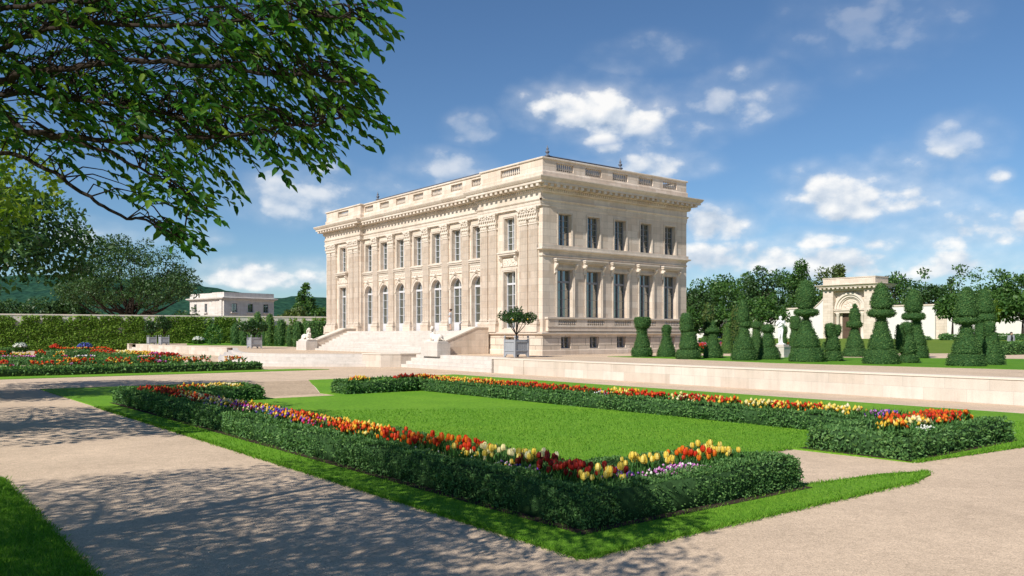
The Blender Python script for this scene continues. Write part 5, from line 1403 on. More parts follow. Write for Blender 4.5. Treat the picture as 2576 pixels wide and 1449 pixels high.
for r0, r1, dd in ((1.42, 1.60, .60), (1.60, 1.88, .44), (1.88, 2.14, .28)):
    for i in range(20):
        t0, t1 = math.pi*i/20, math.pi*(i+1)/20
        a = [(oc+q*math.cos(t), 5.62+q*math.sin(t)) for q, t in ((r0, t0), (r0, t1), (r1, t1), (r1, t0))]
        v0 = [gf(p[0], dd, p[1]) for p in a]; v1 = [gf(p[0], .73, p[1]) for p in a]
        mb.add(v0+v1, [(0, 1, 2, 3), (0, 4, 5, 1), (2, 6, 7, 3), (1, 5, 6, 2), (3, 7, 4, 0)])
mb.build('archivolt', MT['carving'], gate)
mb = MB(); rr = random.Random(8)
for k in range(46):
    a = rr.uniform(.12, 3.02); q = 1.12*math.sqrt(rr.random()); mb.ell(gf(oc+q*math.cos(a), .73, 5.66+q*math.sin(a)), (.06, rr.uniform(.06, .15), rr.uniform(.06, .16)), 7, 5)
mb.build('tympanum', MT['carving'], gate)
mb = MB(); fbox(mb, gf, oc-ow+.01, oc+ow-.01, .25, .735, 5.10, 5.40); fbox(mb, gf, oc-ow+.005, oc+ow-.005, .14, .735, 5.403, 5.58); mb.build('lintel', MT['gate_stone'], gate)
for s in (-1, 1):
    mb = MB(); p = gf(oc+s*1.72, .46, 0)
    mb.lathe([(.31, GZ0+.05), (.31, GZ0+.35), (.24, GZ0+.4), (.24, 3), (.205, 4.75), (.24, 4.8), (.22, 4.86), (.30, 4.98), (.32, 5.097)], p[0], p[1], 16); mb.build('column', MT['carving'], gate, smooth=True)
    mb = MB(); a, b = sorted((oc+s*.02, oc+s*1.27))
    fbox(mb, gf, a, b, .90, 1.0, GZ0+.05, 5.05)
    d_ = mb.build('door_leaf', MT['wood'], gate)
    mb = MB()
    for z0, z1 in ((GZ0+.3, 2.6), (2.8, 3.7), (3.9, 4.8)):
        for e in (0, .12): fbox(mb, gf, a+.18+e, b-.18-e, .90-.03-e*.2, .899, z0+e, z1-e)
    mb.build('door_panel', MT['wood'], d_)
# the walls to either side, with their sweeping shoulders
def side_wall(l_in, l_out, sgn, label):
    w_ = empty('garden_wall', (GC.x, GC.y, 0), TH); tag(w_, label, 'wall')
    top = 5.75
    pts = [(l_in, 7.05)]
    R_ = 1.55
    for i in range(9):
        a = math.pi/2*i/8; pts.append((l_in+sgn*R_*math.sin(a)*.95, 7.05-(7.05-top)*(1-math.cos(a))**.8 if False else 7.05-(7.05-top)*math.sin(a)**.85))
    pts.append((l_out, top))
    body = [(p[0], p[1]) for p in pts]+[(l_out, 1.2), (l_in, 1.2)]
    mb = MB(); mb.prism_ax(body, .25, .75, 0); mb.build('wall_face', MT['white_wall'], w_)
    mb = MB(); n = len(pts)
    vs = [(x, p[0], p[1]+z) for x in (.17, .83) for z in (.003, .20) for p in pts]
    fs = []
    for i in range(n-1): fs += [(i, i+1, n+i+1, n+i), (2*n+i, 2*n+i+1, 3*n+i+1, 3*n+i), (n+i, n+i+1, 3*n+i+1, 3*n+i), (i, i+1, 2*n+i+1, 2*n+i)]
    fs += [(0, n, 3*n, 2*n), (n-1, 2*n-1, 4*n-1, 3*n-1)]
    mb.add(vs, fs); mb.build('coping', MT['gate_stone'], w_)
    return w_
side_wall(GW+.02, 13.0, 1, 'white rendered wall with a curved shoulder, left of the gateway')
side_wall(-.02, -7.3, -1, 'white rendered wall with a curved shoulder, right of the gateway')
def low_wall(l0, l1, label):
    w_ = empty('garden_wall', (GC.x, GC.y, 0), TH); tag(w_, label, 'wall')
    mb = MB(); mb.box(.55, .95, l0, l1, 1.0, 4.42); mb.build('wall_face', MT['white_wall'], w_)
    mb = MB(); mb.box(.48, 1.02, l0-.03, l1+.03, 4.423, 4.60); mb.build('coping', MT['gate_stone'], w_)
    e = l1 if l1 < 0 else l0; q0, q1 = sorted((e, e+(-1.25 if l1 < 0 else 1.25)))
    mb = MB(); mb.box(.50, .56, q0, q1, 1.0, 4.415); mb.build('quoin_pier', MT['gate_stone'], w_)
low_wall(-40, -7.33, 'lower white wall running to the right edge of the picture, in the shade of trees')
low_wall(13.03, 62, 'lower white wall behind the statue and topiary, running left')

# ------------------------------------------------------------------ ivy wall at the left
IA, IB = Vector((-71, 112.5, 0)), Vector((-30.0, 134.0, 0))
dI = (IB-IA).normalized(); IL = (IB-IA).length
IA2 = IA-dI*45
iw = empty('boundary_wall', (IA2.x, IA2.y, 0), math.atan2(dI.y, dI.x)); tag(iw, 'long old stone boundary wall showing in streaks between the ivy', 'wall')
IL2 = IL+45+25
mb = MB(); mb.box(0, IL2, 0, .7, -.2, 4.92); mb.build('wall_face', MT['oldwall'], iw)
mb = MB(); mb.box(0, IL2, -.07, .77, 4.923, 5.12); mb.build('coping', MT['edge'], iw)
r = np.random.default_rng(77)
n = 62000
x = r.random(n)*(IL+45+6); z = 4.95*r.random(n)**.92
st_ = (np.sin(x*.83)+np.sin(x*2.05+1.3)*.9+np.sin(x*.31+2)*.8+np.sin(x*4.9)*.45)
rs_ = np.random.default_rng(5)
keep = np.ones(n, bool)
for k in range(40):                       # streaks where the stone shows, most hanging from the top
    x0_ = rs_.random()*(IL+45); w0 = .18+.55*rs_.random()**2; l0 = .5+2.6*rs_.random()**1.6; zt_ = 5.2 if rs_.random() < .75 else 2.8+1.6*rs_.random()
    t_ = (zt_-z)/l0; ww = w0*np.clip(1-t_, 0, 1)**.5*(1+.35*np.sin(z*5+k))
    keep &= ~((np.abs(x-x0_-.25*np.sin(z*1.7+k)) < ww) & (t_ > 0) & (t_ < 1) & (r.random(n) > .08))
thin = x > 45+32
keep &= ~(thin & (r.random(n) < .35))
keep &= ~(thin & (z > 3.6) & (np.sin(x*1.3)+np.sin(x*3.7+1) > .1))
x, z = x[keep], z[keep]; n = len(x)
dep = .10+.22*(np.sin(x*1.9+z*2.2)+np.sin(x*.7-z*3.1)+2)/4+.25*np.clip(1-z/1.2, 0, 1)
P = np.stack([x, -dep-.12*r.random(n), z], 1)
D_ = unit(rdirs(r, n)*.7+np.array([0, -.5, -.45])); Nn = unit(rdirs(r, n)*.6+np.array([0, -1, .95]))
V, Fc = cards(P, D_, Nn, .28*(.6+.8*r.random(n)), .27*(.6+.7*r.random(n)), .12)
iv = quads('ivy', V, Fc, MT['ivy']); iv.location = IA2; iv.rotation_euler = (0, 0, math.atan2(dI.y, dI.x)); tag(iv, 'green ivy covering the long boundary wall', 'ivy', kind='stuff')
# clipped yew columns before the wall: crop (k=.2329*.6708, x0=700*.6708, y0=1060*.6708)
kz, xz, yz = .2329*.6708, 700*.6708, 1060*.6708
YW = [(790, 1000, 660, 150, 'leftmost of the clipped yew columns by the ivy wall, next to the planter'), (930, 1012, 622, 138, 'second clipped yew column from the left by the ivy wall'), (1050, 1016, 575, 120, 'third clipped yew column, its head overgrown with pale ivy'), (1145, 1016, 475, 120, 'tallest clipped yew column with a pointed ivy top'),
      (1250, 1018, 640, 96, 'clipped yew column left of the ivy crowned one with the flat top'), (1335, 1020, 508, 130, 'clipped yew column with a flat top of climbing ivy'), (1440, 1020, 720, 74, 'slim low yew column between two taller ones'), (1522, 1022, 592, 136, 'smooth rounded yew column in the middle right of the row'),
      (1665, 1032, 700, 116, 'short yew column leaning against a wider one'), (1790, 1036, 634, 175, 'wide egg shaped yew column at the right of the row')]
for i, (cx_, by, ty, w_, lab) in enumerate(YW):
    column_shrub(xz+cx_*kz, yz+by*kz, w_*kz, (by-ty)*kz, F_PX*(H_CAM-TZ)/(yz+by*kz-HY), lab, 'yew' if i not in (2, 3, 5) else 'yew_pale', 200+i, 'yew_column', 'yew', 'clipped yew columns in a row by the ivy wall', top=.5, dens=90, size=.17)
p = gp(xz+2035*kz, yz+965*kz+14, TZ)
Yb = 92.0
world_hedge('hedge', [((xz+1900*kz-CX)/F_PX*Yb, Yb, 0), ((xz+2215*kz-CX)/F_PX*Yb, Yb+1, 0)], 1.8, 2.75, TZ, 'tall square clipped yew block behind the left sphinx', 71, .17, 110)
def bush(px, py, w, h, Y, label, bloom, seed, bz=0.0, name='flowering_bush'):
    b = Vector(((px-CX)/F_PX*Y, Y, bz)); s = Y/F_PX; r = np.random.default_rng(seed); W_, H_ = w*s/2, h*s
    root = empty(name, b); tag(root, label, 'bush')
    n = 420; d = rdirs(r, n); P = d*np.array([W_, W_, H_*.55])*(.75+.3*r.random(n))[:, None]+np.array([0, 0, H_*.5]); P[:, 2] = np.maximum(P[:, 2], .03)
    V, Fc = cards(P, unit(rdirs(r, n)+d), unit(rdirs(r, n)+d), .34*np.ones(n), .17, .1); quads('foliage', V, Fc, MT['shrub'], root)
    if bloom:
        f = FlowerMass(seed); f.m('f_'+bloom); n = 260; d = rdirs(f.r, n); d[:, 2] = np.abs(d[:, 2])*.9+.1; P = d*np.array([W_*1.0, W_*1.0, H_*.5])*(.85+.25*f.r.random(n))[:, None]+np.array([0, 0, H_*.52])
        f.blooms(P, bloom, .26, .7); V, F3, _ = f.L[0]; quads('blossom', V, F3, f.mats, root)
    return root
bush(51, 883, 28, 20, 107, 'white flowering bush at the foot of the ivy wall', 'white', 301)
bush(140, 882, 24, 17, 107, 'red flowering bush at the foot of the ivy wall', 'red', 302)
bush(213, 881, 30, 20, 108, 'blue flowering bush at the foot of the ivy wall', 'blue', 303)
bush(499, 866, 24, 16, 117, 'pale lilac flowering bush by the ivy wall, left of the wooden planter', 'white', 304, TZ)
bush(xz+430*kz, 866, 40, 48, 112, 'big leafy round bush against the ivy wall behind the planter', None, 305, TZ, 'round_bush')
# ------------------------------------------------------------------ small pavilion behind the wall
pv = empty('pavilion', (-58.9, 170, 0), TH+math.radians(12)); tag(pv, 'small flat roofed stone pavilion beyond the ivy wall, its right side in shade', 'building')
pfm, psm = mfront(0), mside(0); PL, PS_ = 14.0, 11.6
mb = MB()
wn = [(2.3, 3.3, 6.85, 8.65), (7.0, 8.0, 6.85, 8.65), (11.2, 12.2, 6.85, 8.65)]; ws_ = [(1.5+3.75*i, 2.75+3.75*i, 6.85, 8.65) for i in range(3)]
wall_holes(mb, pfm, 0, PL, .3, 9.6, wn, .3); wall_holes(mb, psm, 0, PS_, .3, 9.6, ws_, .3)
mb.face([(PS_, 0, .3), (PS_, PL, .3), (PS_, PL, 9.6), (PS_, 0, 9.6)]); mb.face([(0, PL, .3), (PS_, PL, .3), (PS_, PL, 9.6), (0, PL, 9.6)])
mb.build('wall', MT['pav'], pv)
mb = MB(); mb.box(-.3, .0, 0, 4.6, .3, 9.59); mb.box(-.55, -.302, .5, 1.3, .3, 9.58); mb.build('corner_bay', MT['pav'], pv)
mb = MB(); mb.sweep([(0, 9.2), (.1, 9.3), (.15, 9.5), (.6, 9.62), (.65, 9.85), (0, 9.95)], [(PS_, 0), (-.3, 0), (-.3, 4.6), (0, 4.6), (0, PL), (PS_, PL)], closed=True); mb.build('cornice', MT['pav'], pv)
mb = MB(); mb.box(-.3, PS_, 0, 4.6, 9.952, 10.93); mb.box(0, PS_, 4.602, PL, 9.953, 10.85); mb.box(.3, PS_-.3, .3, PL-.3, 10.2, 10.7); mb.build('parapet', MT['pav'], pv)
for (a, b, c, d) in ws_:
    make_window(pv, psm, a, b, c, d, .2, 3, fm=MT['frame_grey'], fw=.09)
    mb = MB(); fbox(mb, psm, a-.2, b+.2, -.35, .02, c-.22, c-.003); mb.build('window_sill', MT['pav'], pv)
for (a, b, c, d) in wn:
    make_window(pv, pfm, a, b, c, d, .2, 3, fm=MT['frame_grey'], fw=.09)
    mb = MB(); fbox(mb, pfm, a-.2, b+.2, -.35, .02, c-.22, c-.003); mb.build('window_sill', MT['pav'], pv)

# ------------------------------------------------------------------ trees
def crown_cards(r, centers, radii, per, size, squash=.75, droop=.15):
    P, Nn = [], []
    for c, rad in zip(centers, radii):
        n = int(per*rad**2)
        d = rdirs(r, n); q = (.45+.58*r.random(n)**.5)
        P.append(np.asarray(c)+d*np.array([1, 1, squash])*rad*q[:, None]); Nn.append(d)
    P = np.concatenate(P); d = np.concatenate(Nn); n = len(P)
    D_ = unit(rdirs(r, n)*.9+d*.6+np.array([0, 0, -droop])); Nf = unit(rdirs(r, n)*.8+d*.35+np.array([0, 0, .6]))
    s = size*(.6+.8*r.random(n))
    return cards(P, D_, Nf, s, s*.62, .12)
def make_tree(base, H_, R_, seed, mat, label, kind='round', leaf=.42, per=60, group=None, nclump=34, trunk_h=.25, name='tree', cat='tree', zc=.58, zr=.36, cl=1.0):
    r = np.random.default_rng(seed); rr = random.Random(seed)
    root = empty(name, base); tag(root, label, cat, group)
    cs, rs = [], []
    for k in range(nclump):
        if kind == 'round':
            d = rdirs(r, 1)[0]; q = .55+.45*r.random(); c = np.array([d[0]*R_*q, d[1]*R_*q, H_*(zc+zr*d[2]*q)]); rad = R_*(.24+.16*r.random())*cl
        elif kind == 'spread':
            a = r.random()*6.283; q = math.sqrt(r.random()); lo = .24+.16*q; hi = 1.0-.50*q**2.2; zz = lo+(hi-lo)*r.random()**.75 ; c = np.array([math.cos(a)*R_*q, math.sin(a)*R_*q, H_*zz]); rad = R_*(.09+.08*r.random())
        elif kind == 'tall':
            t = (k+.5)/nclump; a = r.random()*6.283; wd = math.sin(min(1, t*1.05+.12)*math.pi)**.7; c = np.array([math.cos(a)*R_*wd*r.random(), math.sin(a)*R_*wd*r.random(), H_*(.12+.84*t)]); rad = R_*(.22+.15*r.random())
        elif kind == 'cone':
            t = r.random()**1.25; a = r.random()*6.283; wd = (1-t)**.8; c = np.array([math.cos(a)*R_*wd*.85, math.sin(a)*R_*wd*.85, H_*(.08+.86*t)]); rad = R_*(.12+.16*(1-t))
        cs.append(c); rs.append(rad)
    V, Fc = crown_cards(r, cs, rs, per*(3.0/max(R_, .5))**1.0, leaf, .62 if kind == 'spread' else .8)
    quads('crown', V, Fc, MT[mat], root)
    mb = MB(); tr = max(.12, R_*.055)
    top = Vector((rr.uniform(-.3, .3), rr.uniform(-.3, .3), H_*(.9 if kind in ('tall', 'cone') else .55)))
    mb.tube([(0, 0, -.3), (rr.uniform(-.1, .1), 0, H_*trunk_h*.6), top*.6, top], [tr*1.4, tr, tr*.7, tr*.2], 8)
    for c, rad in list(zip(cs, rs))[::(5 if kind == 'spread' else 2)]:
        c = Vector(c)
        z0 = H_*(trunk_h*.5+.2*rr.random()) if kind == 'spread' else min(c.z*.75, H_*.5)
        st_ = Vector((0, 0, z0))+Vector((c.x, c.y, 0))*.03
        mid = st_.lerp(c, .5)+Vector((rr.uniform(-.05, .05)*H_, rr.uniform(-.05, .05)*H_, -.09*H_*rr.random() if kind == 'spread' else 0))
        mb.tube(curve([st_, mid, c], 4), [tr*.36, tr*.32, tr*.28, tr*.24, tr*.2, tr*.16, tr*.12, tr*.08, tr*.04], 5)
    mb.build('trunk', MT['bark'], root)
    return root
def tree_px(px, top, halfw, Y, seed, mat, label, kind='round', bz=1.5, **k):
    b = Vector(((px-CX)/F_PX*Y, Y, bz)); H_ = H_CAM+(HY-top)/F_PX*Y-bz
    return make_tree(b, H_, halfw/F_PX*Y, seed, mat, label, kind, **k)
GT = 'trees beyond the white garden walls'
RT = [(1745, 715, 55, 118, 'tree_dark', 'round', 'dark round tree just right of the palace corner'), (1800, 690, 70, 122, 'tree', 'round', 'loose green tree second from the palace corner'), (1858, 672, 66, 132, 'tree', 'round', 'green tree with thin upright twigs behind the dark spire topiary'), (1915, 668, 62, 126, 'tree_dark', 'round', 'dense dark tree above the white statue'),
      (1968, 664, 58, 138, 'tree', 'round', 'green tree left of the biggest topiary queen'), (2015, 655, 52, 132, 'tree', 'tall', 'tall narrow tree rising above the biggest topiary queen'), (2072, 668, 60, 140, 'tree_olive', 'round', 'olive green tree just left of the gateway'), (2110, 664, 46, 150, 'tree_olive', 'tall', 'thin leafed olive tree behind the gateway'),
      (2235, 676, 60, 134, 'tree_dark', 'round', 'dark tree just right of the gateway'), (2285, 664, 78, 128, 'tree', 'spread', 'flat topped spreading tree behind the slim topiary queen'), (2345, 700, 60, 120, 'tree_dark', 'round', 'low dense dark tree above the white wall end'), (2395, 690, 56, 138, 'tree_dark', 'cone', 'dark conifer shaped tree left of the broad spreading tree'),
      (2425, 660, 84, 130, 'tree', 'spread', 'broad spreading tree with flat layers behind the front right queen'), (2500, 700, 60, 118, 'tree', 'round', 'green tree behind the topiary at far right'), (2560, 655, 66, 116, 'tree', 'round', 'tall full green tree at the right edge of the picture'), (2660, 640, 80, 112, 'tree', 'round', 'large green tree just beyond the right edge of the picture'), (2780, 660, 90, 104, 'tree_dark', 'round', 'large dark tree beyond the right edge, mirrored in the palace windows')]
for i, (px, tp, hw, Y, m_, kd, lab) in enumerate(RT):
    tree_px(px, tp, hw, Y, 400+i, m_, lab, kd, leaf=.40 if kd != 'tall' else .34, per=105, group=GT, nclump=58, cl=.72)
# lower trees that hang over the white wall
for i, (px, tp, hw, Y, m_, lab, bz) in enumerate(((1742, 770, 36, 96, 'tree', 'low bright green tree close to the palace corner, in front of the taller trees', 1.5), (1815, 772, 42, 98, 'tree', 'low leafy tree behind the golden column shrubs', 1.5), (1880, 742, 46, 100, 'tree', 'bright green tree between the dark spire and the statue', 1.5), (1935, 735, 46, 104, 'tree', 'leafy green tree directly behind the white statue', 1.5),
                                              (2396, 735, 40, 92, 'tree', 'leafy green tree hanging over the lower white wall, left of the front right queen', 1.7), (2500, 752, 36, 88, 'tree_yellow', 'yellow green tree behind the pawn at the right of the front row', 1.7), (2572, 735, 62, 86, 'tree', 'bright green tree overhanging the man in the grey coat', 1.7))):
    tree_px(px, tp, hw, Y, 440+i, m_, lab, 'round', bz, leaf=.36, per=120, nclump=34, zc=.70 if px > 2300 else .56, zr=.26 if px > 2300 else .40, cl=.8, group='low trees before the garden walls')
# left: cedar-like spreading tree, dark trees, conifer
tree_px(330, 588, 165, 150, 460, 'tree_dark', 'big dark spreading tree with a broad layered crown beyond the ivy wall', 'spread', 1.0, leaf=.40, per=190, nclump=190, trunk_h=.26)
tree_px(768, 706, 46, 175, 461, 'tree', 'feathery conifer beyond the wall, left of the palace', 'cone', 1.0, leaf=.5, per=150, nclump=70)
for i, (px, tp, hw, Y, m_, lab) in enumerate(((20, 748, 50, 160, 'tree_dark', 'dark tree behind the ivy wall at the left edge of the picture'), (95, 742, 52, 158, 'tree_dark', 'dark tree behind the ivy wall, second from the left edge'), (165, 742, 48, 160, 'tree_dark', 'dark tree behind the ivy wall, third from the left edge'), (225, 752, 50, 165, 'tree_dark', 'low dark tree under the left side of the big spreading tree'),
                                              (735, 770, 36, 165, 'tree_olive', 'low olive bush tree right of the pavilion'), (806, 772, 30, 168, 'tree', 'low green tree between the conifer and the palace'), (-70, 735, 70, 150, 'tree_dark', 'dark tree beyond the left edge of the picture'), (480, 772, 40, 178, 'tree_dark', 'low dark tree between the spreading tree and the pavilion'))):
    tree_px(px, tp, hw, Y, 470+i, m_, lab, 'round', 1.0, leaf=.5, per=80, nclump=26, group='dark trees beyond the ivy wall')
# woods behind and left of the camera, which the palace windows mirror
for i, (x, y, h, rr_) in enumerate(((-98, 82, 15, 7), (-96, 64, 17, 8), (-92, 46, 15, 7), (-70, 18, 16, 6.5), (-110, 96, 14, 7))):
    make_tree(Vector((x, y, 0)), h, rr_, 500+i, 'tree_dark', ['tall tree beyond the left edge of the garden', 'big tree farther beyond the left edge of the garden', 'dark tree beyond the left edge, level with the lawn', 'big tree left of the camera, out of the picture', 'tree beyond the left edge by the ivy wall'][i], 'round', .6, 90, 'woodland trees left of the garden', 30)

# ------------------------------------------------------------------ planters and their little trees
def planter(loc, s, label):
    root = empty('planter_box', loc, TH); tag(root, label, 'planter', 'grey wooden planter boxes with ball finials on the terrace')
    P = MT['planter']; h = s/2; z0, z1 = .20*s, 1.0*s
    for a, nm in enumerate(('x0', 'x1', 'y0', 'y1')):
        mb = MB(); n = 7
        for k in range(n):
            t0 = -h+.06*s+(2*h-.12*s)*k/n+.006; t1 = -h+.06*s+(2*h-.12*s)*(k+1)/n-.006; q = .012*(k % 2)
            if a < 2: x = (-h+.05*s) if a == 0 else h-.05*s; mb.box(x-.02-q*0, x+.02, t0, t1, z0+.02, z1-.03)
            else: y = (-h+.05*s) if a == 2 else h-.05*s; mb.box(t0, t1, y-.02, y+.02, z0+.02, z1-.03)
        for z in (z0+.14*s, z1-.16*s):
            if a < 2: x = (-h+.02*s) if a == 0 else h-.02*s; mb.box(x-.022, x+.022, -h+.09*s, h-.09*s, z, z+.06*s)
            else: y = (-h+.02*s) if a == 2 else h-.02*s; mb.box(-h+.09*s, h-.09*s, y-.022, y+.022, z, z+.06*s)
        # scalloped foot rail
        pr = [(-h+.08*s, z0+.015), (-h+.08*s, .06*s), (-h+.15*s, .08*s), (-h+.22*s, .16*s), (h-.22*s, .16*s), (h-.15*s, .08*s), (h-.08*s, .06*s), (h-.08*s, z0+.015)]
        ax = 0 if a < 2 else 1; c = (-h+.04*s) if a in (0, 2) else h-.04*s
        mb.prism_ax(pr, c-.02, c+.02, ax)
        mb.build('side_panel', P, root)
    for sx in (-1, 1):
        for sy in (-1, 1):
            mb = MB(); x, y = sx*(h-.04*s), sy*(h-.04*s); mb.box(x-.045*s, x+.045*s, y-.045*s, y+.045*s, 0, z1+.02*s)
            p = mb.build('post', P, root)
            mb = MB(); mb.lathe([(.02*s, 0), (.022*s, .03*s), (.05*s, .06*s), (.06*s, .10*s), (.045*s, .15*s), (.015*s, .18*s), (.002, .19*s)], x, y, 10, z=z1+.02*s); mb.build('finial', P, p, smooth=True)
    mb = MB(); mb.box(-h+.07*s, h-.07*s, -h+.07*s, h-.07*s, z1-.14*s, z1-.10*s); mb.build('soil', MT['soil'], root)
    return root
def pot_tree(loc, trunk_h, H_, R_, seed, label, ball=False, s=1.0):
    r = np.random.default_rng(seed); rr = random.Random(seed); root = empty('potted_tree', loc); tag(root, label, 'small tree')
    cs, rs = [], []
    for k in range(20):
        d = rdirs(r, 1)[0]; q = .5+.5*r.random()
        if ball: c = np.array([d[0]*R_*q*.8, d[1]*R_*q*.8, H_*.62+d[2]*R_*q*.8])
        else:
            a = r.random()*6.28; ww = math.sqrt(r.random()); c = np.array([math.cos(a)*R_*ww, math.sin(a)*R_*ww, trunk_h+(H_-trunk_h)*(.32+.55*(1-ww**2)*r.random()+.10*ww)])
        cs.append(c); rs.append(R_*(.26+.1*r.random()))
    V, Fc = crown_cards(r, cs, rs, 950, .13*s, .7); quads('crown', V, Fc, MT['citrus'], root)
    mb = MB(); b = Vector((0, 0, trunk_h*.45))
    mb.tube([(0, 0, -.05), b*.6, b], [.055*s, .045*s, .04*s], 7)
    for c in cs[:9]: mb.tube([b, b.lerp(Vector(c), .5)+Vector((0, 0, -.05)), Vector(c)], [.03*s, .022*s, .006], 5)
    mb.build('trunk', MT['bark'], root)
    if not ball:
        for c in cs[:8]:
            mb = MB(); mb.ell(Vector(c)+Vector((-.2, -.25, -.1)), (.045, .045, .05), 8, 6); mb.build('fruit', MT['f_yellow'], root, smooth=True)
    return root
pls = [((1299, 899, 1.13), 'foremost grey planter box on the wall by the palace corner', (.92, 2.15, 1.2, False), 'bushy little orange tree in the foremost planter'),
       ((562, 877.5, 1.13), 'grey planter box on the wall beside the fan of steps', (.75, 1.5, 1.40, False), 'flat crowned little tree in the planter beside the fan of steps'),
       ((370, 868.3, 1.06), 'grey planter box on the far wall, right of the two near the end', (.9, 2.9, 1.1, True), 'round crowned little tree in the right planter on the far wall'),
       ((329, 867.2, 1.02), 'grey planter box on the far wall, at the very end', (.9, 2.7, 1.05, True), 'round crowned little tree in the planter at the very end of the wall')]
for i, ((px, py, s_), lab, (th_, hh, rr_, bl), lab2) in enumerate(pls):
    g = gp(px, py, TZ); u_, v_ = uv(g)
    v_ = max(v_, WALL_V+.72); g = W(u_, v_, TZ+.014)
    planter(g, s_, lab)
    pot_tree(g+Vector((0, 0, s_*.88)), th_, hh, rr_, 600+i, lab2, bl, 1.0 if i == 0 else 1.35)
# ------------------------------------------------------------------ figures: one continuous skin, clothes and hair as parts
def organic(mb, name, mat, parent, voxel=.012, smooth_it=2):
    o = mb.build(name, mat, parent, smooth=True)
    m = o.modifiers.new('remesh', 'REMESH'); m.mode = 'VOXEL'; m.voxel_size = voxel; m.use_smooth_shade = True
    if smooth_it:
        s = o.modifiers.new('smooth', 'SMOOTH'); s.factor = .5; s.iterations = smooth_it
    return o
def hand(mb, wrist, d, side, n, k=1.0):
    """palm, four unequal fingers bent at the knuckle and a thumb; d points along the hand, n out of the palm"""
    wrist, d, n = Vector(wrist), Vector(d).normalized(), Vector(n).normalized(); s = d.cross(n).normalized()*side
    c = wrist+d*.045*k; R = Matrix((s, d, n)).transposed()
    mb.ell(c, (.040*k, .052*k, .016*k), 10, 8, rot=R)
    for i, (L, o) in enumerate(((.068, -.028), (.078, -.010), (.072, .010), (.056, .028))):
        a = wrist+d*.085*k+s*o*k; b = a+(d+n*.25)*L*.55*k; e = b+(d*.7+n*.75).normalized()*L*.45*k
        mb.tube([a-d*.01, b, e], [.0095*k, .0088*k, .007*k], 7); mb.ell(e, (.007*k,)*3, 6, 5); mb.ell(b, (.0088*k,)*3, 6, 5)
    a = wrist+d*.03*k-s*.035*k; b = a+(d*.7-s*.6).normalized()*.036*k; e = b+(d*.9-s*.1+n*.3).normalized()*.030*k
    mb.tube([a+s*.01, b, e], [.012*k, .0105*k, .008*k], 7); mb.ell(e, (.008*k,)*3, 6, 5)
def head(mb, c, yaw=0.0, k=1.0):
    c = Vector(c); R = Matrix.Rotation(yaw, 3, 'Z'); q = lambda x, y, z: c+R @ Vector((x*k, y*k, z*k))
    mb.ell(c, (.074*k, .096*k, .112*k), 14, 10, rot=R); mb.ell(q(0, .030, -.055), (.055*k, .062*k, .062*k), 12, 8, rot=R)
    mb.ell(q(0, .062, -.098), (.022*k, .022*k, .018*k), 8, 6); mb.ell(q(0, .100, -.015), (.012*k, .018*k, .026*k), 8, 6, rot=R); mb.ell(q(0, .088, .022), (.05*k, .018*k, .012*k), 8, 6, rot=R)
    mb.ell(q(0, .088, -.058), (.024*k, .012*k, .009*k), 8, 6, rot=R)
    for s in (-1, 1): mb.ell(q(s*.074, -.005, -.01), (.012*k, .022*k, .032*k), 8, 6, rot=R); mb.ell(q(s*.032, .082, .004), (.014*k, .010*k, .009*k), 8, 6)
def face_marks(root, c, yaw=0.0, k=1.0):
    c = Vector(c); R = Matrix.Rotation(yaw, 3, 'Z'); q = lambda x, y, z: c+R @ Vector((x*k, y*k, z*k))
    for s in (-1, 1):
        mb = MB(); mb.ell(q(s*.032, .093, .004), (.009, .005, .006), 8, 6, rot=R); mb.build('eye', MT['hair'], root, smooth=True)
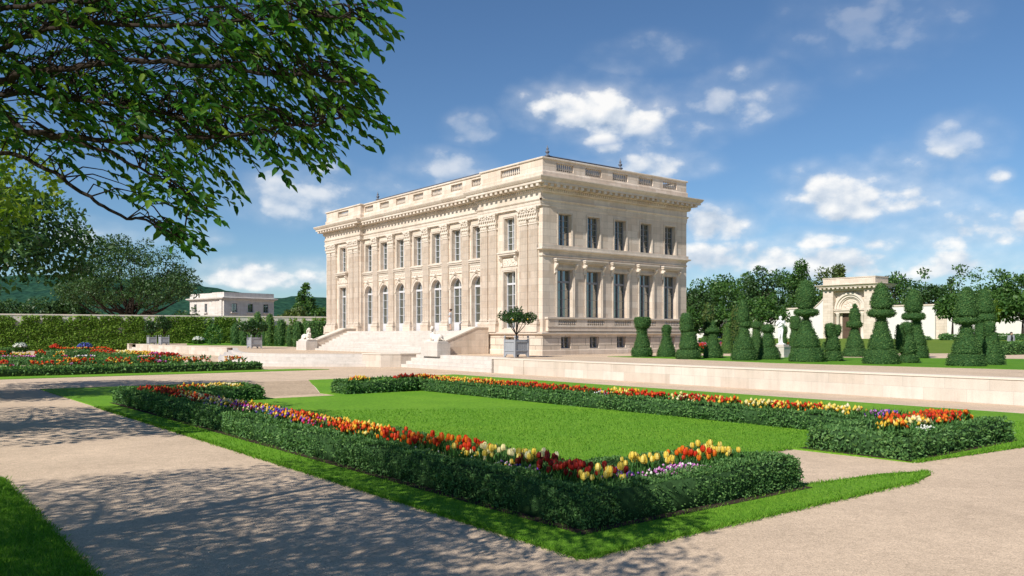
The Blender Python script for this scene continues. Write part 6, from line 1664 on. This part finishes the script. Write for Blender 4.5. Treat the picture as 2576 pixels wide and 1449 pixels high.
# woman on the landing
def woman():
    s_best = min((abs((PC.x+s*UX-1.05*VX)/(PC.y+s*UY-1.05*VY)-(1133-CX)/F_PX), s) for s in [i*.02 for i in range(200, 1000)])[1]
    loc = Vector((PC.x+s_best*UX-1.05*VX, PC.y+s_best*UY-1.05*VY, ZF))
    root = empty('person', loc, math.radians(72)); tag(root, 'woman in a pale grey knee length dress standing at the top of the grand staircase', 'person')
    mb = MB()
    head(mb, (0, .02, 1.55), .15); mb.capsule((0, -.01, 1.36), (0, .005, 1.48), .048, .044)
    mb.ell((0, 0, 1.24), (.155, .10, .17)); mb.ell((0, 0, 1.06), (.125, .088, .15)); mb.ell((0, -.015, .92), (.165, .115, .14)); mb.capsule((-.13, 0, 1.345), (.13, 0, 1.345), .048, .048)
    for s in (-1, 1):
        mb.capsule((s*.17, 0, 1.335), (s*.205, -.03, 1.07), .042, .034); mb.capsule((s*.205, -.03, 1.07), (s*.07, .17, 1.10), .033, .024)
        hand(mb, (s*.065, .175, 1.10), (-s*.8, .35, .05), s, (0, -.2, -1))
        y = .05 if s > 0 else -.06
        mb.capsule((s*.085, -.01, .88), (s*.075, y+.02, .49), .082, .052); mb.capsule((s*.075, y+.02, .49), (s*.07, y-.03, .10), .050, .029); mb.capsule((s*.07, y-.04, .05), (s*.075, y+.12, .03), .030, .022)
    organic(mb, 'body', MT['skin'], root, .009)
    mb = MB(); mb.lathe([(.165, .52), (.180, .66), (.188, .80), (.182, .93), (.138, 1.07), (.160, 1.19), (.172, 1.28), (.150, 1.36), (.075, 1.41)], 0, 0, 24, sy=.72)
    for s in (-1, 1): mb.capsule((s*.15, 0, 1.345), (s*.19, -.015, 1.22), .056, .050)
    organic(mb, 'dress', MT['dress'], root, .012)
    mb = MB(); mb.ell((0, -.022, 1.578), (.083, .094, .100), 14, 10); mb.ell((0, -.115, 1.62), (.05, .05, .05)); mb.ell((0, .03, 1.635), (.068, .062, .04)); organic(mb, 'hair', MT['hair'], root, .01)
    for s in (-1, 1):
        y = .05 if s > 0 else -.06
        mb = MB(); mb.capsule((s*.07, y-.045, .045), (s*.075, y+.13, .028), .035, .027); mb.capsule((s*.07, y-.055, .05), (s*.07, y-.06, .0), .012, .010); mb.build('shoe', MT['black'], root, smooth=True)
    face_marks(root, (0, .02, 1.55), .15)
woman()
def man():
    Y = 66.0; b = Vector(((2544-CX)/F_PX*Y, Y, 0)); b.z = H_CAM+(HY-835)/F_PX*Y-1.80
    root = empty('person', b, math.radians(180)); tag(root, 'man in a grey coat and dark shirt walking behind the square cut hedge', 'person')
    mb = MB(); yaw = math.radians(50)
    head(mb, (0, .02, 1.68), yaw); mb.capsule((0, -.01, 1.46), (0, .005, 1.60), .060, .054)
    mb.ell((0, 0, 1.30), (.19, .125, .22)); mb.ell((0, 0, 1.08), (.165, .11, .17)); mb.ell((0, 0, .94), (.17, .12, .13)); mb.capsule((-.17, 0, 1.45), (.17, 0, 1.45), .06, .06)
    for s in (-1, 1):
        mb.capsule((s*.215, 0, 1.44), (s*.255, -.03, 1.14), .055, .045); mb.capsule((s*.255, -.03, 1.14), (s*.245, .06, .89), .042, .030)
        hand(mb, (s*.245, .065, .885), (0, .15, -1), s, (-s, 0, 0), 1.1)
        mb.capsule((s*.095, 0, .92), (s*.10, .03*s, .50), .085, .060); mb.capsule((s*.10, .03*s, .50), (s*.10, -.03, .10), .056, .036); mb.capsule((s*.10, -.05, .05), (s*.11, .14, .035), .040, .030)
    organic(mb, 'body', MT['skin'], root, .010)
    mb = MB(); mb.ell((0, 0, 1.30), (.20, .137, .23)); mb.ell((0, .0, 1.08), (.178, .123, .19)); mb.capsule((0, 0, 1.46), (0, 0, 1.52), .072, .066); organic(mb, 'shirt', MT['black'], root, .014)
    mb = MB()
    for s in (-1, 1):
        mb.capsule((s*.095, 0, .95), (s*.10, .03*s, .50), .100, .076); mb.capsule((s*.10, .03*s, .50), (s*.10, -.03, .08), .074, .062)
    organic(mb, 'trousers', MT['trousers'], root, .014)
    mb = MB()
    for s in (-1, 1):
        mb.capsule((s*.205, -.005, 1.45), (s*.265, -.03, 1.14), .075, .064); mb.capsule((s*.265, -.03, 1.14), (s*.255, .05, .93), .062, .054)
        for z0, z1, r0, r1 in ((1.46, 1.15, .085, .085), (1.15, .78, .085, .095)): mb.capsule((s*.15, .055, z0), (s*.165, .06, z1), r0, r1)
        mb.capsule((s*.08, .075, 1.50), (s*.135, .125, 1.22), .032, .026)
    mb.ell((0, -.06, 1.28), (.215, .105, .25)); mb.ell((0, -.06, .98), (.205, .10, .26))
    organic(mb, 'coat', MT['greycoat'], root, .015)
    mb = MB(); R = Matrix.Rotation(yaw, 3, 'Z'); c = Vector((0, .02, 1.68)); mb.ell(c+R @ Vector((0, -.02, .035)), (.083, .095, .092), 14, 10, rot=R); mb.ell(c+R @ Vector((0, .03, .085)), (.07, .06, .038), 12, 8, rot=R); organic(mb, 'hair', MT['hair'], root, .01)
    for s in (-1, 1):
        mb = MB(); mb.capsule((s*.10, -.055, .045), (s*.11, .15, .032), .046, .036); mb.build('shoe', MT['black'], root, smooth=True)
    face_marks(root, c, yaw)
man()
# white statue on its pedestal
def statue():
    p = gp(1542.9+1822*.2315, 603.7+1277*.2315, TZ)
    pd = empty('statue_pedestal', p, TH+math.radians(6)); tag(pd, 'square pale stone pedestal under the white marble statue', 'pedestal')
    mb = MB(); mb.box(-.46, .46, -.46, .46, -.05, .10); mb.box(-.42, .42, -.42, .42, .103, .64); mb.build('block', MT['step'], pd)
    mb = MB(); mb.box(-.44, .44, -.44, .44, .643, .70); mb.box(-.36, .36, -.36, .36, .703, .80); mb.build('pedestal_cap', MT['step'], pd)
    root = empty('statue', p+Vector((0, 0, .80)), math.radians(168)); tag(root, 'white marble statue of a standing youth with one hand raised to his chin', 'statue')
    mb = MB(); yaw = math.radians(-35)
    mb.ell((0, 0, .03), (.30, .26, .06), 16, 6)
    head(mb, (.03, .03, 1.66), yaw); 
    R = Matrix.Rotation(yaw, 3, 'Z'); c = Vector((.03, .03, 1.66)); rr = random.Random(3)
    for k in range(34):
        d = Vector((rr.uniform(-1, 1), rr.uniform(-1, .55), rr.uniform(-.2, 1))).normalized(); mb.ell(c+R @ Vector((d.x*.082, d.y*.098-.005, d.z*.108+.01)), (.028, .028, .025), 7, 5)
    mb.capsule((.0, -.01, 1.46), (.02, .01, 1.58), .060, .054); mb.ell((-.01, 0, 1.31), (.185, .125, .20)); mb.ell((-.01, .05, 1.36), (.16, .085, .10)); mb.ell((.01, 0, 1.10), (.15, .11, .17)); mb.ell((.03, 0, .96), (.165, .125, .13)); mb.capsule((-.17, 0, 1.43), (.16, 0, 1.46), .062, .062)
    # raised arm to the chin, other arm at the chest
    mb.capsule((.20, 0, 1.45), (.29, .05, 1.20), .055, .045); mb.capsule((.29, .05, 1.20), (.14, .19, 1.44), .044, .030); hand(mb, (.135, .20, 1.45), (-.4, .2, .8), 1, (-.5, -.6, 0))
    mb.capsule((-.21, 0, 1.42), (-.27, .03, 1.16), .055, .045); mb.capsule((-.27, .03, 1.16), (-.10, .19, 1.34), .043, .030); hand(mb, (-.09, .20, 1.345), (.8, .15, .25), -1, (0, -1, .2))
    mb.capsule((.11, 0, .93), (.12, .03, .50), .098, .064); mb.capsule((.12, .03, .50), (.11, -.02, .12), .062, .038); mb.capsule((.11, -.04, .08), (.12, .15, .07), .042, .032)
    mb.capsule((-.06, .02, .93), (-.03, .12, .52), .094, .062); mb.capsule((-.03, .12, .52), (-.08, .04, .12), .060, .036); mb.capsule((-.08, .02, .09), (-.14, .20, .07), .040, .030)
    mb.capsule((.03, -.14, .05), (.02, -.13, .72), .10, .075); mb.ell((-.05, -.10, .40), (.07, .07, .10)); mb.ell((.09, -.10, .25), (.07, .07, .10))
    organic(mb, 'figure', MT['marble'], root, .011)
    mb = MB()
    pts = [(-.20, .03, 1.47), (-.14, .115, 1.38), (-.02, .14, 1.28), (.10, .125, 1.20), (.18, .05, 1.14), (.12, -.10, 1.18)]
    for dz in (0, -.045, .045): mb.tube([(p_[0], p_[1], p_[2]+dz) for p_ in pts], [.035, .04, .045, .045, .04, .035], 8)
    mb.tube([(-.18, -.08, 1.46), (-.10, -.15, 1.15), (-.02, -.18, .75), (.05, -.16, .45)], [.05, .08, .09, .05], 9)
    organic(mb, 'drapery', MT['marble'], root, .012)
statue()
def sphinx(s, t, facing, label):
    loc = Vector((PC.x+s*UX+t*VX, PC.y+s*UY+t*VY, 1.832))
    ang = math.atan2(UY*facing, UX*facing)-math.pi
    root = empty('sphinx_statue', loc, ang); tag(root, label, 'statue', 'stone sphinxes at the foot of the grand staircase')
    mb = MB(); rr = random.Random(5)
    mb.ell((.12, 0, .30), (.58, .21, .20), 16, 10); mb.ell((-.36, 0, .40), (.23, .22, .28), 14, 10); mb.ell((.50, 0, .30), (.26, .23, .24), 14, 10)
    for q in (-1, 1):
        mb.ell((.48, q*.19, .24), (.26, .09, .22), 12, 8, rot=Matrix.Rotation(.3, 3, 'Y')); mb.capsule((.55, q*.24, .07), (.22, q*.25, .06), .065, .06); mb.capsule((-.36, q*.15, .30), (-.42, q*.15, .08), .10, .075); mb.capsule((-.42, q*.15, .075), (-.80, q*.14, .06), .07, .065); mb.ell((-.84, q*.14, .06), (.08, .075, .06))
        for k in range(3): mb.capsule((-.86, q*.14+(k-1)*.04, .05), (-.91, q*.14+(k-1)*.042, .03), .024, .02)
        mb.ell((-.52, q*.09, .52), (.09, .085, .085), 10, 8)
        mb.tube([(-.40, q*.10, .98), (-.36, q*.15, .82), (-.38, q*.16, .66), (-.46, q*.14, .56)], [.05, .06, .055, .03], 8)
    mb.capsule((-.42, 0, .58), (-.46, 0, .78), .085, .065)
    q = MB(); head(q, (0, 0, 0), math.pi/2, 1.28)
    mb.add([Vector(p)+Vector((-.47, 0, .91)) for p in q.v], q.f)
    for k in range(46):
        d = Vector((rr.uniform(-.5, 1), rr.uniform(-1, 1), rr.uniform(-.3, 1))).normalized(); mb.ell(Vector((-.455+d.x*.125, d.y*.108, .925+d.z*.145)), (.04, .04, .035), 7, 5)
    mb.tube([(.74, 0, .2), (.82, .1, .1), (.70, .28, .06), (.45, .33, .06), (.25, .31, .07)], [.04, .04, .038, .035, .045], 8)
    # cloth over the back with hanging folds
    for k in range(9):
        x = -.16+.055*k
        for q_ in (-1, 1): mb.tube([(x, q_*.05, .50), (x, q_*.19, .42), (x+.01, q_*.225, .26), (x, q_*.23, .12+.02*(k % 2))], [.03, .032, .03, .022], 6)
    organic(mb, 'sphinx_body', MT['statue'], root, .014, 1)
    mb = MB(); mb.box(-.95, .85, -.34, .34, -.0, .05); mb.build('plinth', MT['statue'], root)
sphinx(6.0, -4.80, 1, 'carved stone sphinx on the pedestal at the right foot of the grand staircase')
sphinx(FL-6.0, -4.80, -1, 'carved stone sphinx on the pedestal at the left foot of the grand staircase')

# ------------------------------------------------------------------ the overhanging tree at the left, its neighbours along the path
def project(p):
    p = np.asarray(p); Y = np.maximum(p[:, 1], .01)
    return CX+F_PX*p[:, 0]/Y, HY-F_PX*(p[:, 2]-H_CAM)/Y
def catm(L, k=8): return curve([Vector(p) for p in L], k)
r = np.random.default_rng(2024)
rr = random.Random(2024)
TB = Vector((-8.2, 6.3, 0))
ft = empty('overhanging_tree', TB); tag(ft, 'large leafy tree at the left whose boughs hang over the path and into the sky', 'tree')
LIMBS = [[(-200, 420, 8.2), (0, 298, 7.6), (60, 330, 7.4), (150, 342, 7.2), (280, 356, 7.0), (400, 350, 6.8), (560, 345, 6.6), (720, 322, 6.4), (860, 300, 6.2)],
         [(-200, 300, 7.8), (0, 207, 7.3), (60, 186, 7.1), (200, 166, 6.9), (320, 152, 6.7), (480, 160, 6.5), (650, 180, 6.4), (800, 190, 6.2), (900, 215, 6.1)],
         [(-200, 300, 8.2), (0, 240, 7.8), (130, 248, 7.5), (260, 264, 7.2), (420, 292, 7.0), (600, 345, 6.8), (700, 392, 6.6)],
         [(-200, 410, 8.4), (0, 385, 8.0), (100, 415, 7.6), (200, 478, 7.2), (290, 535, 7.0), (380, 560, 6.8), (460, 600, 6.6)],
         [(-200, 200, 7.6), (0, 125, 7.2), (60, 90, 7.0), (200, 62, 6.8), (450, 60, 6.5), (700, 48, 6.3), (850, 40, 6.15), (935, 50, 6.1)],
         [(-200, 100, 7.2), (0, 20, 6.9), (200, 5, 6.6), (420, -40, 6.4), (650, -60, 6.2), (850, -40, 6.0)],
         [(150, 342, 7.2), (250, 372, 7.0), (350, 420, 6.9), (440, 470, 6.8), (520, 520, 6.7)]]
limb_pts = []
wood = MB()
trunk_top = Vector((-8.0, 6.5, 3.4))
wood.tube(catm([TB+Vector((0, 0, -.3)), TB+Vector((.05, .02, 1.2)), TB+Vector((.12, .1, 2.4)), trunk_top, (-8.2, 6.2, 5.0), (-8.6, 5.8, 7.0), (-8.9, 5.4, 8.8)], 4), [.36, .33, .31, .30, .29, .28, .28, .27, .26, .25, .24, .22, .21, .2, .18, .16, .15, .13, .12, .1, .09, .08, .07, .06, .05], 10)
for i, L in enumerate(LIMBS):
    P = [at(a, b, c) for a, b, c in L]
    if i < 6: P = [Vector((-8.0, 6.3, 2.9+.35*i))]+P
    C = catm(P, 7); n = len(C); r0 = (.040, .038, .028, .027, .028, .026, .014)[i]
    # slow wander so a bough is not a drawn curve
    C = [p+Vector((0, .05*vnoise(k*.5, i*3.1, 2), .028*vnoise(k*.7, i*1.7, 4))) for k, p in enumerate(C)]
    wood.tube(C, [r0*(1-.88*(k/(n-1))**.8)+.004 for k in range(n)], 8)
    limb_pts += C[6:]
LP = np.array([list(p) for p in limb_pts])
OUT_A = [(-60, -60), (935, -60), (945, -10), (960, 35), (965, 60), (930, 130), (890, 100), (935, 210), (950, 275), (905, 330), (880, 325), (830, 385), (770, 400), (700, 425), (640, 420), (585, 372), (560, 400), (575, 455), (540, 500), (545, 560), (500, 580), (480, 605), (440, 615), (390, 575), (400, 540), (440, 520), (380, 500), (330, 520), (290, 500), (250, 455), (180, 430), (130, 420), (110, 395), (60, 385), (-60, 330)]
def sample_poly(poly, n, rg_):
    xs_ = [p[0] for p in poly]; ys_ = [p[1] for p in poly]
    x = min(xs_)+(max(xs_)-min(xs_))*rg_.random(n*3); y = min(ys_)+(max(ys_)-min(ys_))*rg_.random(n*3)
    k = in_poly(x, y, poly); return x[k][:n], y[k][:n]
LV = []; tw = MB()
def add_cluster(c, out, n, L, Wd, twig_from=None, rtw=.005):
    """a twig with leaves along it"""
    c = np.asarray(c); out = out/np.linalg.norm(out)
    tl = L*3.4; t = np.linspace(.1, 1, n)
    base = c-out*tl*.55
    sag = np.stack([np.zeros(n), np.zeros(n), -.16*tl*t**2], 1)
    P = base+out*tl*t[:, None]+sag
    if twig_from is not None:
        a = Vector(twig_from); b = Vector(base); e = Vector(P[-1])
        tw.tube([a, a.lerp(b, .5)+Vector((0, 0, .06)), b, Vector(P[n//2]), e], [rtw*1.6, rtw*1.3, rtw, rtw*.7, rtw*.4], 4)
    side = np.where(np.arange(n) % 2 == 0, 1., -1.)
    s = np.cross(out, np.array([0, 0, 1.])); s /= max(np.linalg.norm(s), .05)
    D_ = out*.55+s*side[:, None]*.75+rdirs(r, n)*.45+np.array([.12, 0, -.22])
    Nf = unit(rdirs(r, n)*.75+np.array([0, 0, .9]))
    l = L*(.65+.6*r.random(n)); LV.append(cards(P, D_, Nf, l, l*(Wd/L)*(.85+.3*r.random(n)), .10, True))
x, y = sample_poly(OUT_A, 640, r)
for px, py in zip(x, y):
    # thin places: the gap low at the left, ragged rim at the right
    d = 1.0
    if px < 330 and py > 350: d = .40
    if px < 130 and 190 < py < 330: d = .35
    if px > 820: d = .8
    if 300 < px < 420 and 440 < py < 540: d = .5
    if rr.random() > d: continue
    # keep inside the rim: right part nearer, left part deeper
    Yd = 7.4-1.3*max(0, min(1, px/950))+rr.uniform(-.75, 1.1)*(1 if px < 700 else .5)
    c = np.array(at(px, py, Yd))
    q = LP[np.argmin(((LP-c)**2).sum(1))]
    out = c-q+np.array([.35, -.1, -.25]); out = out/np.linalg.norm(out)+np.array([.45, 0, -.15])
    add_cluster(c, out, rr.randint(8, 12), .104, .050, tuple(q), .0045)
# deeper, denser leaves that close up the middle of the crown
OUT_B = [(-60, -60), (760, -60), (800, 60), (780, 180), (760, 280), (650, 330), (540, 360), (480, 330), (380, 330), (300, 300), (200, 330), (100, 200), (-60, 170)]
x, y = sample_poly(OUT_B, 70, r)
for px, py in zip(x, y):
    c = np.array(at(px, py, rr.uniform(7.8, 10.5)-1.0*max(0, px/950)))
    q = LP[np.argmin(((LP-c)**2).sum(1))]; out = c-q+np.array([.3, .1, -.2])
    add_cluster(c, out, rr.randint(9, 13), .105, .048, tuple(q) if rr.random() < .5 else None, .004)
# the rest of this tree's crown, above and left of the picture: it throws the dappled shade on the path
def shade_crown(poly_px, n, zr, nleaf, L, attach, keep_off=True, spread=.42):
    xs_, ys_ = sample_poly(poly_px, n, r)
    made = 0; cc = []
    for px, py in zip(xs_, ys_):
        g = gp(px, py)
        if g.x > -.7 and rr.random() > .22: continue
        for _ in range(3):
            z = rr.uniform(*zr); p = np.array([g.x+S3.x*z/S3.z, g.y+S3.y*z/S3.z, z])
            a, b = project(p[None])
            if p[1] > .4 and -70 < a[0] < 2640 and -90 < b[0] < 1500: continue
            m = nleaf; P = p+(r.random((m, 3))-.5)*spread*2
            D_ = unit(rdirs(r, m)+np.array([.2, .1, -.35])); l = L*(.7+.6*r.random(m))
            LV.append(cards(P, D_, unit(rdirs(r, m)*.8+np.array([0, 0, .8])), l, l*.5, .1, True)); cc.append(p); made += 1
            break
    return cc
S1 = [(-420, 1225), (60, 1216), (230, 1200), (420, 1186), (640, 1180), (800, 1152), (930, 1172), (1100, 1168), (1290, 1205), (1500, 1215), (1590, 1290), (1640, 1340), (1690, 1395), (1730, 1420), (1640, 1480), (1560, 1650), (-420, 1650)]
cc = shade_crown(S1, 4600, (4.4, 8.2), 15, .115, None, spread=.36)
cx_ = np.array(cc)
# boughs through that crown
for k in range(11):
    e = Vector(cx_[rr.randrange(len(cx_))]); a = Vector((-8.3, 6.1, rr.uniform(3.8, 7.0)))
    m1 = a.lerp(e, .45)+Vector((rr.uniform(-.4, .4), rr.uniform(-.4, .4), rr.uniform(.1, .7)))
    pr_ = np.array([list(a.lerp(e, t)) for t in (.3, .5, .7, .85, 1)]); a_, b_ = project(pr_)
    if np.any((pr_[:, 1] > .4) & (a_ > -60) & (a_ < 2640) & (b_ > -90) & (b_ < 1500)): continue
    wood.tube(catm([a, m1, e], 6), [.05, .048, .044, .04, .036, .032, .028, .025, .022, .018, .014, .011, .006], 7)
V, Fc = merge(LV)
cr = quads('crown', V-np.array([TB.x, TB.y, 0]), Fc, MT['near_leaf'], ft)
nb = len(wood.v); wood.v += tw.v; wood.f += [tuple(i+nb for i in f_) for f_ in tw.f]; wood.m += tw.m
wood.v = [(p[0]-TB.x, p[1]-TB.y, p[2]) for p in wood.v]
wood.build('trunk', MT['bark'], ft, smooth=True)
# two more trees of the row along the path
make_tree(Vector((-16.0, 17.8, 0)), 8.7, 5.0, 701, 'tree_yellow', 'yellow green tree at the left edge, seen behind the overhanging boughs', 'round', .20, 300, 'trees along the left side of the path', 46, zc=.72, zr=.20, cl=.8)
make_tree(Vector((-22.2, 30.5, 0)), 9.2, 6.2, 702, 'tree_dark', 'dark leafy tree at the left edge above the ivy wall', 'round', .22, 380, 'trees along the left side of the path', 52, zc=.66, zr=.20, cl=.75)
